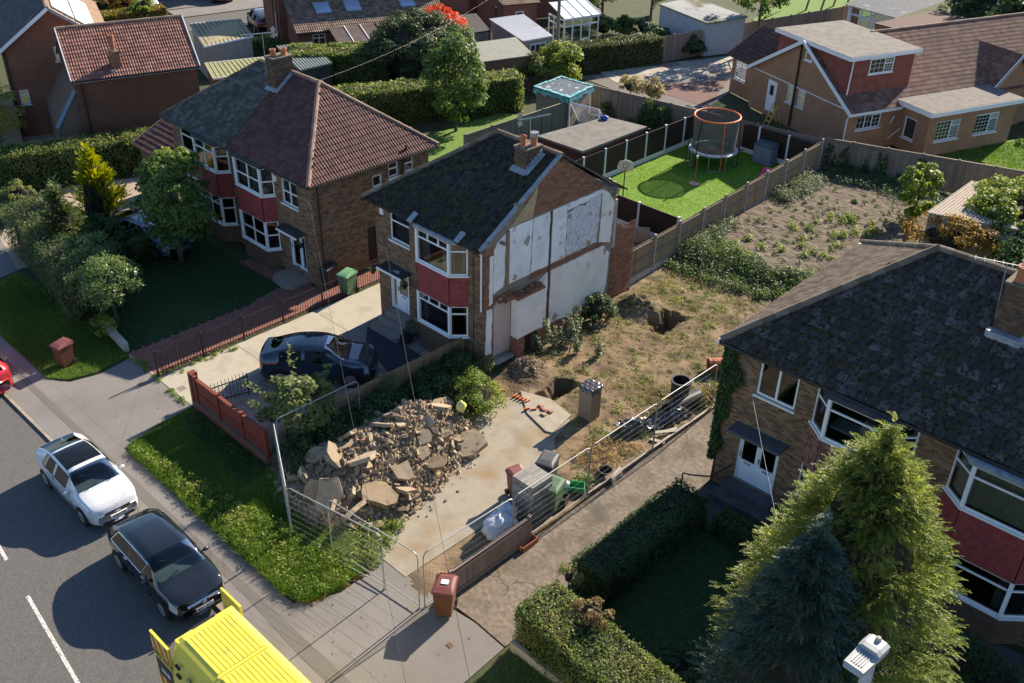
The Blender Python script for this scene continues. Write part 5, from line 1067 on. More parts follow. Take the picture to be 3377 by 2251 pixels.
for j in range(5):
    for i in range(nn): a = 2*math.pi*i/nn; r = .2*math.cos(j*math.pi/8.2); vd.V.append((3.05+r*math.cos(a), .02+r*math.sin(a), 2.78+.16*math.sin(j*math.pi/8.2)+(0 if j else 0)))
vd.F = [(j*nn+i, j*nn+(i+1) % nn, (j+1)*nn+(i+1) % nn, (j+1)*nn+i) for j in range(4) for i in range(nn)]+[tuple(range(4*nn, 5*nn))]; vd.T = [0]*len(vd.F); vd.build('roof_vent', M_white, A, True, smooth=True)
def rdoor(y, x1, outer):
    d = MB().box((-.87, y-.03, .45), (-.02, y+.03, 2.58)).build('rear_door', M_ay, A, True); yo = y-.034
    if outer:
        MB().box((-.80, yo-.004, 1.22), (-.08, yo, 1.80)).build('door_window', M_dark, d, True)
        for z0_, z1_ in ((1.86, 2.52), (.5, 1.18)):
            for i in range(3):
                xa = -.86+i*.30; q = [(xa, z0_ if i == 0 else z0_), (xa+.14, z0_), (xa+.14-.20, z1_), (xa-.20, z1_)]; q = [(min(max(x, -.86), -.03), z) for x, z in [(xa+.2, z0_), (xa+.34, z0_), (xa+.14, z1_), (xa, z1_)]]
                obj('chevron', [(x, yo-.003, z) for x, z in q], [(0, 1, 2, 3)], M_ar, d, True)
        MB().box((-.86, yo-.006, 1.90), (-.03, yo-.0045, 2.08)).build('name_panel', M_ay, d, True)
        text('AMBULANCE', d, (-.445, yo-.009, 1.99), (1, 0, 0), (0, 0, 1), .155, M_black, bold=.001); text('NHS', d, (-.42, yo-.008, 1.48), (1, 0, 0), (0, 0, 1), .2, M_white, bold=.004)
        MB().cyl((-.2, yo-.004, 1.05), (-.2, yo-.03, 1.05), .06, n=12).build('handle', M_dark, d, True)
    else:
        MB().box((-.75, yo-.012, .9), (-.14, yo, 2.1)).build('inner_panel', M_ain, d, True)
rdoor(-.93, 0, True); rdoor(.93, 0, False)
sp = MB(); 
for (x, z) in ((.25, 2.3), (.2, 1.95)): sp.box((x, -.985, z), (x+.16, -.93, z+.07))
sp.build('door_hinge', M_dark, A, True)
M_gr = mat('green_lettering', [(.01, .16, .05), (.012, .18, .06)], .5, 3); ZS = (0, .12, 1)
text('Yorkshire Ambulance', A, (1.95, -.955, 2.14), (1, 0, 0), ZS, .22, M_black); text('EMERGENCY', A, (1.9, -.972, 1.82), (1, 0, 0), (0, .05, 1), .32, M_gr, bold=.004)
MB().cyl((.72, -.955, 2.16), (.72, -.967, 2.16), .11, n=16).build('service_crest', M_rim, A, True); MB().cyl((.72, -.966, 2.16), (.72, -.972, 2.16), .06, n=12).build('crest_centre', M_ay, A, True)
MB().box((.3, -.99, 1.25), (4.5, -.982, 1.62)).build('side_stripe', mat('maroon_stripe', [(.25, .03, .04), (.3, .04, .05)], .5, 3), A, True)
for x in (.95, 4.9):
    for y in (-.88, .88): wo = MB().cyl((x, y-.1, .34), (x, y+.1, .34), .34, n=20).build('wheel', M_tyre, A, True)
MB().box((-.12, -.9, .28), (.02, .9, .42)).build('rear_step', M_dark, A, True)
# ------------------------------------------------------------------ wheelie bins
def bin_(label, loc, rot, body, lid, h=1.02, w=.54, d=.62, openlid=False, sticker=False, num=None):
    t = thing('wheelie_bin', label, 'bin', loc, rot, 'wheelie bins'); mb = MB(); a, b = w/2*.80, d/2*.78; c, e_ = w/2, d/2
    mb.add([(-a, -b, .06), (a, -b, .06), (a, b, .06), (-a, b, .06), (-c, -e_, h*.9), (c, -e_, h*.9), (c, e_, h*.9), (-c, e_, h*.9)], [(0, 3, 2, 1), (4, 5, 6, 7), (0, 1, 5, 4), (1, 2, 6, 5), (2, 3, 7, 6), (3, 0, 4, 7)]); mb.box((-c-.02, -e_-.02, h*.86), (c+.02, e_+.02, h*.9)); mb.build('body', body, t, True)
    z = h*.905
    V = [(-c-.03, -e_-.05, z), (c+.03, -e_-.05, z), (c+.03, e_+.05, z), (-c-.03, e_+.05, z), (-c, -e_-.02, z+.04), (c, -e_-.02, z+.04), (c, e_, z+.10), (-c, e_, z+.10), (-c*.7, -e_*.5, z+.085), (c*.7, -e_*.5, z+.085), (c*.7, e_*.7, z+.12), (-c*.7, e_*.7, z+.12)]
    lo = obj('lid', V, [(0, 3, 2, 1), (0, 1, 5, 4), (1, 2, 6, 5), (2, 3, 7, 6), (3, 0, 4, 7), (4, 5, 9, 8), (5, 6, 10, 9), (6, 7, 11, 10), (7, 4, 8, 11), (8, 9, 10, 11)], lid, t, True)
    MB().cyl((-c*.8, e_+.08, z+.03), (c*.8, e_+.08, z+.03), .02, n=8).build('handle', lid, t, True)
    for s in (-1, 1): MB().cyl((s*(a-.02), b+.03, .1), (s*(a+.06), b+.03, .1), .1, n=14).build('wheel', M_tyre, t, True)
    if sticker: MB().box((-.1, -.06, z+.106), (.1, .1, z+.118)).build('sticker', mat('sticker_paper', [(.55, .6, .7), (.85, .85, .85), (.25, .4, .6)], .6, 40), lo, True)
    return t
B_brown = mat('brown_bin_plastic', [(.115, .045, .028), (.15, .06, .036)], .55, 3); B_brownl = mat('maroon_bin_lid', [(.155, .045, .04), (.19, .058, .05)], .5, 3); B_green = mat('green_bin_plastic', [(.07, .13, .07), (.10, .17, .1)], .55, 3); B_greenl = mat('green_bin_lid', [(.10, .26, .13), (.14, .32, .17)], .5, 3); B_black = mat('dark_bin_plastic', [(.025, .026, .03), (.04, .04, .045)], .5, 3)
bin_('brown wheelie bin with label on lid at the mesh gate', (-14.25, 12.62, .0), math.radians(35), B_brown, B_brownl, 1.06, sticker=True)
bin_('brown wheelie bin standing on the left grass verge', (-32.75, 10.75, .03), math.radians(10), B_brown, B_brownl, .95, .5, .56)
bin_('green wheelie bin by the iron railings', (-29.95, 21.5, .01), math.radians(12), B_green, B_greenl, 1.0); bin_('black wheelie bin at the side wall of the left pair', (-31.0, 21.3, .01), math.radians(12), B_black, B_black, 1.0)
bin_('dark wheelie bin with grey lid behind the block stack', (-15.95, 18.5, .02), math.radians(20), B_black, mat('grey_bin_lid', [(.07, .075, .08), (.1, .1, .11)], .45, 3), 1.0); bin_('red lidded bin behind the block stack', (-16.15, 17.35, .02), math.radians(75), B_brown, B_brownl, 1.0, .5, .5); bin_('green bin squeezed behind the block stack', (-15.05, 17.75, .02), math.radians(15), B_green, B_green, .98)
# ------------------------------------------------------------------ building-site things
BS = thing('concrete_block_stack', 'square stack of grey concrete blocks by the mesh fence', 'block stack', (-15.4, 17.2, 0)); M_blk = mat('concrete_block', [(.20, .19, .175), (.28, .265, .245), (.24, .225, .21)], .95, 6, .4, 60, rnd=.5)
bme = raw_mesh('block', *(lambda s: (s.V, s.F))(MB().box((-.213, -.05, -.103), (.213, .05, .103))), M_blk)
for k in range(6):
    for i in range(2):
        for j in range(8): inst('block', bme, Matrix.Translation((-15.63+i*.435+random.uniform(-.006, .006), 16.86+j*.105+random.uniform(-.004, .004), .13+k*.212)) if k % 2 == 0 else Matrix.Translation((-15.82+j*.105, 17.05+i*.43, .13+k*.212)) @ Matrix.Rotation(math.pi/2, 4, 'Z'), BS)
B_eng = mat('orange_perforated_brick', [(.42, .11, .045), (.52, .16, .07)], .8, 5, .2); B_pink = mat('pinkish_brick', [(.30, .12, .09), (.36, .16, .12)], .85, 5, .2); B_buff = mat('buff_brick', [(.36, .22, .12), (.42, .27, .16)], .85, 5, .2)
def holed(label, x, y, rot, m, z=.06, group='loose bricks on the slab', holes=True):
    mb = MB(); L_, W_, H_ = .2, .06, .095
    if holes:
        mb.box((-.1, -.03, 0), (.1, .03, .012)); mb.box((-.1, -.03, .083), (.1, .03, .095))
        for i in range(6): xx = -.1+i*.04*.93; mb.box((xx-.0, -.03, .012), (xx+.012, .03, .083))
    else: mb.box((-.1, -.045, 0), (.1, .045, .06))
    o = mb.build('loose_brick', m, None, True) if False else obj('loose_brick', np.array(mb.V)@np.array([[math.cos(rot), math.sin(rot), 0], [-math.sin(rot), math.cos(rot), 0], [0, 0, 1]])+np.array([x, y, z]), mb.F, m)
    return tag(o, label, 'brick', group)
for i in range(5): holed(['leftmost','second','middle','fourth','rightmost'][i]+' orange perforated brick of the row of five on the slab', -19.9+i*.135, 21.12+i*.02, math.radians(82), B_eng, .01)
for i, (x, y) in enumerate(((-19.05, 20.85), (-18.86, 21.0))): holed(['left','right'][i]+' orange perforated brick of the loose pair near the pad edge', x, y, math.radians(60), B_eng, .02)
for (x, y, r, l, m) in ((-18.82, 21.3, -5, 'pinkish brick at the back of the small group on the slab', B_pink), (-18.62, 21.22, -8, 'pinkish brick in the middle of the small group on the slab', B_pink), (-18.38, 21.3, -4, 'pinkish brick at the right of the small group on the slab', B_pink), (-18.42, 21.0, 0, 'buff brick lying in front of the pinkish group', B_buff)): holed(l, x, y, math.radians(r), m, .062, holes=False)
for (x, y, r, l) in ((-21.4, 21.2, 10, 'orange brick nearest the house corner beside the bush'), (-20.75, 21.12, 40, 'orange brick halfway between house corner and slab'), (-20.42, 21.0, 60, 'orange brick just left of the row of five')): holed(l, x, y, math.radians(r), B_eng, .03)
cl = thing('wrapped_column', 'tall chipboard column with black plastic tied over its top', 'column', (-17.35, 22.15, 0)); M_chip = mat('chipboard', [(.22, .16, .10), (.31, .24, .16)], .9, 30, .3)
MB().box((-17.62, 21.9, 0), (-17.06, 22.4, 1.28)).build('board_box', M_chip, cl); M_poly = mat('black_polythene', [(.03, .032, .038), (.06, .063, .07)], .22, 5, .8, 9, spec=.8, coat=.4)
pt = MB(); nxp = 9
for i in range(nxp):
    for j in range(nxp): pt.V.append((-17.65+.62*i/(nxp-1), 21.87+.56*j/(nxp-1), 1.30+.03*math.sin(i*2.1+j*1.3)+.025*math.cos(j*2.4)))
pt.F = [(i*nxp+j, (i+1)*nxp+j, (i+1)*nxp+j+1, i*nxp+j+1) for i in range(nxp-1) for j in range(nxp-1)]
edge_ = [i*nxp for i in range(nxp)]+[(nxp-1)*nxp+j for j in range(1, nxp)]+[i*nxp+nxp-1 for i in range(nxp-2, -1, -1)]+[j for j in range(nxp-2, 0, -1)]; b0 = len(pt.V); 
for a_ in edge_: x, y, z = pt.V[a_]; pt.V.append((x+.015*math.sin(a_), y+.015*math.cos(a_*2), z-.16-.06*abs(math.sin(a_*1.7))))
ne = len(edge_); pt.F += [(edge_[i], b0+i, b0+(i+1) % ne, edge_[(i+1) % ne]) for i in range(ne)]; pt.T = [0]*len(pt.F); pt.build('plastic_wrap', M_poly, cl, smooth=True)
pp = thing('drain_shaft', 'upright wide black plastic inspection shaft on the site', 'pipe', (-15.6, 25.0, 0)); M_pipe = mat('black_pipe_plastic', [(.018, .02, .024), (.035, .036, .04)], .45, 5)
n = 26; V = []
for (r, z) in ((.34, 0), (.34, .95), (.37, .96), (.37, 1.02), (.30, 1.02), (.30, .1)): V += [(-15.6+r*math.cos(2*math.pi*i/n), 25.0+r*math.sin(2*math.pi*i/n), z) for i in range(n)]
obj('shaft', V, [(k*n+i, k*n+(i+1) % n, (k+1)*n+(i+1) % n, (k+1)*n+i) for k in range(5) for i in range(n)]+[tuple(range(5*n, 6*n))], M_pipe, pp, smooth=False)
pl = MB(); pl.cyl((-15.45, 24.1, .26), (-15.2, 25.6, .26), .26, n=18, cap=False); tag(pl.build('black_pipe', M_pipe), 'black pipe lying along the mesh fence beside the shaft', 'pipe')
ta = MB(); nu, nv = 26, 12
for i in range(nu):
    for j in range(nv):
        f, gq = i/(nu-1), j/(nv-1); x = -16.35+1.15*f+.75*gq*(1-.2*f); y = 22.1+2.5*f-.1*gq; z = .14+.36*math.sin(math.pi*gq)*(.6+.4*math.sin(f*9))+.05*math.sin(i*1.9+j*2.3)+.04*math.sin(i*3.1-j); ta.V.append((x+.04*math.sin(j*3+i), y+.05*math.cos(i*2+j), max(.03, z)))
ta.F = [(i*nv+j, (i+1)*nv+j, (i+1)*nv+j+1, i*nv+j+1) for i in range(nu-1) for j in range(nv-1)]; ta.T = [0]*len(ta.F); tag(ta.build('polythene_sheet', M_poly, None), 'crumpled black polythene sheet over timber beside the mesh fence', 'plastic sheet')
dm = thing('terracotta_drum', 'rusty terracotta drum lying by the ivy corner', 'drum', (-15.75, 27.7, 0)); n = 16; mb = MB(); mb.cyl((-16.1, 27.5, .26), (-15.5, 28.2, .26), .26, n=n, cap=False); mb.build('shell', M_terra, dm); MB().cyl((-16.0, 27.62, .26), (-15.95, 27.68, .26), .275, n=n, cap=False).build('hoop', M_terra, dm)
tag(MB().add([(-14.58, 19.98, .02), (-14.40, 19.9, .02), (-14.52, 20.52, .02), (-14.7, 20.58, .02), (-14.58, 19.98, .2), (-14.40, 19.9, .2), (-14.52, 20.52, .2), (-14.7, 20.58, .2)], [(0, 3, 2, 1), (4, 5, 6, 7), (0, 1, 5, 4), (1, 2, 6, 5), (2, 3, 7, 6), (3, 0, 4, 7)]).build('kerb_block', M_conc), 'single pale concrete block lying on the cracked drive', 'block')
def tray(name, label, cx, cy, z, sx, sy, h, m, rot=0, cat='crate'):
    c, s = math.cos(rot), math.sin(rot); mb = MB(); t_ = .02
    for a in (((-sx, -sy, 0), (sx, sy, .015)), ((-sx, -sy, 0), (sx, -sy+t_, h)), ((-sx, sy-t_, 0), (sx, sy, h)), ((-sx, -sy, 0), (-sx+t_, sy, h)), ((sx-t_, -sy, 0), (sx, sy, h))): mb.box(*a)
    V = np.array(mb.V)@np.array([[c, s, 0], [-s, c, 0], [0, 0, 1]])+np.array([cx, cy, z]); return tag(obj(name, V, mb.F, m), label, cat)
tray('plastic_crate', 'green plastic crate beside the wheelie bins', -15.05, 18.9, .03, .25, .18, .2, mat('bright_green_plastic', [(.02, .25, .09), (.03, .3, .11)], .5, 3), .6); tray('plastic_crate', 'black plastic crate at the foot of the mesh fence', -15.0, 18.1, .03, .22, .18, .28, B_black, .3); tray('plastic_crate', 'green plastic recycling box under the white bag', -15.3, 18.45, .03, .2, .16, .25, mat('teal_green_plastic', [(.02, .17, .1), (.03, .2, .12)], .5, 3), .2)
tray('planter', 'terracotta planter trough on the cracked drive by the board fence', -14.42, 16.0, .01, .13, .33, .19, M_terra, -.0, 'planter')
bk = MB(); n = 18; V = []
for (r, z) in ((.17, 0), (.23, .32), (.245, .33), (.205, .33), (.16, .05)): V += [(-14.98+r*math.cos(2*math.pi*i/n)+z*.4, 20.05+r*math.sin(2*math.pi*i/n), .05+z*.75) for i in range(n)]
tag(obj('bucket', V, [(k*n+i, k*n+(i+1) % n, (k+1)*n+(i+1) % n, (k+1)*n+i) for k in range(4) for i in range(n)]+[tuple(range(n))], M_dark), 'tipped black bucket on dry grass beside the drive edge', 'bucket')
def sack(label, c, r, m, sq=(1, 1, .7)):
    n1, n2 = 14, 9; V = []
    for j in range(n2+1):
        for i in range(n1):
            a, p = 2*math.pi*i/n1, math.pi*(j/n2-.5); k = 1+.13*math.sin(3*a+j)+.1*math.sin(7*a-2*j); V.append((c[0]+r*sq[0]*k*math.cos(a)*math.cos(p), c[1]+r*sq[1]*k*math.sin(a)*math.cos(p), max(.01, c[2]+r*sq[2]*math.sin(p)*k)))
    return tag(obj('sack', V, [(j*n1+i, j*n1+(i+1) % n1, (j+1)*n1+(i+1) % n1, (j+1)*n1+i) for j in range(n2) for i in range(n1)], m, smooth=True), label, 'sack', None)
M_bag = mat('white_woven_bag', [(.45, .5, .58), (.62, .64, .68)], .7, 5, .5)
sack('large white builders bag behind the timber board fence', (-15.35, 15.75, .3), .5, M_bag, (.9, 1.1, .8)); sack('smaller white sack slumped against the mesh fence', (-15.6, 16.35, .3), .33, M_bag, (1, .9, 1)); sack('white bag lying on the green recycling box', (-15.25, 18.5, .38), .17, M_bag); sack('yellow sack beside the green bin', (-15.5, 18.35, .2), .16, mat('yellow_plastic', [(.6, .45, .03), (.7, .55, .05)], .5, 3), (1, 1, 1.1))
tag(MB().tube([(-21.2, 25.25, .5), (-20.75, 25.55, .45), (-20.62, 24.98, .38), (-21.05, 24.7, .42), (-21.2, 25.25, .5)], .03).tube([(-21.2, 25.25, .5), (-21.2, 25.2, .02)], .025).tube([(-20.62, 24.98, .38), (-20.5, 24.7, .02)], .025).tube([(-20.75, 25.55, .45), (-20.6, 25.6, .02)], .025).box((-21.1, 24.85, .28), (-20.75, 25.4, .31)).build('garden_chair', mat('dark_green_metal', [(.015, .04, .03), (.025, .055, .04)], .5, 3)), 'broken dark green garden chair frame near the party wall', 'chair')
bl = sack('pale yellow ball-shaped buoy on the weeds above the rubble', (-19.95, 18.55, .85), .17, mat('pale_yellow_plastic', [(.6, .55, .15), (.7, .65, .25)], .4, 3), (1, 1, 1.2)); bl.name = 'buoy'; bl['category'] = 'ball'
for (a, b) in (((-14.62, 19.2), (-14.6, 22.2)), ((-14.62, 22.25), (-14.58, 25.6)), ((-14.62, 25.65), (-14.58, 28.2))):
    tag(MB().bar((*a, .06), (*b, .06), .1, .14).build('edging_board', M_wood2), 'timber edging board between site and drive starting %s' % {19.2: 'at the kerb block', 22.25: 'beside the polythene sheet', 25.65: 'below the ivy corner'}[a[1]], 'board')
for i, (x, y, l, r) in enumerate(((-15.0, 22.6, .5, .3), (-14.9, 23.1, .6, 1.2), (-15.05, 22.9, .7, .9))):
    tag(MB().bar((x, y, .06+.04*i), (x+l*math.cos(r), y+l*math.sin(r), .08+.05*i), .14, .03).build('broken_board', M_conc), ['pale broken board nearest the drive edge', 'pale broken board crossing the polythene end', 'pale broken board lying on the other two'][i], 'board')
# ------------------------------------------------------------------ rubble heap
RB = thing('rubble_heap', 'big heap of broken concrete and bricks on the plot', 'rubble heap', (-20.2, 15.6, 0))
RPOLY = [(-21.6, 12.0), (-22.5, 13.2), (-22.6, 14.4), (-21.8, 16.3), (-21.6, 17.8), (-21.0, 18.7), (-19.9, 18.9), (-19.1, 18.4), (-18.45, 16.9), (-18.2, 15.9), (-17.95, 14.7), (-18.0, 13.3), (-18.9, 12.0), (-20.2, 11.85)]
def rubz(x, y):
    x = np.asarray(x, float); y = np.asarray(y, float); h = .95*bump(x, y, -20.6, 17.1, 1.25, 1.5)+.9*bump(x, y, -20.4, 14.6, 1.6, 1.7)+.35*bump(x, y, -19.3, 13.2, 1.1, 1.1); return (1.18*h*(1+.15*fnoise(x, y, 2, 7)))*np.clip(holef(x, y, RPOLY, 1.0)*1.3, 0, 1)
X, Y = np.meshgrid(np.linspace(-22.9, -17.6, 60), np.linspace(11.9, 19.3, 84)); Zr = rubz(X, Y)-.03+.05*fnoise(X, Y, 7, 3); Vr = np.stack([X, Y, Zr], 2).reshape(-1, 3)
obj('earth_core', Vr, [(j*60+i, j*60+i+1, (j+1)*60+i+1, (j+1)*60+i) for j in range(83) for i in range(59) if Zr[j, i] > -.02 or Zr[j+1, i+1] > -.02], mat('rubble_earth', [(.12, .09, .06), (.2, .155, .10), (.28, .22, .15)], .97, 5, .8, 20), RB)
M_rub = mat('broken_concrete', [(.19, .143, .095), (.28, .22, .15), (.37, .30, .215)], .95, 4, .6, 25, rnd=.5, spread=(.2, .8)); overlay(M_rub, (.13, .10, .07), 3, .56, .66)
M_rubb = mat('broken_brick', [(.22, .11, .07), (.30, .18, .12), (.30, .23, .17)], .95, 6, .5, 25, rnd=.6, spread=(.2, .8))
def chunk(nm, m, seed, flat):
    r = random.Random(seed); n = r.choice((6, 8, 9, 10)); top = []; bot = []
    for i in range(n):
        a = 2*math.pi*(i+r.uniform(-.25, .25))/n; rr = r.uniform(.62, 1.12); top.append((rr*math.cos(a), rr*math.sin(a), flat*r.uniform(.8, 1.1))); bot.append((rr*math.cos(a)*r.uniform(.8, 1.1), rr*math.sin(a)*r.uniform(.8, 1.1), -flat*r.uniform(.7, 1.1)))
    return raw_mesh(nm, top+bot, [tuple(range(n)), tuple(range(n, 2*n))[::-1]]+[(i, n+i, n+(i+1) % n, (i+1) % n) for i in range(n)], m)
slabs = [chunk('concrete_slab', M_rub, 100+i, .2) for i in range(7)]; lumps = [chunk('concrete_lump', M_rub, 200+i, .55) for i in range(7)]; bme2 = raw_mesh('brick', *(lambda s: (s.V, s.F))(MB().box((-.1, -.048, -.032), (.1, .048, .032))), M_rubb)
def put(nm, me, x, y, s, tilt, dz=0.0, sc=(1, 1, 1)):
    z = float(rubz(np.array([x]), np.array([y]))[0])+dz; ax = Vector((random.gauss(0, 1), random.gauss(0, 1), .2)).normalized()
    inst(nm, me, Matrix.Translation((x, y, z)) @ Matrix.Rotation(tilt, 4, ax) @ Matrix.Rotation(random.uniform(0, 6.28), 4, 'Z') @ Matrix.Diagonal((s*sc[0], s*sc[1], s*sc[2], 1)), RB)
for (x, y, s, tl, dz) in ((-18.9, 17.9, .62, .25, .1), (-20.3, 17.9, .5, .4, .12), (-20.7, 18.5, .4, .2, .1), (-20.4, 13.7, .62, .7, .2), (-19.4, 12.75, .6, .9, .3), (-18.6, 13.9, .62, .35, .2), (-19.7, 14.2, .5, .6, .25), (-20.9, 14.6, .42, .8, .2), (-18.55, 12.95, .5, .9, .3), (-18.9, 15.1, .42, .4, .2), (-18.7, 16.3, .45, .3, .2), (-21.3, 13.6, .45, .5, .2), (-19.6, 16.6, .35, .4, .12), (-20.5, 15.7, .4, .6, .15), (-18.4, 14.75, .38, .5, .2), (-19.9, 12.6, .48, 1.1, .3), (-19.0, 12.4, .45, 1.2, .25), (-20.9, 12.9, .4, .9, .2)): put('concrete_slab', random.choice(slabs), x, y, s, tl, dz, (1, random.uniform(.7, 1), .75))
xs_, ys_ = rng.uniform(-22.4, -18, 1500), rng.uniform(12.2, 18.9, 1500); okp = inside(np.stack([xs_, ys_], 1), RPOLY); pts_ = list(zip(xs_[okp], ys_[okp]))
for i in range(125): put('concrete_slab', random.choice(slabs), *pts_[i], random.choice((.11, .14, .17, .21, .27)), random.uniform(.1, 1.3), random.uniform(.03, .1), (1, random.uniform(.6, 1), 1))
for i in range(125, 215): put('concrete_lump', random.choice(lumps), *pts_[i], random.uniform(.05, .13), random.uniform(0, 3), random.uniform(.02, .07), (1, random.uniform(.6, 1), .8))
for i in range(215, 275): put('brick', bme2, *pts_[i], 1.0*random.choice((1, 1, .9, .7)), random.uniform(0, 3), random.uniform(.03, .09))
ex_ = np.array(pts_[275:]); gv = []
rs = []
for (x, y) in list(map(tuple, ex_))+[(a_+rng.normal(0, .3), b_+rng.normal(0, .3)) for a_, b_ in pts_*3]: rs.append((x, y, float(rubz(np.array([x]), np.array([y]))[0])+.01, random.choice((.025, .035, .05, .075, .1))))
mbg = MB()
for (x, y, z, s) in rs:
    a = random.uniform(0, 3); c, s_ = math.cos(a)*s, math.sin(a)*s; h = s*random.uniform(.5, 1.1); mbg.add([(x+c, y+s_, z-.02), (x-s_*.8, y+c*.8, z-.02), (x-c, y-s_, z-.02), (x+s_*.9, y-c*.9, z-.02), (x+c*.2, y+s_*.3, z+h)], [(0, 1, 4), (1, 2, 4), (2, 3, 4), (3, 0, 4)], random.random())
struct(mbg.build('small_debris', M_rub, RB), 'stuff')
# scattered stones over the site ground
mbg = MB()
for i in range(1500):
    x, y = random.uniform(-22, -14.8), random.choice((random.uniform(20.5, 33), random.uniform(20.5, 27), random.uniform(33, 48))); z = float(terr(np.array([x]), np.array([y]))[0]); s = random.choice((.012, .018, .025, .04)) if y < 33 else .015
    a = random.uniform(0, 3); c, s_ = math.cos(a)*s, math.sin(a)*s; mbg.add([(x+c, y+s_, z-.01), (x-s_, y+c, z-.01), (x-c, y-s_, z-.01), (x+s_, y-c, z-.01), (x, y, z+s)], [(0, 1, 4), (1, 2, 4), (2, 3, 4), (3, 0, 4)], random.random())
for (cx, cy, r_, k_) in ((-20.75, 22.65, .7, 260), (-20.75, 29.3, .9, 260)):
    for i in range(k_):
        x, y = random.gauss(cx, r_*.6), random.gauss(cy, r_*.6); z = float(terr(np.array([x]), np.array([y]))[0]); s = random.uniform(.02, .06); a = random.uniform(0, 3); c, s_ = math.cos(a)*s, math.sin(a)*s
        if z > -.1: mbg.add([(x+c, y+s_, z-.02), (x-s_, y+c, z-.02), (x-c, y-s_, z-.02), (x+s_, y-c, z-.02), (x, y, z+s*.8)], [(0, 1, 4), (1, 2, 4), (2, 3, 4), (3, 0, 4)], random.random())
o = mbg.build('loose_stones', mat('site_stones', [(.2, .14, .085), (.32, .24, .16), (.42, .34, .26)], .95, 5, .3, rnd=.8)); struct(o, 'stuff'); o['label'] = 'loose stones and clods strewn over the site soil'; o['category'] = 'stones'
# ------------------------------------------------------------------ fences on the plots
heras('mesh panel standing edge-on at the verge beside the rubble', (-22.2, 12.78), (-19.42, 11.3)); heras('mesh panel crossing the weeds in front of the rubble', (-19.4, 11.3), (-16.0, 11.95)); heras('mesh panel overlapping in front of the pad, gate side', (-18.2, 11.82), (-14.80, 12.18)); heras('mesh panel along the drive nearest the brown bin', (-14.72, 12.3), (-14.62, 15.56)); heras('mesh panel along the drive beside the block stack', (-14.62, 15.6), (-14.60, 18.86)); heras('mesh panel along the drive beside the dry grass', (-14.60, 18.9), (-14.58, 22.14)); heras('mesh panel along the drive ending at the ivy corner', (-14.58, 22.18), (-14.55, 25.46)); heras('mesh panel standing in the dark weeds beside the low timber fence', (-22.25, 12.9), (-22.2, 16.05))
board_fence('short timber board fence along the cracked drive', (-14.5, 13.05), (-14.5, 16.15), .95, M_wood3, posts=3.0, board=.11, face=1, cap=True, name='timber_fence')
board_fence('low feather-edge timber fence between drive and overgrown plot', (-22.85, 13.5), (-22.72, 21.38), 1.22, M_wood, posts=1.9, board=.1, face=1, rails=2, rail_side=1, name='timber_fence')
board_fence('tall timber fence with concrete posts beside the artificial lawn', (-22.3, 30.4), (-22.98, 47.4), 1.72, M_wood, posts=1.87, board=.105, post_mat=M_conc, face=1, rails=3, gravel=.3, name='timber_fence', zfun=lambda u: .0 if u < 3 else .02*(u-3))
board_fence('long weathered timber fence in front of the bungalow', (-23.5, 48.1), (-13.6, 51.5), 1.75, M_wood2, posts=1.83, board=.11, post_mat=M_wood2, face=1, rails=2, name='timber_fence', z0=.1, cap=True)
board_fence('weathered timber fence between tarpaulin shed and bungalow drive', (-37.6, 46.0), (-23.5, 48.1), 1.75, M_wood2, posts=1.83, board=.11, post_mat=M_wood2, face=1, rails=2, name='timber_fence', cap=True)
board_fence('grey green timber fence beside the goal net', (-36.65, 34.5), (-36.65, 42.6), 1.75, mat('greenish_timber', [(.15, .15, .10), (.22, .21, .15)], .88, 5, .3, 40, rnd=.6), posts=2.3, board=.12, face=1, rails=2, name='timber_fence', cap=True)
M_wpost = mat('white_concrete_post', [(.62, .62, .62), (.72, .72, .72)], .7, 3)
for l, a_, b_ in (('dark brown panel fence behind the flat roofed shed', (-30.48, 35.2), (-30.48, 47.3)), ('dark brown panel fence behind trampoline and storage box', (-30.4, 47.45), (-23.15, 47.5)), ('dark brown panel fence between patio and artificial lawn', (-27.6, 35.0), (-23.1, 35.0))): board_fence(l, a_, b_, 1.65 if 'patio' not in l else 1.45, M_brownfence, posts=1.85, post_mat=M_wpost, post_w=.11, gravel=.28, rails=0, boards=False, name='panel_fence', post_over=.06)
# dwarf wall + painted gates of the demolished semi's drive
wl_ = thing('red_timber_fence', 'red stained timber fence on a dwarf brick wall at the pavement', 'fence', (-25, 12.75, 0)); M_redw = mat('red_stained_timber', [(.14, .026, .016), (.18, .038, .022)], .7, 4, .2, 40)
wall('dwarf_wall', wl_, (-27.15, 12.66, 0), (1, 0, 0), (0, -1, 0), 4.4, 0, .32, [], M_wallD); MB().box((-27.15, 12.665, .32), (-22.75, 12.9, .36)).build('coping', M_wallD, wl_); MB().box((-27.15, 12.664, 0), (-22.75, 12.9, .32)).build('wall_core', M_wallD, wl_)
for i in range(3):
    x0 = -26.95+i*1.42; pn = MB().box((x0+.05, 12.76, .42), (x0+1.37, 12.80, 1.28)).build('panel', M_redw, wl_)
    for j in range(12): MB().box((x0+.05+j*.11, 12.745, .44), (x0+.155+j*.11, 12.758, 1.26)).build('board', M_redw, pn)
    for zz in (.72,): MB().box((x0+.05, 12.72, zz), (x0+1.37, 12.744, zz+.07)).build('rail', M_redw, wl_)
    MB().box((x0+.04, 12.72, 1.28), (x0+1.38, 12.84, 1.32)).build('capping_rail', M_redw, wl_)
for x in (-27.05, -26.9, -25.5, -24.08, -22.75): MB().box((x-.06, 12.7, .3), (x+.06, 12.83, 1.4)).build('post', M_redw, wl_)
MB().box((-27.28, 12.7, 0), (-27.05, 12.95, 1.42)).build('gate_pillar', M_redw, wl_)
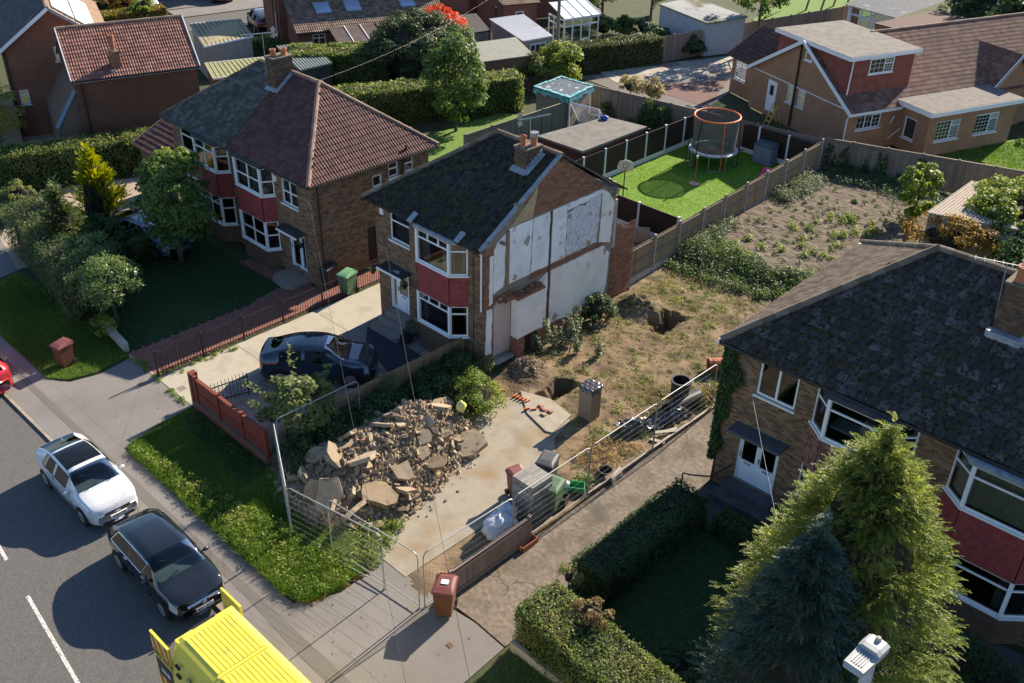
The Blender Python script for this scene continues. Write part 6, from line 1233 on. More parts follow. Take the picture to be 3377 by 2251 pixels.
M_iron = mat('rusty_black_iron', [(.02, .017, .015), (.06, .035, .025)], .7, 12)
IR = thing('iron_railings', 'rusty black iron railings between block path and pale drive', 'railings', (-29.8, 18, 0))
posts_y = [12.8, 14.65, 16.4, 18.2, 20.1, 21.85, 23.6]
for y in posts_y: p = MB().box((-29.84, y-.03, 0), (-29.78, y+.03, 1.02)).build('post', M_iron, IR); MB().cyl((-29.81, y, 1.02), (-29.81, y, 1.1), .04, .015, n=8).build('finial', M_iron, p)
for a_, b_ in zip(posts_y[:-1], posts_y[1:]):
    for zz in (.12, .92): MB().bar((-29.81, a_, zz), (-29.81, b_, zz), .03).build('rail', M_iron, IR)
    k = int((b_-a_)/.115)
    for i in range(1, k): y = a_+(b_-a_)*i/k; MB().bar((-29.81, y, .08), (-29.81, y, .98), .016).build('bar', M_iron, IR)
def iron_gate(label, p, d, L, h0, h1):
    p, d = Vector((*p, 0)), Vector((*d, 0)).normalized(); g_ = thing('iron_gate', label, 'gate', p); 
    for u in (0, L): MB().bar(p+d*u+Vector((0, 0, .08)), p+d*u+Vector((0, 0, h0 if u == 0 else h1)), .035).build('stile', M_iron, g_)
    for f0 in (.12, .85): MB().bar(p+Vector((0, 0, .1+h0*f0*.9)), p+d*L+Vector((0, 0, .1+h1*f0*.9)), .03).build('rail', M_iron, g_)
    n_ = int(L/.12)
    for i in range(1, n_): u = L*i/n_; h = h0+(h1-h0)*i/n_; b_ = MB().bar(p+d*u+Vector((0, 0, .1)), p+d*u+Vector((0, 0, h+.08)), .016).build('bar', M_iron, g_)
    return g_
iron_gate('iron gate leaf folded back against the railings', (-29.72, 12.95), (.02, 1), 1.75, .85, 1.15); iron_gate('iron gate leaf swung in behind the red fence', (-26.9, 13.0), (.35, 1), 1.5, .75, 1.0)
# street lamp
LP = thing('street_lamp', 'grey street lamp head and column at the lower right', 'street lamp', (-2.62, 10.15, 0)); M_lampg = mat('lamp_grey_paint', [(.26, .27, .28), (.36, .37, .37)], .5, 6)
MB().cyl((-2.62, 10.2, 0), (-2.78, 10.12, 9.95), .12, .075, n=14).build('column', mat('galvanised_column', [(.3, .31, .33), (.42, .43, .44)], .6, 8), LP)
hd_ = Vector((-.06, -.99, .02)).normalized(); xx_ = hd_.cross(Vector((0, 0, 1))).normalized(); zz_ = xx_.cross(hd_); c0 = Vector((-2.78, 10.16, 10.0))
V = []; sec = [(-.14, .12, .02), (-.08, .155, .09), (.12, .16, .11), (.2, .158, .10), (.2, .157, .03), (.56, .145, .025), (.6, .12, -.01)]
for (u, hw, zt_) in sec:
    for (y, z) in ((-hw, -.05), (hw, -.05), (hw, zt_*.6), (hw*.65, zt_), (-hw*.65, zt_), (-hw, zt_*.6)): V.append(c0+hd_*u+xx_*y+zz_*z)
obj('lamp_head', V, [(k*6+i, k*6+(i+1) % 6, (k+1)*6+(i+1) % 6, (k+1)*6+i) for k in range(6) for i in range(6)]+[tuple(range(6))[::-1], tuple(range(36, 42))], M_lampg, LP)
fm = MB()
for i in range(5): fm.fb(c0+zz_*.028, hd_, xx_, .24, .50, 0, .012, -.08+i*.036, -.064+i*.036, Z=zz_)
fm.build('cooling_fins', M_lead, LP); MB().cyl(c0+hd_*-.02+zz_*.1, c0+hd_*-.02+zz_*.16, .045, .03, 12).build('photocell', M_conc, LP)
MB().cyl(c0-hd_*.16-zz_*.01, c0-hd_*.05-zz_*.06, .07, n=12).build('bracket', M_lampg, LP)
# overhead wires
def wire(label, p, q, sag=.25, r=.008):
    p, q = Vector(p), Vector(q); pts = [p.lerp(q, i/14)-Vector((0, 0, sag*4*(i/14)*(1-i/14))) for i in range(15)]; tag(MB().tube(pts, r, 4).build('overhead_wire', M_dark if r < .006 else M_alu), label, 'wire')
wire('overhead wire to the left pair front wall', (-31.3, 20.85, 4.4), (-6.4, 5.3, 8.0), .3, .004); wire('overhead wire to the demolished semi front wall', (-27.3, 21.35, 4.3), (-5.9, 6.0, 8.0), .3, .005); wire('overhead wire to the right house gable corner', (-11.9, 22.3, 4.9), (-6.9, 16.3, 4.6), .05, .0065)
wire('thin wire crossing the left back gardens', (-34.4, 24, 7.4), (-43.5, 49.3, 8.6), .8, .0022)

# iron covers in the footway, oil stains come from the asphalt itself
M_cov = mat('cast_iron_cover', [(.05, .05, .055), (.09, .085, .085)], .7, 20, .4); M_rust = mat('rusty_cover', [(.16, .09, .06), (.22, .13, .09)], .9, 20, .3)
for l, x, y, m_, s_ in (('small rusty stop tap cover in the left apron', -29.74, 12.08, M_rust, .11), ('dark rectangular drain cover at the pale drive entrance', -28.5, 12.96, M_cov, .17), ('small rusty stop tap cover in the apron by the brown bin', -13.3, 11.9, M_rust, .09)):
    mb = MB().box((x-s_, y-s_*.75, .0), (x+s_, y+s_*.75, .012)); [mb.box((x-s_*.85, y-s_*.6+i*s_*.4, .012), (x+s_*.85, y-s_*.45+i*s_*.4, .018)) for i in range(4)]; tag(mb.build('utility_cover', m_), l, 'cover')
# ------------------------------------------------------------------ background buildings
def frame2(O, u):
    u = Vector((*u, 0)).normalized(); n = Vector((u.y, -u.x, 0)); O = Vector((*O, 0))
    return O, u, n, (lambda s, d, z=0: O+u*s-n*d+Vector((0, 0, z)))
# far-left red brick house with gable wall and solar panels
O, u, n, fp = frame2((-56.5, 19.3), (.347, .938)); H = thing('gabled_brick_house', 'red brick gabled house with solar panels at the top left', 'house', tuple(fp(2.7, 4)))
ops = [(2.58, 3.2, 4.0, 4.79), (.38, .86, 1.82, 2.63), (2.18, 2.75, .6, 2.3)]
wall('wall', H, fp(0, 0), u, n, 5.4, 0, 4.8, ops, M_wallR, gable=[(0, 4.8), (5.4, 4.8), (2.7, 6.75)]); wall('wall', H, fp(0, 9), -(-n), -u, 9, 0, 4.8, [], M_wallR)
window(H, fp(2.58, 0, 4.0), u, n, .62, .79, (0, 1), ((0, 1),), fr=.08); window(H, fp(.38, 0, 1.82), u, n, .48, .81, (0, 1), ((0, .65, 1),), fr=.07); MB().fb(fp(2.18, 0, .6), u, n, 0, .57, 0, 1.7, -.1, -.05).build('door', mat('blue_door_paint', [(.008, .03, .22), (.012, .04, .28)], .4, 3), H)
T_slate = mat('grey_roof_tiles', [(.07, .065, .062), (.11, .10, .095)], .85, 5, .3, rnd=.5); T_brn = mat('tan_roof_tiles', [(.20, .13, .085), (.26, .17, .11)], .85, 5, .3, rnd=.5)
roof(H, [fp(-.3, 10, 4.65), fp(-.3, -.25, 4.65), fp(2.7, -.25, 6.85), fp(2.7, 10, 6.85)], .3, .32, T_slate, limit=0); rr_ = roof(H, [fp(5.7, -.25, 4.65), fp(5.7, 10, 4.65), fp(2.7, 10, 6.85), fp(2.7, -.25, 6.85)], .3, .32, T_brn, limit=0); ridge(H, fp(2.7, -.3, 6.9), fp(2.7, 10, 6.9), T_ridge)
for (a, b) in (((-.35, 4.62), (2.7, 6.85)), ((5.75, 4.62), (2.7, 6.85))): MB().bar(fp(a[0], -.28, a[1]), fp(b[0], -.28, b[1]), .06, .16).build('verge_board', M_white if a[0] < 0 else M_lead, H)
sp_ = thing('solar_array', 'row of pale solar panels on the gabled brick house roof', 'solar panels', tuple(fp(4, 2, 5.9))); M_sol = mat('solar_glass', [(.25, .32, .42), (.34, .41, .52)], .2, 2, coat=.8)
sl_ = Vector((*(u*3.0)[:2], -2.2)).normalized(); nl_ = (-n).cross(sl_).normalized(); nl_ = nl_ if nl_.z > 0 else -nl_
for i in range(4):
    for j in range(2): MB().fb(fp(2.95, .3+i*1.65, 6.78)+sl_*(j*1.3), -n, sl_, 0, 1.58, 0, .05, 0, 1.22, Z=nl_).build('panel', M_sol, sp_)
MB().tube([fp(.12, -.06, 4.7), fp(.14, -.06, .2)], .04).build('downpipe', M_dark, H)
MB().fb(fp(-.9, -.9, 0), u, n, 0, .9, 0, 2.2, -.9, 0).build('porch', M_wallR, H)
# detached brick house with pantile roof
O, u, n, fp = frame2((-50.72, 20.47), (.291, .957)); H = thing('pantiled_brick_house', 'dark red brick house with red pantile roof and white verges', 'house', tuple(fp(3, 2.5)))
wall('wall', H, fp(0, 0), u, n, 6.18, 0, 4.4, [], M_wallD); wall('wall', H, fp(0, 5.1), n, -u, 5.1, 0, 4.4, [], M_wallD, gable=[(0, 4.4), (5.1, 4.4), (2.55, 6.2)]); wall('wall', H, fp(6.18, 0), -n, u, 5.1, 0, 4.4, [], M_wallD, gable=[(0, 4.4), (5.1, 4.4), (2.55, 6.2)]); wall('wall', H, fp(6.18, 5.1), -u, -n, 6.18, 0, 4.4, [], M_wallD)
roof(H, [fp(-.12, -.25, 4.35), fp(6.3, -.25, 4.35), fp(6.3, 2.57, 6.3), fp(-.12, 2.57, 6.3)], .27, .25, T_red, limit=300); roof(H, [fp(6.3, 5.35, 4.35), fp(-.12, 5.35, 4.35), fp(-.12, 2.57, 6.3), fp(6.3, 2.57, 6.3)], .27, .25, T_red, tiles=False); ridge(H, fp(-.1, 2.57, 6.34), fp(6.3, 2.57, 6.34), T_ridge)
for s in (-.15, 6.32): MB().bar(fp(s, -.28, 4.37), fp(s, 2.57, 6.35), .05, .12).build('verge_board', M_white, H)
MB().fb(fp(-.1, -.22, 4.22), u, n, 0, 6.4, 0, .1, -.02, .03).build('fascia', M_white, H); gutter(H, fp(-.12, -.3, 4.3), fp(6.3, -.3, 4.3)); MB().tube([fp(.3, -.06, 4.25), fp(.35, -.06, 1)], .04).build('downpipe', M_dark, H)
cc = fp(2.2, .3); chimney(H, cc.x, cc.y, .42, .42, 4.35, 5.5, [(cc.x, cc.y, .75, .13, M_terra)], M_brickR, band=False); MB().box((cc.x-.3, cc.y-.4, 4.45), (cc.x+.3, cc.y-.18, 4.63)).build('chimney_apron', M_lead, H)
X = thing('lean_to', 'low dark lean-to against the gable of the pantiled brick house', 'lean-to', tuple(fp(-.6, 2.6))); mb = MB(); mb.add([fp(0, .2, 0), fp(0, 5, 0), fp(-1.2, 5, 0), fp(-1.2, .2, 0), fp(-.01, .2, 3.7), fp(-.01, 5, 3.7), fp(-1.2, 5, 1.9), fp(-1.2, .2, 1.9)], [(0, 1, 2, 3), (4, 5, 6, 7), (0, 3, 7, 4), (1, 5, 6, 2), (2, 6, 7, 3)]); mb.build('wall', M_wallD, X); MB().bar(fp(-1.25, .15, 1.95), fp(-.02, .15, 3.8), .06, .16).build('verge_board', mat('blue_grey_board', [(.15, .25, .36), (.2, .3, .42)], .5, 3), X)
sw = thing('screen_block_wall', 'pierced concrete screen block wall beside the far driveway', 'wall', (-58, 21.5, 0)); a_, b_ = Vector((-58.9, 20.0, 0)), Vector((-57.2, 24.0, 0)); d_ = (b_-a_).normalized(); L_ = (b_-a_).length; nn_ = Vector((d_.y, -d_.x, 0))
MB().fb(a_, d_, nn_, 0, L_, 0, .2, -.06, .06).fb(a_, d_, nn_, 0, L_, .98, 1.06, -.08, .08).build('coping', M_conc, sw)
for i in range(int(L_/.3)):
    for j in range(3):
        o_ = a_+d_*(i*.3)+Vector((0, 0, .2+j*.26)); m_ = MB(); m_.fb(o_, d_, nn_, 0, .29, 0, .05, -.05, .05).fb(o_, d_, nn_, 0, .29, .2, .25, -.05, .05).fb(o_, d_, nn_, 0, .05, .05, .2, -.05, .05).fb(o_, d_, nn_, .24, .29, .05, .2, -.05, .05); m_.build('screen_block', M_conc, sw)
# house B with velux extension
O, u, n, fp = frame2((-56.9, 38.5), (.38, .925)); H = thing('house_with_roof_windows', 'red brick house with low tiled rear extension and three roof windows', 'house', tuple(fp(5, 3)))
ops = [(.85, 1.75, 1.25, 2.15), (5.8, 6.7, 1.2, 2.28), (7.25, 8.0, .1, 2.3), (8.55, 9.4, 1.3, 2.3)]
wall('wall', H, fp(-.1, 0), u, n, 10.3, 0, 2.4, [(a+.1, b+.1, c, d) for a, b, c, d in ops], M_wallR); wall('wall', H, fp(-.1, 3.4), n, -u, 3.4, 0, 2.4, [], M_wallR, gable=[(0, 2.4), (3.4, 2.4), (0, 3.9)]); wall('upper_wall', H, fp(-.6, 3.4), u, n, 14, 0, 6.0, [(4.5, 5.6, 4.6, 5.6)], M_wallR); wall('upper_wall', H, fp(-.6, 9), n, -u, 5.6, 0, 6.0, [(2.4, 3.0, 4.5, 5.3), (3.8, 4.3, 1.0, 2.6)], M_wallR)
window(H, fp(4.5-.6, 3.4, 4.6), u, n, 1.1, 1.0); window(H, fp(-.6, 9-2.4, 4.5), n, -u, .6, .8, (0, 1)); window(H, fp(-.6, 9-3.8, 1.0), n, -u, .5, 1.6, (0, 1))
for a, b, c, d in ops:
    if c < .5: MB().fb(fp(a, 0, c), u, n, 0, b-a, 0, d-c, -.1, -.04).build('door', M_white, H)
    else: window(H, fp(a, 0, c), u, n, b-a, d-c, (0, .5, 1), ((0, .68, 1),), fr=.07)
T_vel = mat('buff_brown_pantile', [(.13, .085, .06), (.19, .13, .095), (.23, .165, .12)], .85, 5, .3, rnd=.6)
roof(H, [fp(-.3, -.25, 2.35), fp(10.4, -.25, 2.35), fp(10.4, 3.4, 3.95), fp(-.3, 3.4, 3.95)], .3, .27, T_vel, limit=200); MB().fb(fp(-.3, 3.38, 3.93), u, n, 0, 10.7, 0, .15, 0, .05).build('flashing', M_lead, H); gutter(H, fp(-.3, -.3, 2.3), fp(10.4, -.3, 2.3))
sl_ = (fp(0, 3.4, 3.95)-fp(0, -.25, 2.35)).normalized(); nl_ = u.cross(sl_).normalized()
for s in (1.6, 3.7, 7.6): v = MB().fb(fp(s, -.25, 2.35)+sl_*1.75, u, sl_, -.06, 1.05, .05, .13, -.05, 1.15, Z=nl_).build('roof_window', M_lead, H); MB().fb(fp(s, -.25, 2.35)+sl_*1.75, u, sl_, 0, .98, .128, .14, 0, 1.08, Z=nl_).build('pane', M_sol, v)
roof(H, [fp(-.9, 3.1, 6.0), fp(13.6, 3.1, 6.0), fp(13.6, 6.2, 7.8), fp(-.9, 6.2, 7.8)], .3, .3, T_vel, tiles=False)
for k_ in (.55, .1): MB().tube([fp(-.62, 3.6+k_*3, 5.9), fp(-.62, 3.6+k_*3, .2)], .05).build('downpipe', M_dark, H)
pg = thing('veranda_canopy', 'brown polycarbonate veranda roof on posts behind the low extension', 'canopy', tuple(fp(3.2, -1.5)))
PQ = [fp(1.9, -.1, 2.55), fp(5.2, -.1, 2.55), fp(5.2, -2.6, 2.1), fp(1.9, -2.6, 2.1)]; M_pc = mat('bronze_polycarbonate', [(.10, .075, .065), (.15, .115, .10)], .25, 2)
for i in range(3):
    for j in range(2):
        l4 = lambda a, b: PQ[0].lerp(PQ[1], a).lerp(PQ[3].lerp(PQ[2], a), b); obj('sheet', [l4(i/3, j/2), l4((i+1)/3, j/2), l4((i+1)/3, (j+1)/2), l4(i/3, (j+1)/2)], [(0, 1, 2, 3)], M_pc, pg)
for i in range(4): MB().bar(PQ[0].lerp(PQ[1], i/3)+Vector((0, 0, .03)), PQ[3].lerp(PQ[2], i/3)+Vector((0, 0, .03)), .05).build('rafter', M_white if i in (1, 2) else M_dark, pg)
for i in range(3): p = PQ[3].lerp(PQ[2], i/2); MB().bar(p, Vector((p.x, p.y, 0)), .09).build('post', M_wood2, pg)
MB().bar(PQ[3], PQ[2], .09).build('beam', mat('green_beam', [(.05, .08, .05), (.07, .1, .06)], .6, 3), pg)
# sheds and outbuildings
def shed(label, corners, base_z, heights, m_wall, m_roof, over=.12, name='shed', ribs=0, rib_mat=None, edge=None, th=.07, cat='shed'):
    """corners: 4 ground points; heights: roof z per corner"""
    P = [Vector((*c, 0)) for c in corners]; C = sum(P, Vector())/4; t = thing(name, label, cat, tuple(C))
    for i in range(4):
        a, b = P[i], P[(i+1) % 4]; obj('wall', [a, b, b+Vector((0, 0, heights[(i+1) % 4])), a+Vector((0, 0, heights[i]))], [(0, 1, 2, 3)], m_wall, t, uv=[(0, 0), ((b-a).length, 0), ((b-a).length, heights[(i+1) % 4]), (0, heights[i])])
    Q = [p+(p-C).normalized()*over+Vector((0, 0, h)) for p, h in zip(P, heights)]
    obj('roof', Q+[q+Vector((0, 0, th)) for q in Q], [(3, 2, 1, 0), (4, 5, 6, 7)]+[(i, (i+1) % 4, 4+(i+1) % 4, 4+i) for i in range(4)], m_roof, t)
    if ribs:
        for i in range(ribs+1):
            f = i/ribs; MB().bar(Q[0].lerp(Q[1], f)+Vector((0, 0, th+.012)), Q[3].lerp(Q[2], f)+Vector((0, 0, th+.012)), .045, .03).build('roof_rib', rib_mat or m_roof, t)
    if edge:
        for i in range(4): MB().bar(Q[i]+Vector((0, 0, th*.5)), Q[(i+1) % 4]+Vector((0, 0, th*.5)), .05, th+.04).build('fascia', edge, t)
    return t, Q
M_gshed = mat('grey_render', [(.30, .27, .24), (.38, .35, .31)], .95, 3, .2); M_boards = mat('brown_shed_boards', [(.13, .07, .04), (.2, .11, .065)], .9, 6, .3); M_sg = mat('sage_steel_roof', [(.18, .21, .20), (.24, .27, .26)], .5, 3); M_sgd = mat('dark_rib', [(.05, .06, .06), (.07, .08, .08)], .6, 3)
shed('grey green ribbed metal shed roof behind the left pair', [(-54.9, 35.4), (-54.2, 37.5), (-49.9, 35.8), (-49.9, 33.6)][::-1], 0, [2.35]*4, mat('dark_shed_wall', [(.03, .035, .03), (.05, .055, .05)], .8, 3), M_sg, ribs=12, rib_mat=M_sgd, edge=mat('green_edge', [(.10, .16, .10), (.12, .19, .12)], .6, 3))
M_ol = mat('olive_roof_sheet', [(.20, .21, .09), (.27, .27, .12)], .7, 3); shed('olive corrugated lean-to roof behind the left chimney', [(-54.5, 30.1), (-53.1, 33.8), (-50.6, 33.2), (-52.0, 29.1)][::-1], 0, [2.3, 2.35, 2.4, 2.4], M_boards, M_ol, ribs=16, rib_mat=mat('olive_rib', [(.32, .32, .15), (.36, .36, .18)], .7, 3), edge=M_white)
shed('pitched garage with yellow lit ribbed roof near the far road', [(-61.6, 33.3), (-60.6, 36.3), (-58.5, 35.8), (-58.4, 32.3)][::-1], 0, [2.2, 2.2, 2.8, 2.8], M_gshed, mat('tan_ribbed_roof', [(.26, .22, .12), (.33, .28, .16)], .7, 3), ribs=12, rib_mat=M_sgd, edge=M_white)
M_tent = mat('dark_tent', [(.03, .035, .045), (.06, .065, .075)], .7, 3); tag(MB().add([(-59.8, 34.4, 0), (-58.2, 34.9, 0), (-58.0, 36.6, 0), (-59.6, 36.4, 0), (-58.9, 35.5, 1.2)], [(0, 1, 4), (1, 2, 4), (2, 3, 4), (3, 0, 4)]).build('garden_tent', M_tent), 'small dark pyramid tent beside the yellow roofed garage', 'tent')
shed('long felt roofed timber outbuilding behind the hedge', [(-47.6, 44.5), (-46.5, 48.4), (-43.6, 47.0), (-44.8, 43.1)][::-1], 0, [2.05, 2.05, 2.3, 2.3], M_boards, mat('green_grey_felt', [(.20, .205, .18), (.25, .25, .22)], .95, 3, .3), name='outbuilding')
_, Q = shed('corrugated white roofed workshop with rust patches', [(-50.6, 50.2), (-50.0, 52.8), (-45.8, 51.2), (-46.2, 48.9)][::-1], 0, [2.05, 2.05, 2.4, 2.4], M_gshed, overlay(mat('white_corrugated', [(.50, .52, .55), (.62, .63, .65)], .6, 3), (.35, .12, .07), .55, .62, .66), ribs=22, rib_mat=mat('white_corrugated_rib', [(.55, .57, .6), (.62, .63, .65)], .6, 3), name='workshop')
hw = bpy.data.objects[_.name]; window(_, Q[0].lerp(Q[1], .25)+Vector((.05, -.12, -1.05)), (Q[1]-Q[0]).normalized().xy.to_3d(), Vector(((Q[1]-Q[0]).normalized().y, -(Q[1]-Q[0]).normalized().x, 0)), 1.3, .85, (0, .33, .66, 1), ((0, 1),), inset=-.06, sill=False)
cv = thing('conservatory', 'white glazed conservatory with pale sloping roof', 'conservatory', (-48.2, 56.5, 0)); P_ = [Vector((-47.6, 54.6, 0)), Vector((-46.9, 57.6, 0)), Vector((-48.9, 58.2, 0)), Vector((-49.7, 55.2, 0))]
for i, k_ in ((0, 4), (3, 3)):
    a_, b_ = P_[i], P_[(i+1) % 4]; d_ = (b_-a_); U_ = d_.normalized(); N_ = Vector((U_.y, -U_.x, 0)); window(cv, a_+Vector((0, 0, .0)), U_, N_, d_.length, 2.25, tuple(j/k_ for j in range(k_+1)), ((0, .3, .78, 1), (0, .78, 1)), fr=.09, inset=0, sill=False)
Q_ = [P_[0]+Vector((.1, -.1, 2.3)), P_[1]+Vector((.1, .1, 2.3)), P_[2]+Vector((0, 0, 2.95)), P_[3]+Vector((0, 0, 2.95))]; M_wpc = mat('white_polycarbonate', [(.68, .70, .70), (.76, .77, .76)], .35, 2)
obj('roof', Q_+[q+Vector((0, 0, .05)) for q in Q_], [(3, 2, 1, 0), (4, 5, 6, 7), (0, 1, 5, 4), (1, 2, 6, 5), (2, 3, 7, 6), (3, 0, 4, 7)], M_wpc, cv)
for i in range(5): MB().bar(Q_[0].lerp(Q_[1], i/4)+Vector((0, 0, .07)), Q_[3].lerp(Q_[2], i/4)+Vector((0, 0, .07)), .05).build('glazing_bar', M_white, cv)
# house C behind the conservatory
O, u, n, fp = frame2((-57.5, 54.6), (.38, .925)); H = thing('brick_house_far', 'red brick house behind the white conservatory at the top of the view', 'house', tuple(fp(4, 4)))
wall('wall', H, fp(0, 0), u, n, 11, 0, 5.2, [(1.0, 1.7, .3, 2.3), (2.2, 3.0, 1.2, 2.4), (3.4, 4.2, 1.2, 2.4), (2.2, 3.2, 3.6, 4.8), (6, 7, 3.6, 4.8)], M_wallR); wall('wall', H, fp(0, 8), n, -u, 8, 0, 5.2, [(3, 4, 3.5, 4.6)], M_wallR)
for a, b, c, d in ((2.2, 3.0, 1.2, 2.4), (3.4, 4.2, 1.2, 2.4), (2.2, 3.2, 3.6, 4.8), (6, 7, 3.6, 4.8)): window(H, fp(a, 0, c), u, n, b-a, d-c, (0, 1), ((0, .7, 1),), fr=.08)
MB().fb(fp(1, 0, .3), u, n, 0, .7, 0, 2, -.1, -.04).build('door', M_white, H); roof(H, [fp(-.3, -.3, 5.15), fp(11.3, -.3, 5.15), fp(11.3, 4, 7.6), fp(-.3, 4, 7.6)], .3, .32, T_vel, limit=0)
ex = thing('kitchen_extension', 'brick rear extension with grey roof beside the conservatory', 'extension', tuple(fp(3.5, -3.5))); wall('wall', ex, fp(.6, -5.6), u, n, 2.6, 0, 2.8, [(.9, 1.6, .1, 2.2)], M_wallR); wall('wall', ex, fp(.6, 0), n, -u, 5.6, 0, 2.8, [(3.6, 4.2, 1.2, 2.3)], M_wallR); window(ex, fp(1.5, -5.6, .1), u, n, .7, 2.1, (0, 1), ((0, 1),), fr=.1); roof(ex, [fp(.4, -5.8, 2.75), fp(3.4, -5.8, 2.75), fp(3.4, 0, 3.6), fp(.4, 0, 3.6)], .3, .3, T_vel, limit=0)
shed('dark felt lean-to roofs between veranda and workshop', [(-54.5, 49.2), (-53.6, 51.6), (-50.6, 50.0), (-51.3, 47.2)][::-1], 0, [1.7, 1.7, 2.0, 2.0], M_gshed, M_felt2)
# blue-grey rendered garage at top
shed('blue grey rendered garage with mossy roof behind the far fence', [(-40.1, 61.4), (-44.9, 62.2), (-44.3, 65.6), (-38.9, 64.4)][::-1], 0, [2.5, 2.7, 2.6, 2.3], mat('blue_grey_render', [(.33, .35, .38), (.40, .42, .45)], .95, 3, .15), overlay(mat('mossy_asbestos', [(.26, .27, .27), (.33, .33, .33)], .95, 3, .3), (.10, .09, .05), .5, .5, .62), name='garage', edge=mat('green_fascia', [(.14, .19, .13), (.17, .22, .15)], .7, 3))
board_fence('tall pinkish timber fence running to the far garden', (-41.5, 57.0), (-36.7, 77.5), 1.8, M_wood3, posts=1.9, board=.13, face=1, rails=2, rail_side=-1, name='timber_fence')
# bungalow
O, u, n, fp = frame2((-23.7, 51.4), (.352, .936)); BU = Vector((-.936, .352, 0)); BW = Vector((.352, .936, 0)); bp_ = lambda a, b, z=0: Vector((-23.7, 51.4, 0))+BU*a+BW*b+Vector((0, 0, z))
H = thing('dormer_bungalow', 'buff brick bungalow with flat roofed red dormer and white trim', 'bungalow', tuple(bp_(4.3, 5))); NF = -BW; NR = -BU
opsg = [(8.7-7.15, 8.7-6.26, .3, 2.2), (8.7-5.35, 8.7-4.74, 1.36, 2.4), (8.7-4.36, 8.7-3.73, 1.4, 2.4), (8.7-4.27, 8.7-3.67, 4.15, 4.65)]
wall('wall', H, bp_(8.7, 0), -BU, NF, 8.7, 0, 2.5, opsg[:3], M_wallO, gable=None); wall('gable', H, bp_(8.7, 0), -BU, NF, 8.7, 2.5, 2.5001, [], M_wallO, gable=[(0, 2.5), (8.7, 2.5), (4.35, 5.15)])
wall('wall', H, bp_(0, 0), BW, NR, 18, 0, 2.5, [(.68, 2.44, 1.25, 2.33)], M_wallO)
window(H, bp_(5.35, 0, 1.36), -BU, NF, .61, 1.02, (0, 1), ((0, .68, 1),), fr=.07, grid=(2, 2)); window(H, bp_(4.36, 0, 1.38), -BU, NF, .63, 1.0, (0, 1), ((0, .68, 1),), fr=.07, grid=(2, 2)); window(H, bp_(4.27, 0, 4.15), -BU, NF, .6, .48, (0, 1), ((0, 1),), fr=.07, inset=-.02, grid=(2, 2)); window(H, bp_(0, .68, 1.25), BW, NR, 1.76, 1.08, (0, .35, .65, 1), ((0, 1), (0, 1), (0, .7, 1)), fr=.06, curtain=(M_curtain, [(.02, .34)]), grid=(2, 3))
dd = MB().fb(bp_(7.15, 0, .3), -BU, NF, 0, .88, 0, 1.9, -.1, -.03).build('door', M_white, H); MB().fb(bp_(7.15, 0, .3), -BU, NF, .25, .6, 1.0, 1.6, -.03, -.02).build('door_pane', M_dark, dd)
AP = 5.2; roof(H, [bp_(-.3, -.25, 2.4), bp_(-.3, 18, 2.4), bp_(4.35, 18, AP), bp_(4.35, -.25, AP)], .32, .30, T_bung, limit=300); roof(H, [bp_(9.0, 18, 2.4), bp_(9.0, -.25, 2.4), bp_(4.35, -.25, AP), bp_(4.35, 18, AP)], .32, .3, T_bung, limit=0); ridge(H, bp_(4.35, 4.7, AP+.05), bp_(4.35, 18, AP+.05), T_ridge)
for a in (-.35, 9.05): MB().bar(bp_(a, -.28, 2.36), bp_(4.35, -.28, AP-.02), .05, .2).build('barge_board', M_white, H)
MB().bar(bp_(-.3, -.2, 2.3), bp_(-.3, 3.6, 2.3), .05, .16).build('fascia', M_white, H)
M_rdt = mat('dormer_red_tile', [(.20, .055, .038), (.27, .08, .055)], .8, 5, .3, 40, rnd=.4); dz0, dz1 = 3.0, 5.12
dm = MB(); dm.add([bp_(.8, .15, 2.9), bp_(.8, 4.75, 2.9), bp_(.8, 4.75, dz1), bp_(.8, .15, dz1), bp_(6.9, .15, 2.9), bp_(6.9, 4.75, 2.9), bp_(6.9, 4.75, dz1), bp_(6.9, .15, dz1)], [(0, 1, 2, 3), (0, 3, 7, 4), (1, 5, 6, 2), (4, 7, 6, 5)]); dmo = dm.build('dormer', M_rdt, H)
def hang(parent, O, U, N, W, z0, z1, m, ops=(), keep=None, rh=.16, tw=.19):
    O, U, N = Vector(O), Vector(U), Vector(N); mb = MB(); r = 0; z = z0
    while z < z1-.02:
        uu = -(tw/2 if r % 2 else 0)
        while uu < W:
            a_, b_ = max(uu+.003, 0), min(uu+tw-.003, W); tp = min(z+rh+.02, z1)
            if b_-a_ > .02 and not any(o[0] < (a_+b_)/2 < o[1] and o[2] < z+rh/2 < o[3] for o in ops) and (keep is None or keep((a_+b_)/2, z)):
                Z0, Z1 = Vector((0, 0, z)), Vector((0, 0, tp)); mb.add([O+U*a_+N*.022+Z0, O+U*b_+N*.022+Z0, O+U*b_+N*.004+Z1, O+U*a_+N*.004+Z1, O+U*a_+Z0, O+U*b_+Z0], [(0, 1, 2, 3), (4, 5, 1, 0)], random.random())
            uu += tw
        z += rh; r += 1
    o = mb.build('hanging_tiles', m, parent); o['kind'] = 'stuff'
hang(dmo, bp_(.8, .15), BW, NR, 4.6, 3.15, dz1, M_rdt, ops=[(1.4, 3.15, 4.05, 5.0)]); hang(dmo, bp_(6.9, .15), -BU, NF, 6.1, 2.9, dz1, M_rdt)
window(H, bp_(.8, 1.55, 4.1), BW, NR, 1.72, .85, (0, .62, 1), ((0, 1), (0, .6, 1)), fr=.06, inset=-.04, grid=(3, 3))
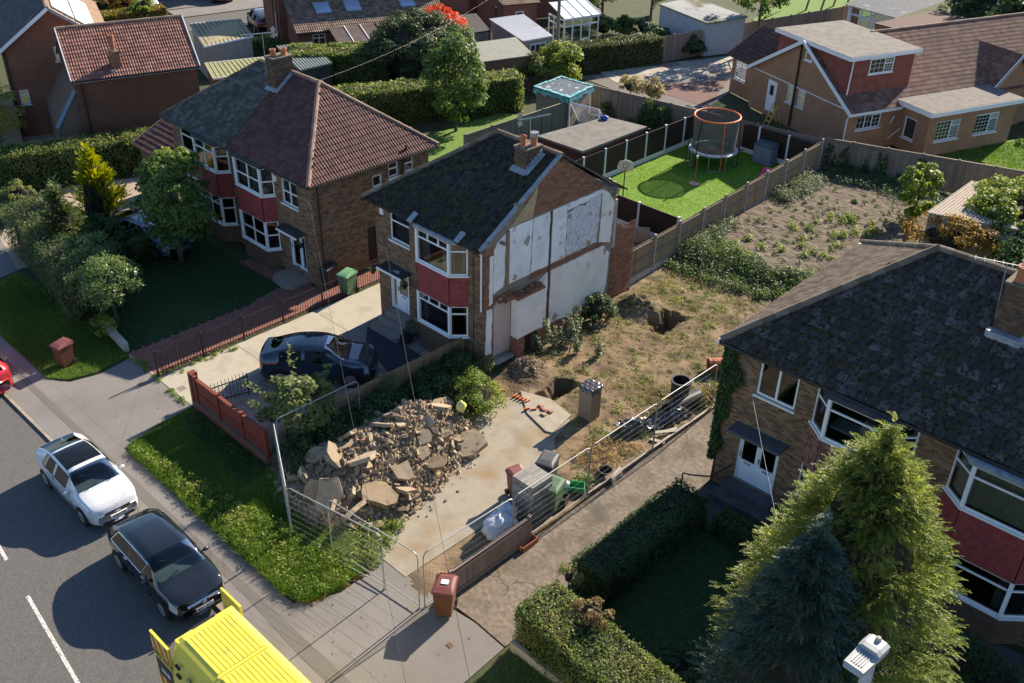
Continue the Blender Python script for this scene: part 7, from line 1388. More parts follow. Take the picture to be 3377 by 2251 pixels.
Qd = [bp_(.55, -.1, dz1), bp_(.55, 5.0, dz1), bp_(7.1, 5.0, dz1), bp_(7.1, -.1, dz1)]; obj('dormer_roof', Qd+[q+Vector((0, 0, .14)) for q in Qd], [(3, 2, 1, 0), (4, 5, 6, 7)]+[(i, (i+1) % 4, 4+(i+1) % 4, 4+i) for i in range(4)], M_felt, H)
for i in range(4): MB().bar(Qd[i]+Vector((0, 0, .02)), Qd[(i+1) % 4]+Vector((0, 0, .02)), .06, .2).build('dormer_fascia', M_white, H)
MB().tube([bp_(.74, .3, 5.1), bp_(.74, .25, 3.1)], .04).build('downpipe', M_white, H); MB().tube([bp_(4.6, -.1, 5.0), bp_(4.6, -.08, .1)], .06).build('soil_pipe', M_dark, H); MB().tube([bp_(-.3, -.2, 2.3), bp_(-.05, -.12, 2.0), bp_(-.04, -.12, .1)], .04).build('downpipe', M_white, H)
MB().fb(bp_(8.6, 0, 2.42), -BU, NF, 0, 8.2, 0, .05, 0, .03).build('string_line', M_white, H)
ax = thing('flat_roof_annexe', 'buff brick flat roofed annexe with leaded windows joined to the bungalow', 'annexe', tuple(bp_(-.5, 7)))
wall('wall', ax, bp_(-2.3, 3.7), BW, NR, 6.6, 0, 2.55, [(.66, 2.44, .87, 2.0), (3.62, 5.4, .88, 2.05)], M_wallO); wall('wall', ax, bp_(0, 3.7), -BU, NF, 2.3, 0, 2.55, [(.55, 1.43, .7, 1.9)], M_wallO); wall('wall', ax, bp_(-2.3, 10.3), BU, BW, 2.3, 0, 2.55, [], M_wallO)
for s in (.66, 3.62): window(ax, bp_(-2.3, 3.7+s, .87), BW, NR, 1.78, 1.14, (0, .62, 1), ((0, 1), (0, .68, 1)), fr=.06, grid=(4, 5))
window(ax, bp_(-.0-.55, 3.7, .7), -BU, NF, .88, 1.2, (0, 1), ((0, 1),), fr=.07, curtain=(M_curtain, [(.05, .95)]))
Qd = [bp_(-2.55, 3.45, 2.6), bp_(-2.55, 10.5, 2.6), bp_(1.6, 10.5, 2.6), bp_(1.2, 3.45, 2.6)]; obj('flat_roof', Qd+[q+Vector((0, 0, .1)) for q in Qd], [(3, 2, 1, 0), (4, 5, 6, 7)]+[(i, (i+1) % 4, 4+(i+1) % 4, 4+i) for i in range(4)], M_felt, ax)
for i in range(4): MB().bar(Qd[i]+Vector((0, 0, -.04)), Qd[(i+1) % 4]+Vector((0, 0, -.04)), .06, .24).build('fascia', M_white, ax)
MB().tube([bp_(-.1, 3.3, 1.8), bp_(.35, 3.1, .05)], .035).tube([bp_(-.6, 3.4, 1.2), bp_(.25, 3.2, .1)], .03).build('downpipe', M_white, ax)
wg = thing('gabled_side_wing', 'gabled brown tiled wing at the far right of the bungalow', 'house wing', tuple(bp_(1, 12.1))); wall('gable', wg, bp_(-.2, 10.7), BW, NR, 2.9, 0, 2.7, [], M_wallO, gable=[(0, 2.7), (2.9, 2.7), (1.45, 4.2)])
for (a, b, zs_) in ((10.5, 12.15, 0), (13.8, 12.15, 1)): roof(wg, [bp_(-.4, a, 2.65), bp_(4, a, 2.65), bp_(4, b, 4.35), bp_(-.4, b, 4.35)] if zs_ else [bp_(4, a, 2.65), bp_(-.4, a, 2.65), bp_(-.4, b, 4.35), bp_(4, b, 4.35)], .3, .3, T_bung, limit=0)
for a in (10.45, 13.85): MB().bar(bp_(-.42, a, 2.62), bp_(-.42, 12.15, 4.36), .05, .18).build('barge_board', M_white, wg)
lw = thing('tiled_wing', 'dark tiled lower wing on the left of the bungalow', 'house wing', tuple(bp_(11, 1.5))); wall('wall', lw, bp_(11.6, .6), -BU, NF, 2.9, 0, 2.4, [(.3, 1.5, 1.0, 2.2)], M_wallO); window(lw, bp_(11.3, .6, 1.0), -BU, NF, 1.2, 1.2, (0, .5, 1), ((0, .7, 1),), grid=(2, 2)); T_dbr = mat('dark_brown_tile', [(.06, .032, .028), (.10, .05, .042)], .9, 5, .3, rnd=.5); overlay(T_dbr, (.3, .3, .3), 9, .72, .75)
roof(lw, [bp_(12.0, .3, 2.35), bp_(8.7, .3, 2.35), bp_(8.7, 3.2, 4.1), bp_(12.0, 3.2, 4.1)], .3, .3, T_dbr, limit=0); MB().tube([bp_(8.8, .35, 2.3), bp_(8.75, .5, .1)], .04).build('downpipe', M_white, lw)
ld = thing('step_ladder', 'yellow step ladder by the bungalow back door', 'ladder', tuple(bp_(5.4, -.9))); M_lad = mat('yellow_ladder', [(.55, .40, .05), (.65, .48, .07)], .6, 3)
for s in (0, .4): MB().bar(bp_(5.2+s, -.6, 1.25), bp_(5.25+s, -1.1, 0), .04).build('stile', M_lad, ld); MB().bar(bp_(5.2+s, -.6, 1.25), bp_(5.2+s, -.2, 0), .035).build('leg', M_lad, ld)
for i in range(4): MB().bar(bp_(5.2, -.7-i*.1, 1.0-i*.25), bp_(5.6, -.7-i*.1, 1.0-i*.25), .08, .025).build('tread', M_lad, ld)
# summerhouse and house roof behind
sh = thing('summerhouse', 'white framed summerhouse with dark roof behind the bungalow', 'summerhouse', (-34, 76, 0)); a_, b_ = Vector((-36.2, 74.6, 0)), Vector((-32.0, 73.6, 0)); U_ = (b_-a_).normalized(); N_ = Vector((U_.y, -U_.x, 0)); window(sh, a_, U_, N_, (b_-a_).length, 2.3, (0, .06, .3, .5, .58, .78, 1), ((0, 1), (.0, .3, .72, 1), (0, .3, .72, 1)), fr=.13, inset=0, sill=False)
obj('roof', [a_+Vector((-.3, -.3, 2.35)), b_+Vector((.3, -.3, 2.35)), b_+Vector((1.5, 5, 3.0)), a_+Vector((1, 5, 3.0))], [(0, 1, 2, 3)], overlay(mat('dark_patchy_roof', [(.05, .06, .08), (.09, .1, .12)], .8, 3), (.25, .24, .24), 1.2, .62, .68), sh); obj('wall', [a_+Vector((0, .2, 0)), b_+Vector((0, .2, 0)), b_+Vector((1, 5, 0)), a_+Vector((1, 5, 0))], [(0, 1, 2, 3)], M_gshed, sh)
shed('low buff gabled roof between bungalow and summerhouse', [(-31.5, 69.5), (-29.2, 69.2), (-27.5, 76), (-30.2, 76.5)][::-1], 0, [2.6, 2.6, 2.6, 2.6], M_wallO, T_dbr, name='outbuilding')
# tarpaulin shed, flat roof shed, ivy garage
_, Q = shed('small timber shed under a torn turquoise tarpaulin', [(-39.0, 42.6), (-36.6, 42.7), (-36.9, 44.9), (-39.0, 44.7)], 0, [2.0, 1.95, 2.05, 2.1], mat('pale_shed_boards', [(.26, .22, .19), (.34, .29, .25)], .9, 6, .3), overlay(mat('tarp_black', [(.08, .085, .09), (.14, .15, .15)], .4, 4, .6, 5), (.5, .52, .54), 2.2, .6, .66), over=.25)
M_teal = mat('turquoise_tarp', [(.06, .30, .34), (.16, .45, .48), (.4, .55, .56)], .45, 4, .7, 6); tp_ = MB()
for i in range(4):
    a_, b_ = Q[i], Q[(i+1) % 4]
    for j in range(8):
        p, q = a_.lerp(b_, j/8), a_.lerp(b_, (j+1)/8); dn = random.uniform(.12, .4); c_ = (Q[0]+Q[2])/2; i1, i2 = p.lerp(c_, random.uniform(.06, .2)), q.lerp(c_, random.uniform(.06, .2)); up_ = Vector((0, 0, .09+random.uniform(0, .03))); tp_.add([p+up_, q+up_, q-Vector((0, 0, dn)), p-Vector((0, 0, dn*.7)), i1+up_, i2+up_], [(0, 1, 2, 3), (4, 5, 1, 0)])
tp_.build('tarpaulin', M_teal, _); 
for i in range(16): z = .1+i*.118; MB().bar(Vector((-39.03, 42.57, z)), Vector((-36.57, 42.67, z)), .03, .1).build('board', MATS['pale_shed_boards'], _)
M_bs = mat('dark_red_boards', [(.06, .025, .018), (.1, .04, .028)], .85, 6, .3); shed('wide flat felt roofed shed behind the brown panel fence', [(-33.5, 36.95), (-30.62, 37.05), (-30.62, 42.0), (-32.95, 41.6)], 0, [1.88]*4, M_bs, M_felt, over=.18, th=.12, name='flat_roof_shed')
sack('blue plastic bundle on the corner of the flat roofed shed', (-32.8, 41.3, 2.1), .2, mat('blue_plastic', [(.02, .05, .3), (.04, .1, .4)], .4, 6), (1.2, 1, .7))
ig, Q = shed('low asbestos roofed garage smothered in ivy at the right', [(-14.9, 42.4), (-11.5, 43.6), (-12.0, 49.2), (-15.0, 47.3)], 0, [2.1]*4, M_gshed, mat('corrugated_asbestos', [(.30, .25, .21), (.38, .33, .28)], .95, 5, .3), ribs=0, name='ivy_garage', cat='garage', over=.1)
for i in range(24): f = i/24; MB().bar(Q[0].lerp(Q[1], f)+Vector((0, 0, .085)), Q[3].lerp(Q[2], f)+Vector((0, 0, .085)), .05, .03).build('roof_rib', MATS['corrugated_asbestos'], ig)
# garden things
TR = thing('trampoline', 'round trampoline with orange rimmed safety net on the artificial lawn', 'trampoline', (-27.85, 44.7, 0)); M_org = mat('orange_foam', [(.62, .12, .03), (.7, .17, .05)], .6, 3); M_tb = mat('blue_grey_pad', [(.28, .36, .45), (.36, .44, .52)], .6, 3); cx, cy = -27.85, 44.7; n = 28
ring = lambda r, z, a0=0: [Vector((cx+r*math.cos(2*math.pi*i/n+a0), cy+r*math.sin(2*math.pi*i/n+a0), z)) for i in range(n+1)]
obj('jump_mat', ring(1.05, .86)[:-1], [tuple(range(n))], M_dark, TR); V = ring(1.02, .89)[:-1]+ring(1.32, .86)[:-1]; obj('edge_pad', V, [(i, (i+1) % n, n+(i+1) % n, n+i)[::-1] for i in range(n)], M_tb, TR); MB().tube(ring(1.32, .84), .025, 6).build('frame_ring', M_alu, TR); MB().tube(ring(1.22, 2.7), .05, 8).build('top_ring', M_org, TR)
for k_ in range(6):
    a = 2*math.pi*k_/6+.4; c, s = math.cos(a), math.sin(a); MB().tube([(cx+1.36*c, cy+1.36*s, .05), (cx+1.36*c, cy+1.36*s, 1.4), (cx+1.22*c, cy+1.22*s, 2.7)], .03, 8).build('pole', M_org if k_ == 5 else M_dark, TR)
for k_ in range(4):
    a = 2*math.pi*k_/4+.8; p = [(cx+1.32*math.cos(a+t), cy+1.32*math.sin(a+t), z) for t, z in ((-.35, .84), (-.35, .03), (.35, .03), (.35, .84))]; MB().tube(p, .025, 6).build('leg', M_alu, TR)
def netmat(name, c, a):
    m = bpy.data.materials.new(name); m.use_nodes = True; N = m.node_tree.nodes; L = m.node_tree.links; b = N['Principled BSDF']; b.inputs['Base Color'].default_value = col4(c); b.inputs['Roughness'].default_value = .8; t = N.new('ShaderNodeBsdfTransparent'); ms = N.new('ShaderNodeMixShader'); ms.inputs[0].default_value = a; L.new(t.outputs[0], ms.inputs[1]); L.new(b.outputs[0], ms.inputs[2]); L.new(ms.outputs[0], N['Material Output'].inputs[0]); return m
V = ring(1.15, .9)[:-1]+ring(1.22, 2.7)[:-1]; obj('safety_net', V, [(i, (i+1) % n, n+(i+1) % n, n+i) for i in range(n)], netmat('black_net', (.12, .11, .10), .78), TR)
for i, (x, y, c) in enumerate(((-28.75, 44.2, (.25, .4, .5)), (-27.6, 44.1, (.6, .1, .05)), (-27.75, 44.35, (.1, .3, .3)))): sack(['blue cushion on the trampoline edge', 'red toy on the trampoline mat', 'teal toy on the trampoline mat'][i], (x, y, .98), .17, mat('toy_paint_%d' % i, [c, tuple(v*1.2 for v in c)], .6, 3), (1.3, .7, .6))
SB = thing('storage_box', 'grey blue plastic garden storage box by the brown panel fence', 'storage box', (-25.95, 47.0, 0)); M_gb = mat('grey_blue_plastic', [(.17, .21, .26), (.21, .25, .3)], .6, 3)
for x in (-26.5, -25.94): MB().box((x, 46.6, .03), (x+.54, 47.3, 1.0)).build('door', M_gb, SB)
MB().add([(-26.55, 46.55, 1.0), (-25.35, 46.55, 1.0), (-25.35, 47.35, 1.0), (-26.55, 47.35, 1.0), (-26.5, 46.6, 1.06), (-25.4, 46.6, 1.06), (-25.4, 47.3, 1.16), (-26.5, 47.3, 1.16)], [(4, 5, 6, 7), (0, 1, 5, 4), (1, 2, 6, 5), (2, 3, 7, 6), (3, 0, 4, 7)]).build('lid', mat('dark_lid', [(.05, .06, .07), (.07, .08, .09)], .6, 3), SB)
bbk = thing('basketball_hoop', 'small basketball hoop with pale backboard behind the demolished semi', 'basketball hoop', (-27.7, 36.6, 0)); MB().cyl((-27.6, 36.65, 0), (-27.6, 36.65, 2.2), .03, n=8).build('pole', M_dark, bbk)
hb = [(-.36, 1.95), (.36, 1.95), (.4, 2.15), (.3, 2.4), (0, 2.5), (-.3, 2.4), (-.4, 2.15)]; U_ = Vector((.75, .66, 0)); N_ = Vector((.66, -.75, 0)); Vb = [Vector((-27.6, 36.65, 0))+U_*a+N_*d+Vector((0, 0, b)) for d in (.05, .08) for a, b in hb]; obj('backboard', Vb, [tuple(range(7))[::-1], tuple(range(7, 14))]+[(i, (i+1) % 7, 7+(i+1) % 7, 7+i) for i in range(7)], M_blind, bbk)
tg = MB(); 
for a0, a1, b0, b1 in ((-.12, .12, 2.08, 2.1), (-.12, .12, 2.28, 2.3), (-.12, -.1, 2.1, 2.28), (.1, .12, 2.1, 2.28)): tg.fb((-27.6, 36.65, 0), U_, N_, a0, a1, b0, b1, .081, .09)
tg.build('target_square', M_dark, bbk); cR = Vector((-27.6, 36.65, 2.02))+N_*.28; MB().tube([cR+Vector((.17*math.cos(t*.5236), .17*math.sin(t*.5236), 0)) for t in range(13)], .012, 5).build('rim', M_org, bbk)
MB().box((-27.9, 36.4, 0), (-27.3, 36.95, .12)).build('base', M_dark, bbk)
sack('black rubbish bags heaped behind the demolished semi', (-28.3, 36.3, .6), .55, M_poly, (1, 1, 1.3))
so_ = thing('swingball_post', 'swingball post on a pink base on the artificial lawn', 'swingball', (-26.75, 41.55, 0)); MB().box((-26.98, 41.35, .02), (-26.52, 41.75, .1)).build('base', mat('pink_plastic', [(.5, .25, .25), (.6, .3, .3)], .6, 3), so_); MB().cyl((-26.75, 41.55, .1), (-26.75, 41.55, 1.5), .025, n=8).build('post', M_terra, so_)
MB().box((-26.8, 41.5, 1.5), (-26.7, 41.6, 1.62)).build('top', M_blind, so_)
tag(obj('slide_end', [(-24.6, 43.9, 0), (-24.1, 43.9, 0), (-24.1, 44.7, 0), (-24.6, 44.7, 0), (-24.55, 44.5, .8), (-24.15, 44.5, .8), (-24.15, 44.7, .8), (-24.55, 44.7, .8)], [(0, 1, 5, 4), (4, 5, 6, 7), (0, 4, 7, 3), (1, 2, 6, 5), (2, 3, 7, 6)], mat('magenta_plastic', [(.55, .03, .15), (.65, .05, .2)], .5, 3)), 'magenta plastic slide by the tall timber fence', 'slide')
GN = thing('football_goal', 'white football goal with net beside the grey green fence', 'goal', (-35.7, 43.2, 0)); gp = [(-36.45, 42.6, 0), (-36.45, 42.6, 1.75), (-34.5, 42.9, 1.75), (-34.5, 42.9, 0)]; MB().tube(gp, .045, 8).build('goal_frame', M_white, GN); MB().tube([(-36.45, 42.6, 1.75), (-36.6, 43.9, 0), (-34.6, 44.2, 0), (-34.5, 42.9, 1.75)], .03, 6).build('back_stay', M_white, GN)
ntm = MB(); A_, B_, C_, D_ = Vector(gp[1]), Vector(gp[2]), Vector((-34.6, 44.2, 0)), Vector((-36.6, 43.9, 0))
for i in range(1, 16): ntm.bar(A_.lerp(B_, i/16), D_.lerp(C_, i/16), .008); ntm.bar(A_.lerp(D_, i/16), B_.lerp(C_, i/16), .008)
struct(ntm.build('net', M_white, GN), 'stuff')
tag(MB().add([(-25.3, 33.4, 0), (-24.2, 34.4, 0), (-24.2, 34.4, .75), (-25.3, 33.4, .75), (-25.25, 33.35, .8), (-24.15, 34.35, .8)], [(0, 1, 2, 3), (3, 2, 5, 4)]).fb((-25.3, 33.4, .05), Vector((.74, .67, 0)), Vector((.67, -.74, 0)), 0, 1.48, 0, .75, 0, .06).build('leaning_board', M_conc), 'pale grey board leaning on the back patio', 'board')
pole = thing('telegraph_pole', 'tall timber telegraph pole behind the shrubs', 'pole', (-43.5, 49.3, 0)); MB().cyl((-43.5, 49.3, 0), (-43.5, 49.3, 9), .13, .09, 12).build('shaft', M_wood2, pole); MB().bar((-43.9, 49.3, 8.5), (-43.1, 49.3, 8.5), .09).build('cross_arm', M_wood2, pole)
# paved yard behind
ya = struct(MB().prism(ccw([(-43, 51), (-39.4, 50.6), (-33.2, 51.5), (-35, 60), (-38.2, 63.5)]), -.1, .0).build('yard', M_strip)); pfm = raw_mesh('yard_flag', *(lambda s: (s.V, s.F))(MB().box((0, 0, 0), (.87, .87, .03))), mat('yard_flag_stone', [(.26, .24, .21), (.36, .33, .28), (.17, .08, .06)], .92, 3, .2, rnd=.7, spread=(.1, .95)))
YP = ccw([(-42.7, 51.2), (-39.5, 51.0), (-38.3, 53.8), (-36.1, 58.9), (-38.4, 62.8)])
for i in range(16):
    for j in range(14):
        p = Vector((-43.5, 51.2, 0))+Vector((.38, .925, 0))*(i*.9)+Vector((.925, -.38, 0))*(j*.9-2)
        if inside(np.array([[p.x, p.y]]), YP)[0]: inst('yard_flag', pfm, Matrix.Translation((p.x, p.y, -.018+random.uniform(0, .006))) @ Matrix.Rotation(math.radians(67.7), 4, 'Z'), ya)
struct(MB().prism(ccw([(-38.3, 53.4), (-37.4, 52.4), (-33.4, 52.3), (-35.8, 58.3)]), -.1, .01).build('red_yard', brickmat('red_yard_blocks', (.20, .10, .085), (.15, .075, .065), (.12, .08, .07)) if False else mat('shaded_block_paving', [(.10, .052, .046), (.14, .074, .064)], .9, 12, .3)))  # red blocks darkened to plum, the tree shade is in the colour
struct(MB().prism(ccw([(-62.9, 56.6), (-57.8, 55.4), (-58.6, 51.5), (-60, 53.2)]), -.1, .01).build('terracotta_path', mat('terracotta_paving', [(.32, .12, .06), (.4, .16, .085)], .9, 3, .2)))
struct(MB().prism(ccw([(-20.2, 55.0), (-15, 53), (-11, 62), (-17.4, 62)]), -.1, .01).build('bungalow_lawn', M_glawn)); struct(MB().prism(ccw([(-43.5, 73), (-38.5, 72), (-37, 90), (-48, 90)]), -.1, .01).build('park_lawn', M_glawn))
# far road and its things
br = MB().prism(ccw([(-66.5, 25), (-69.9, 37.3), (-69.2, 41.7), (-66, 55), (-69.5, 57), (-72.2, 46), (-73.6, 39.1), (-75, 25)]), -.1, .0); struct(br.build('back_road', M_road)); struct(MB().prism(ccw([(-73.62, 38.9), (-72.2, 46.1), (-69.4, 57.2), (-71.5, 58.2), (-74.8, 46.6), (-76.2, 39.2)]), -.1, .06).build('back_pavement', M_pave)); struct(MB().prism(ccw([(-76.8, 38), (-74.8, 46.6), (-80, 48), (-83, 40)]), -.1, .05).build('front_yard', M_pave))
car('grey estate car parked on the far road, rear towards us', (-66.9, 42.0, 0), math.radians(158), 4.0, 1.7, 1.5, 'hatch', paint('grey_paint', (.05, .048, .05)), rear_plate=True)
car('white car nose-out in the far front yard', (-77.6, 38.2, .05), math.radians(-15), 3.8, 1.65, 1.4, 'hatch', paint('white_paint', (.7, .7, .7))); car('dark car nose-out beyond the far pavement', (-77.0, 44.4, .05), math.radians(-15), 3.8, 1.65, 1.4, 'hatch', paint('black_paint', (.01, .01, .01)))
O, u, n, fp = frame2((-82.5, 33.5), (.38, .925)); H = thing('terrace_house', 'pale fronted house beyond the far road with white windows', 'house', tuple(fp(6, 3))); wall('wall', H, fp(0, 0), u, n, 14, 0, 5, [(1, 2.6, .8, 2.0), (4, 5.4, .8, 2.0), (8, 9.5, .8, 2)], M_wallR)
for s, w_ in ((1, 1.6), (4, 1.4), (8, 1.5)): window(H, fp(s, 0, .8), u, n, w_, 1.2)
# ------------------------------------------------------------------ vegetation: right-hand gardens
conifer('golden_conifer', 'large golden green conifer in front of the right house', (-5.4, 16.4, 0), 8.8, 2.35, 17000, .23, G_gold, leafw=.016, m_per=9, up=.3, droop=.35, bough=.3, rough=.16, prof=lambda x: np.minimum(1, (1-x)*1.8)**.66)
conifer('blue_conifer', 'blue grey conifer standing before the golden one', (-5.5, 14.4, 0), 7.55, 1.75, 10500, .22, G_blue, leafw=.016, m_per=9, up=.2, droop=.4, bough=.28, rough=.16, prof=lambda x: np.minimum(1, (1-x)*1.6)**.75)
hedge('privet_hedge', 'sunlit privet hedge along the pavement at the lower right', [(-12.05, 13.8), (-8.5, 13.55), (-1.5, 13.3)], 1.55, 1.5, .062, 900, G_hedge, amp=.10, shaggy=.02)
bush('hedge_tuft', 'bushy tuft sprouting from the privet hedge end', 'shrub', (-11.9, 14.9, 1.35), (.28, .28, .4), 8, .16, 60, .07, G_hedge, trunk=True, core=.4)
bush('dry_rose_tangle', 'tangled climber with dry stems on top of the privet hedge', 'shrub', (-10.5, 14.2, 1.6), (.55, .4, .35), 16, .16, 70, .075, leafmat('dry_climber', [(.12, .13, .04), (.2, .14, .06), (.22, .12, .07)], .3), trunk=False, core=.5, base_z=1.1)
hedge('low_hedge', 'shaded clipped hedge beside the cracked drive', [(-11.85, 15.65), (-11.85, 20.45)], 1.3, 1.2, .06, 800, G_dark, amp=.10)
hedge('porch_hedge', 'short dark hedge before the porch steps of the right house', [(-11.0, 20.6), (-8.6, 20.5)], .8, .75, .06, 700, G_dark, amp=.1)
for (x, y, r, h) in ((-8.5, 15.2, .6, .5), (-7.6, 15.0, .6, .6), (-3.4, 20.4, .8, .6), (-2.3, 20.0, .9, .7), (-1.6, 18.6, .9, .8)):
    bush('garden_shrub', {-8.5: 'small dark shrub at the lawn corner left of the blue conifer', -7.6: 'dark shrub at the foot of the blue conifer', -3.4: 'dark shrub under the red aproned bay', -2.3: 'dark shrub right of the bay foot', -1.6: 'dark shrub in the lower right corner'}[x], 'shrub', (x, y, h), (r, r, h), 22, .25, 110, .07, G_dark)
# wall under privet hedge
tag(MB().box((-12.1, 12.92, -.05), (-1, 13.04, .3)).build('dwarf_wall', M_conc), 'low rendered wall under the privet hedge', 'wall')
ivP = []; 
for k in range(5200):
    z = random.uniform(.9, 5.15); wd = .16+.42*math.exp(-((z-4.2)/1.1)**2)+.12*math.sin(z*5); s = random.uniform(-.18, wd) if random.random() < .8 else -.1
    ivP.append(tuple(rp(s*random.uniform(.3, 1) if s > 0 else s, -.06-abs(random.gauss(0, .05)), z)))
ivP = np.array(ivP); iv = thing('wall_ivy', 'ivy climbing the left corner of the right house', 'ivy', tuple(rp(0, -.05))); bigobj('leaves', leaves(ivP, np.tile([-.3, -1, .3], (len(ivP), 1)), .085, .8, .5), 4, G_dark, iv, tints(len(ivP), ivP)); MB().tube([tuple(rp(.02, -.03, 0)), tuple(rp(.05, -.03, 1.2)), tuple(rp(.0, -.03, 3)), tuple(rp(.1, -.03, 4.8))], .025, 5).build('stem', M_bark, iv)
# ------------------------------------------------------------------ verges and weeds
def hm(P): return .7+1.1*np.clip((P[:, 0]+22.5)/3.5, 0, 1)+.5*np.clip((10.6-P[:, 1])/.7, 0, 1)
st_k = lambda o, l: (struct(o, 'stuff'), o.__setitem__('label', l), o.__setitem__('category', 'grass'))
st_k(grass('verge_grass', VERGE_M, 52000, .12, G_grass, .03, .010, .55, hm), 'rough grass on the verge in front of the rubble'); st_k(grass('verge_grass', VERGE_L, 30000, .09, G_grass, .03, .010), 'grass on the verge at the left'); st_k(grass('verge_grass', VERGE_R, 14000, .08, G_grass, .02), 'dark grass on the verge below the privet hedge')
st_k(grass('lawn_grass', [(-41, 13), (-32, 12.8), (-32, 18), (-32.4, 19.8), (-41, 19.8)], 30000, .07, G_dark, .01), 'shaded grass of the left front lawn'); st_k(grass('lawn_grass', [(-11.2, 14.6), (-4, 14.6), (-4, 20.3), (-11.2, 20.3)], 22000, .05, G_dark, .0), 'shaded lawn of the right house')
st_k(grass('turf_pile', [(-30.3, 35.1), (-23.4, 35.1), (-23.2, 47.4), (-30.3, 47.3)], 60000, .035, leafmat('turf_fibre', [(.09, .19, .012), (.14, .27, .02), (.19, .32, .03)], .3), .018, .012, .4), 'fibres of the bright artificial lawn')
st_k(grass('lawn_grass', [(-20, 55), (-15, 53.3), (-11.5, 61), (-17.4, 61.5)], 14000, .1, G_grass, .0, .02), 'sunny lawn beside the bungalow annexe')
def weeds(name, label, pts, n, h, spread, leaf, m, asp=.4, up=1.0, cat='weeds', z=None):
    P = np.array(pts, float); zz = terr(P[:, 0], P[:, 1]) if z is None else np.full(len(P), z); P = np.column_stack([P, zz]); V = tufts(P, n, h, spread, leaf, asp, up=up); o = bigobj(name, V, 4, m, None, tints(len(V)//4, V[::4])); o['kind'] = 'stuff'; o['label'] = label; o['category'] = cat; return o
def rpts(poly, n):
    xs = [p[0] for p in poly]; ys = [p[1] for p in poly]; P = np.stack([rng.uniform(min(xs), max(xs), n*4), rng.uniform(min(ys), max(ys), n*4)], 1); return P[inside(P, poly)][:n]
weeds('verge_weeds', 'tall leafy weeds on the verge below the mesh fence', np.concatenate([rpts([(-22.0, 9.95), (-17.2, 10.0), (-16.95, 11.4), (-17.5, 12.2), (-19.4, 11.6), (-21.0, 11.2)], 400), rpts([(-26.4, 9.95), (-21.5, 9.95), (-21.0, 11.3), (-23.5, 10.7), (-26.3, 10.4)], 150)]), 26, .28, .16, .085, G_fresh, .4, z=.03)
weeds('verge_weeds', 'dark weeds at the foot of the red fence', rpts([(-26.8, 12.0), (-22.5, 11.6), (-22.5, 12.55), (-26.9, 12.55)], 200), 20, .16, .14, .06, G_dark, .5, z=.03)
weeds('gate_weeds', 'green weeds between mesh panels and rubble', rpts([(-19.3, 12.0), (-16.9, 12.2), (-17.1, 13.0), (-17.6, 13.9), (-18.4, 13.2)], 130), 30, .36, .2, .09, G_fresh, .45, z=.02)
lp_ = rpts([(-18.4, 9.95), (-16.9, 10.2), (-16.75, 11.9), (-17.3, 11.6), (-17.6, 10.5)], 420); Vl = leaves(np.column_stack([lp_, np.full(len(lp_), .045)])+rng.normal(0, .01, (len(lp_), 3)), np.tile([0, 0, 1.], (len(lp_), 1)), .075, .7, .5); o = bigobj('fallen_leaves', Vl, 4, G_brown, None, tints(len(lp_))); struct(o, 'stuff'); o['label'] = 'brown fallen leaves at the verge corner'; o['category'] = 'leaves'
lp_ = np.concatenate([rpts([(-30, 9.9), (-12.3, 9.0), (-12.3, 12.5), (-16.5, 12.6), (-16.7, 10), (-27, 10), (-27.2, 12.5), (-31, 12.5)], 70), rpts([(-30, 5), (-14, 2), (-14, 8), (-30, 8)], 14)]); zl = np.where(lp_[:, 1] < 8.3, -.05, .01); Vl = leaves(np.column_stack([lp_, zl]), np.tile([0, 0, 1.], (len(lp_), 1)), .055, .7, .3); o = bigobj('stray_leaves', Vl, 4, G_brown, None, tints(len(lp_))); struct(o, 'stuff'); o['label'] = 'few stray leaves on the pavement'; o['category'] = 'leaves'
# overgrown strip beside the low timber fence
P, N = [], []
for (x, y, z, r) in [(random.uniform(-22.7, -21.3), random.uniform(13.0, 21.3), random.uniform(.15, .85), random.uniform(.22, .46)) for _ in range(150)]:
    k = 150; v = sph(k); v[:, 2] = np.abs(v[:, 2]); P.append(np.array([x, y, z])+v*r*rng.uniform(.6, 1.1, (k, 1))); N.append(v+np.array([0, 0, .5]))
P = np.concatenate(P); P[:, 2] = np.maximum(P[:, 2], .03); o = bigobj('overgrown_weeds', leaves(P, np.concatenate(N), .095, .5, .6), 4, G_dark, None, tints(len(P), P)); struct(o, 'stuff'); o['label'] = 'dark overgrown weeds between low fence and rubble'; o['category'] = 'weeds'
bush('leafy_shrub', 'pale leaved shrub leaning over the red fence', 'shrub', (-23.2, 14.4, 1.25), (1.15, 1.15, 1.1), 64, .28, 100, .13, leafmat('pale_shrub_leaves', [(.08, .12, .035), (.14, .18, .06), (.24, .25, .11)], .4), .62, core=0)
for (x, y, z0_, x1, y1, z1) in ((-23.4, 14.5, 1.2, -24.7, 15.1, 2.75), (-23.4, 14.2, 1.0, -24.9, 13.4, 1.9), (-23.1, 14.5, 1.2, -23.4, 15.9, 2.0), (-23.0, 14.0, 1.0, -24.5, 14.2, 1.7)):
    pass
Pb, Nb = [], []
for (a, b) in (((-23.4, 14.5, 1.2), (-24.6, 15.1, 2.75)), ((-23.4, 14.2, 1.0), (-24.9, 13.4, 1.95)), ((-23.1, 14.5, 1.2), (-23.5, 15.9, 2.05)), ((-23.2, 14.0, 1.0), (-24.6, 14.4, 1.8)), ((-23, 14.6, 1.2), (-22.6, 15.3, 2.0)), ((-23.3, 14, 1.), (-23.9, 13.0, 1.7))):
    a, b = np.array(a), np.array(b); k = 130; f = rng.uniform(0, 1, k); Pb.append(a+(b-a)*f[:, None]+rng.normal(0, .07, (k, 3))); Nb.append(np.tile([0, 0, 1.], (k, 1)))
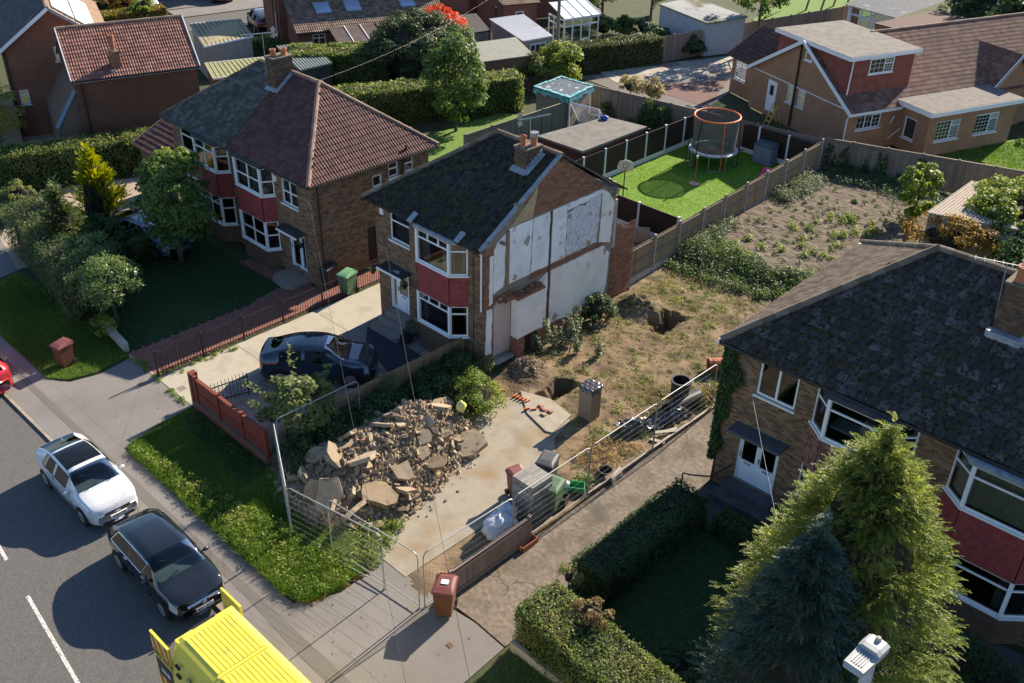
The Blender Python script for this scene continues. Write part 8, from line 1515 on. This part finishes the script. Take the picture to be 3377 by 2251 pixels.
P = np.concatenate(Pb); sb_ = bpy.data.objects['leafy_shrub']; bigobj('branch_leaves', leaves(P, np.concatenate(Nb), .13, .6, .5), 4, MATS['pale_shrub_leaves'], sb_, tints(len(P), P))
bush('green_bush', 'sunlit green bush at the top end of the rubble heap', 'bush', (-20.5, 19.65, .45), (1.0, 1.0, .75), 46, .26, 130, .07, G_fresh, .6, base_z=0)
weeds('rubble_weeds', 'green weeds growing behind the rubble heap', rpts([(-21.9, 17.6), (-21.2, 17.9), (-20.9, 18.8), (-21.6, 19.6)], 36), 30, .4, .22, .09, G_fresh, z=.1)
stem_plant('young_weed', 'solitary bright weed stem left of the rubble heap', -22.4, 13.9, .8, 60, .14, G_fresh, stems=1)
# plants against the party wall and on the soil
for (x, y, h, n_, l) in ((-21.25, 23.9, 1.1, 330, 'pale leafy plant nearest the house corner fireplace'), (-21.2, 24.55, 1.35, 420, 'tall pale plant second along the party wall'), (-21.05, 25.6, 1.5, 420, 'tallest pale plant in the middle of the party wall'), (-20.3, 24.9, .95, 300, 'pale plant standing out from the party wall by the chair'), (-19.6, 25.3, .8, 220, 'lone pale plant on the bare soil')): stem_plant('pale_weed_plant', l, x, y, h, n_, .1, G_silver, base_z=0, spread=.28, stems=6, group='pale weeds along the party wall')
bush('dark_bush', 'dark green bush against the white plaster wall', 'bush', (-21.4, 27.3, .5), (.55, .7, .7), 22, .24, 110, .1, G_dark)
for (x, y, l) in ((-21.2, 28.1, 'low pale plant right of the dark bush'), (-21.0, 26.6, 'low pale plant left of the dark bush')): stem_plant('pale_weed_plant', l, x, y, .55, 140, .09, G_silver, spread=.5, stems=5, group='pale weeds along the party wall')
weeds('site_weeds', 'small green weeds dotted over the bare site', np.concatenate([rpts([(-21.3, 22), (-15, 22), (-15, 31), (-21, 31)], 260), rpts([(-22, 30.5), (-17, 31), (-17.5, 33.5), (-21.8, 33)], 130), rpts([(-16.2, 19), (-14.9, 19), (-14.9, 25), (-16.5, 22)], 40)]), 22, .1, .11, .06, G_fresh)
weeds('site_weeds', 'clumps of taller green weeds on the cleared soil', np.array([(-21.3, 23.4), (-21.0, 24.2), (-20.4, 26.2), (-21.1, 26.1), (-20.6, 27.8), (-15.3, 22.7), (-15.4, 26.8), (-15.2, 28.4), (-16.0, 29.6), (-19.7, 23.6), (-16.6, 27.6), (-20.9, 31.2), (-20.5, 31.8), (-21.2, 31.7), (-19.9, 30.9), (-19.1, 30.9), (-18.6, 31.6), (-17.9, 30.2), (-20.2, 32.4), (-18.2, 28.9), (-17.4, 25.4), (-17.2, 24.9), (-18.4, 26.1), (-16.9, 23.2), (-17.35, 21.5), (-16.6, 21.6), (-16.3, 21.2), (-16.5, 21.9), (-16.1, 21.6), (-19.3, 24.2), (-16.0, 26.2)]), 70, .26, .24, .075, G_fresh)
weeds('bin_weeds', 'bright green weed clump beside the bins', np.array([(-15.15, 19.5), (-15.3, 19.3), (-15.0, 19.4)]), 80, .35, .22, .1, G_fresh)
weeds('dry_grass', 'straw coloured dry grass beside the drive edge', rpts([(-16.3, 20.0), (-14.95, 19.8), (-14.95, 22.2), (-16.2, 21.6)], 120), 26, .16, .15, .12, G_straw, .12); weeds('yellow_iris_clump', 'yellowing grassy clump near the lying pipe', rpts([(-15.2, 25.4), (-14.8, 25.4), (-14.8, 26.4), (-15.2, 26.4)], 26), 40, .5, .22, .3, leafmat('iris_leaves', [(.14, .15, .03), (.25, .2, .05), (.1, .13, .03)], .3), .1); weeds('moss_weeds', 'mossy weeds round the inspection shaft', rpts([(-16.6, 23.6), (-15.8, 23.6), (-15.8, 25.2), (-16.6, 25.2)], 60), 26, .12, .12, .05, leafmat('moss', [(.1, .1, .02), (.18, .15, .03)], .2), .5)
BANK = [(-22.7, 33.0), (-20.5, 33.0), (-17.8, 33.6), (-16.2, 35.2), (-16.6, 36.6), (-18.4, 35.6), (-19.8, 36.2), (-21.2, 36.2), (-22.7, 37.2)]
weeds('bank_weeds', 'dense weeds along the bank below the soil plot', rpts(BANK, 330), 44, .38, .26, .10, G_mid, .5); weeds('bank_weeds', 'pale bramble leaves over the bank', rpts(BANK, 160), 34, .42, .26, .085, G_silver, .6)
weeds('fence_brambles', 'pale brambles against the tall timber fence', np.concatenate([rpts([(-22.8, 34), (-21.6, 34), (-21.8, 38.5), (-22.8, 38.5)], 90), rpts([(-22.95, 42.2), (-21.6, 42.4), (-21.6, 45.8), (-22.95, 46.2)], 120)]), 46, .55, .26, .08, G_silver, .6)
weeds('plot_weeds', 'scattered weeds on the dark soil plot', rpts([(-22, 36.5), (-16.4, 36.6), (-16.8, 46), (-22, 46)], 150), 26, .18, .14, .11, G_mid, .35); weeds('plot_weeds', 'larger leaved green plants on the soil plot', rpts([(-21.5, 34.5), (-18, 35), (-16.5, 44), (-18.4, 46), (-21, 38)], 32), 60, .35, .24, .13, G_fresh, .4)
weeds('back_weeds', 'dark nettles in the shade of the long fence', rpts([(-22.7, 46.3), (-15.2, 46.6), (-14.9, 49.2), (-22.7, 48.6)], 260), 34, .4, .26, .09, G_dark, .5)
Pi = np.column_stack([rng.uniform(-23.2, -17.5, 900), np.zeros(900), rng.uniform(.2, 1.6, 900)]); Pi = Pi[(np.sin(Pi[:, 0]*3)+np.sin(Pi[:, 0]*7.1+1) > Pi[:, 2]-.7)]; Pi[:, 1] = 48.1+(Pi[:, 0]+23.5)*.343-.1; o = bigobj('fence_ivy', leaves(Pi, np.tile([.3, -1, .2], (len(Pi), 1)), .16, .8, .4), 4, G_dark, None, tints(len(Pi))); tag(o, 'ivy creeping up the long weathered fence', 'ivy')
Pi = np.column_stack([rng.uniform(-36.5, -30.8, 2600), np.zeros(2600), rng.uniform(.1, 1.9, 2600)]); Pi = Pi[(.9+.9*np.sin(Pi[:, 0]*1.5+1)+.3*np.sin(Pi[:, 0]*5) > Pi[:, 2])]; Pi[:, 1] = 46.0+(Pi[:, 0]+37.6)*.149-.15-rng.uniform(0, .5, len(Pi)); o = bigobj('fence_ivy', leaves(Pi, np.tile([.0, -1, .4], (len(Pi), 1)), .16, .8, .5), 4, G_dark, None, tints(len(Pi))); tag(o, 'dark creeper massed on the fence behind the goal', 'ivy')
# sapling, yellow bush, ivy on garage
t = thing('sycamore_sapling', 'young sycamore sapling at the corner of the soil plot', 'sapling', (-16.5, 45.0, .4)); trunkmesh(t, (-16.5, 45.0, .4), (-16.4, 45.0, 3.4), .05, 7, .7, seed=4); P, N = clumps((-16.5, 45.0, 2.0), (.9, .9, 1.35), 40, .28, 60, -1); bigobj('crown', leaves(P, N, .17, .8, .5), 4, G_fresh, t, tints(len(P), P))
bush('yellow_bush', 'wide yellowing bush behind the right house roof', 'bush', (-13.9, 42.4, 1.2), (2.2, 1.2, 1.1), 70, .36, 80, .12, G_yel, .5, core=.4)
bush('ivy_mass', 'bright ivy mass over the garage roof at the right', 'ivy', (-12.3, 46.3, 2.2), (2.2, 2.6, .75), 120, .42, 120, .13, G_fresh, .75, low=-.2, trunk=False, core=.7, base_z=1.9, part='leaves'); bush('ivy_drape', 'dark ivy hanging down the garage front', 'ivy', (-12.0, 43.9, 1.3), (1.7, .7, 1.3), 50, .34, 120, .13, G_mid, .75, low=-1, trunk=False)
bush('dark_shrub_mass', 'dark shrub mass beyond the right chimney', 'shrub', (-8.6, 42.0, 1.6), (2.6, 2.5, 1.7), 70, .5, 110, .16, G_dark, core=.7); bush('wood_edge', 'dark trees at the right edge behind the ivy', 'tree', (-7.5, 47, 2.2), (3, 3, 2.4), 70, .6, 110, .2, G_dark, core=.7)  # shrub and trees in the dark green leaf colour
# ------------------------------------------------------------------ vegetation: left gardens
hedge('tall_hedge', 'long clipped hedge in front of the pantiled brick house', [(-51.0, 14.8), (-49.9, 17.2), (-48.3, 21.4), (-47.2, 24.8)], 1.6, 1.85, .12, 320, G_hedge, amp=.14, shaggy=.04, core=.2)
bush('edge_tree', 'pale yellow green tree at the left edge', 'tree', (-53.6, 17.0, 2.2), (1.5, 1.7, 2.2), 60, .4, 90, .14, leafmat('willow_leaves', [(.12, .14, .03), (.2, .21, .05), (.26, .24, .07)], .4), .4, core=0)
conifer('yellow_conifer', 'bright yellow conifer beside the left driveway', (-42.3, 17.0, 0), 3.95, 1.05, 1700, .36, G_ygold, prof=lambda x: (1-x**2.2)*(.75+.35*np.minimum(1, x*3)), leafw=.028, m_per=9, up=1.1, droop=.1)
t = thing('maple_tree', 'round maple tree in front of the left pair', 'tree', (-37.2, 18.0, 0)); trunkmesh(t, (-37.2, 18.0, 0), (-37.2, 18.0, 3.6), .13, 9, 1.2, seed=9); P, N = clumps((-37.2, 18.1, 2.75), (1.75, 1.55, 2.05), 95, .42, 110, -.8); bigobj('crown', leaves(P, N, .15, .7, .5), 4, G_mid, t, tints(len(P), P)); Pt, Nt = clumps((-37.4, 18.5, 4.3), (.9, .9, .6), 18, .28, 80, 0); bigobj('top_leaves', leaves(Pt, Nt, .16, .7, .5), 4, G_fresh, t, tints(len(Pt), Pt))
bush('rhododendron', 'broad grey green rhododendron overhanging the verge', 'shrub', (-34.4, 13.6, 1.55), (1.35, 1.1, 1.15), 70, .36, 130, .095, G_rhodo, .5, core=.66); bush('rhododendron', 'second rhododendron merging with the conifer hedge', 'shrub', (-36.7, 14.0, 1.7), (1.2, 1.0, 1.0), 52, .36, 120, .095, G_rhodo, .5, core=.66)
t = hedge('conifer_hedge', 'dark conifer hedge between verge and left front garden', [(-43.4, 14.2), (-40.5, 13.9), (-37.0, 13.4), (-35.0, 13.2)], 1.9, 2.1, .11, 300, leafmat('yew_sprays', [(.045, .08, .03), (.075, .115, .04), (.125, .15, .055)], .3), amp=.22, shaggy=.07, asp=.35, core=.25); conifer('spire_conifer', 'feathery conifer spire rising from the dark hedge', (-39.5, 14.2, 0), 3.9, 1.25, 1500, .36, leafmat('thuja_sprays', [(.06, .10, .035), (.1, .14, .05), (.15, .18, .075)], .35), up=.5, leafw=.026)
bush('ball_bush', 'clipped round bush by the side driveway', 'bush', (-46.5, 15.0, .75), (.95, .95, .85), 60, .2, 120, .08, G_hedge, core=.8); bush('dark_shrub', 'dark shrub below the yellow conifer', 'shrub', (-40.3, 16.2, .8), (1.2, .8, .9), 36, .3, 110, .11, G_dark); bush('dark_shrub', 'dark shrub between maple and dark blue car', 'shrub', (-38.6, 16.4, .7), (.9, .8, .8), 30, .3, 110, .12, G_dark)
bush('verge_shrub', 'yellow leaved sprig under the rhododendron', 'shrub', (-33.6, 12.8, .5), (.55, .4, .4), 16, .2, 60, .12, G_fresh, core=0)
tag(MB().fb((-34.1, 12.95, 0), (.995, -.1, 0), (-.1, -.995, 0), 0, 2.1, 0, .4, -.1, .1).build('garden_wall', M_conc), 'low stone garden wall beside the block path gate', 'wall')
for (x, y, l, m_) in ((-30.3, 13.2, 'weeds round the foot of the iron gate post', G_fresh),): weeds('path_weeds', l, np.concatenate([rpts([(-29.9, 12.6), (-29.4, 12.6), (-29.4, 16), (-29.75, 16)], 40), rpts([(-28.9, 12.5), (-27.4, 12.5), (-27.4, 12.75), (-28.6, 12.75)], 14), rpts([(-31.9, 12.4), (-31.2, 12.6), (-30, 12.6), (-31, 12.9)], 22)]), 22, .12, .1, .07, m_, z=.01)
stem_plant('hanging_basket_plant', 'potted shrub by the demolished semi bay', -25.35, 20.75, .9, 160, .1, G_dark, spread=.3, stems=5); tray('plant_pot', 'square black plant pot under the bay corner', -25.35, 20.75, .02, .17, .17, .32, B_black, .2, 'plant pot')
# ------------------------------------------------------------------ vegetation: background
hedge('garden_hedge', 'sunlit hedge across the gardens behind the left pair', [(-46.3, 33.2), (-44.0, 38.2), (-41.6, 43.6)], 1.9, 2.1, .13, 300, G_hedge, amp=.14, shaggy=.04, core=.2)
hedge('domed_hedge', 'rounded golden topped hedge sloping up to the big bush', [(-53.4, 35.3), (-51.8, 37.4), (-50.0, 40.2)], 2.6, 2.6, .13, 300, G_hedge, amp=.2, core=.2)
bush('big_evergreen', 'large domed evergreen bush behind the left pair', 'bush', (-49.0, 41.8, 2.0), (3.2, 3.3, 2.5), 170, .52, 150, .15, leafmat('cypress_leaves', [(.025, .05, .02), (.05, .08, .03), (.08, .11, .04)], .25), core=.75); bush('column_shrub', 'pale silvery columnar shrub beside the big evergreen', 'shrub', (-45.2, 42.2, 2.3), (1.1, 1.1, 2.3), 60, .4, 100, .12, G_rhodo, core=.6)
t = thing('garden_tree', 'slim green tree standing before the garden hedge', 'tree', (-40.9, 37.8, 0)); trunkmesh(t, (-40.9, 37.8, 0), (-40.9, 37.8, 4.6), .1, 9, .7, seed=3); P, N = clumps((-40.9, 37.8, 3.0), (1.7, 1.7, 2.5), 140, .42, 80, -1); bigobj('crown', leaves(P, N, .16, .7, .5), 4, G_mid, t, tints(len(P), P))
bush('red_shrub', 'orange red autumn shrub above the big evergreen', 'shrub', (-51.0, 45.8, 2.75), (1.7, 1.6, 1.2), 50, .38, 100, .15, G_red, core=.5)
def cube(name, label, a, b, h, leaf, m): hedge(name, label, [a, b], 1.7, h, leaf, 420, m, amp=.05, core=.15)
cube('box_bush', 'cube clipped bush by the ribbed metal shed', (-54.9, 37.2), (-53.4, 37.9), 1.6, .1, G_mid); hedge('square_hedge', 'square topped hedge near the far garage', [(-62.0, 38.4), (-59.4, 38.4)], 1.6, 1.1, .1, 260, G_mid)
hedge('laurel_hedge', 'tall clipped hedge beside the paved yard', [(-44.4, 50.4), (-43.2, 53.6), (-41.7, 57.8)], 1.7, 1.85, .13, 300, leafmat('laurel_leaves', [(.035, .06, .018), (.07, .09, .028), (.13, .12, .045)], .3), amp=.08, core=.2)
bush('pole_shrub', 'bright green shrub round the telegraph pole', 'shrub', (-42.8, 48.9, 1.3), (1.5, 1.2, 1.4), 56, .4, 90, .17, G_fresh, core=.4); bush('dark_pole_shrub', 'olive shrub left of the telegraph pole', 'shrub', (-43.6, 47.0, 1.0), (1.1, 1.0, 1.2), 40, .36, 90, .13, G_hedge, core=.5)
hedge('twiggy_hedge', 'low brown twiggy hedge along the outbuilding', [(-43.7, 42.8), (-42.6, 47.2)], .6, 1.0, .1, 260, leafmat('dry_twig_leaves', [(.10, .07, .05), (.17, .12, .08)], .2), amp=.12)
for (x, y, l) in ((-38.0, 50.3, 'pale yellow shrub left at the yard fence'), (-36.4, 50.4, 'pale yellow shrub right at the yard fence')): bush('pale_shrub', l, 'shrub', (x, y, .75), (.85, .6, .7), 30, .26, 80, .11, leafmat('cream_leaves', [(.2, .19, .08), (.32, .28, .12), (.4, .35, .18)], .35), core=.5)
for (x, y, r, l, m_) in ((-48.3, 59.9, 1.0, 'flowering bush beside the conservatory', G_rhodo), (-47.0, 61.0, .9, 'round bush second from the conservatory', G_mid), (-46.2, 62.4, .9, 'pale bush third from the conservatory', G_silver), (-43.2, 60.2, 1.0, 'dark climber at the blue grey garage', G_dark), (-40.6, 60.6, .9, 'dark shrub inside the far fence', G_dark)): bush('garden_bush', l, 'bush', (x, y, r*.8), (r, r, r*.8), 30, .32, 90, .15, m_, core=.6)
for (x, y, z, r, l) in ((-51.0, 63.0, 3.0, 2.0, 'leafy tree above the conservatory'), (-47.6, 64.8, 3.4, 1.6, 'leafy tree right of the conservatory tree'), (-38.4, 65.5, 5.0, 2.5, 'tree with pale leaves over the far fence')):
    t = thing('garden_tree', l, 'tree', (x, y, 0)); trunkmesh(t, (x, y, 0), (x, y, z+r*.5), .13, 7, r*.7, seed=int(z*10)); P, N = clumps((x, y, z), (r, r, r*.9), 56, .5, 80, -1); bigobj('crown', leaves(P, N, .2, .7, .5), 4, G_mid, t, tints(len(P), P))
for (x, y, r, l) in ((-27.5, 80, 3.5, 'dark tree mass left behind the bungalow'), (-23.3, 76.5, 3.2, 'dark tree mass behind the tiled wing'), (-19.5, 74, 3.4, 'dark tree mass at the top right corner'), (-15.8, 69, 2.6, 'dark tree at the right edge behind the side wing')):
    bush('dark_tree', l, 'tree', (x, y, 2.6), (r, r, 2.8), 90, .75, 110, .26, G_dark, core=.75)
t = hedge('yew_hedge', 'golden topped clipped hedge by the far road', [(-74.6, 31.5), (-73.4, 37.6)], 1.7, 1.25, .14, 240, leafmat('golden_yew', [(.10, .10, .02), (.2, .17, .03), (.27, .22, .04)], .3), amp=.06); bush('front_bush', 'yellow bush beyond the far hedge', 'bush', (-77.8, 34.8, .9), (1.3, 1.3, .9), 36, .36, 70, .17, G_yel); bush('front_bush', 'reddish bush beside the white car', 'bush', (-77.2, 36.3, 1.0), (1.0, 1.0, 1.0), 30, .36, 70, .17, leafmat('reddish_leaves', [(.2, .08, .04), (.3, .14, .06), (.12, .12, .04)], .3)); bush('front_bush', 'green bush growing through the far golden hedge', 'bush', (-73.6, 36.0, 1.1), (.9, .9, 1.0), 30, .3, 70, .16, G_fresh)
sw_ = thing('garden_swing', 'timber swing frame on the far sunny lawn', 'swing', (-41.5, 80, 0))
for (x, y) in ((-42.2, 79.2), (-41.2, 79.9), (-41.4, 82.4), (-40.6, 83.2)): MB().cyl((x, y, 0), (x+.3, y+.3, 2.6), .09, n=8).build('post', M_wood, sw_)
MB().cyl((-41.4, 79.8, 2.55), (-40.7, 83.1, 2.55), .08, n=8).build('beam', M_wood, sw_)

tag(MB().tube([tuple(rp(-.35, -1.15, 0)), tuple(rp(-.35, -1.15, .75)), tuple(rp(-.1, -1.15, .82)), tuple(rp(.35, -.75, .78)), tuple(rp(.6, -.25, .95)), tuple(rp(.65, -.02, 1.0))], .025, 6).build('handrail', M_dark), 'bent black handrail at the porch of the right house', 'handrail')
for (x, y, z, l) in ((-25.75, 21.1, 2.05, 'hanging basket beside the white door of the demolished semi'), (-27.6, 21.05, 2.0, 'hanging basket at the left corner of the demolished semi'), (-33.35, 20.75, 1.9, 'hanging basket left of the door of the left pair'), (-31.75, 20.6, 1.75, 'hanging basket right of the door of the left pair')):
    t = thing('hanging_basket', l, 'hanging basket', (x, y, z), group='hanging baskets'); MB().cyl((x, y, z), (x, y, z+.16), .06, .13, 10).build('basket', M_dark, t); MB().tube([(x, y, z+.16), (x, y, z+.5), (x, y+.3, z+.5)], .008, 4).build('bracket', M_dark, t); P, N = clumps((x, y, z+.2), (.13, .13, .09), 5, .09, 30, -.3); bigobj('foliage', leaves(P, N, .06, .6), 4, G_mid, t, tints(len(P)))

st_k(grass('site_grass', [(-21.3, 23.5), (-16.2, 22.5), (-15, 26), (-15.2, 31), (-17.2, 33), (-22, 33)], 16000, .085, leafmat('thin_site_grass', [(.09, .12, .03), (.16, .18, .05), (.26, .22, .09)], .3), .0, .009, .7, lambda P: (fnoise(P[:, 0], P[:, 1], .55, 31)+.4*fnoise(P[:, 0], P[:, 1], 2.5, 32) > .02)*1.0, zf=terr), 'thin patchy grass over the bare site soil')
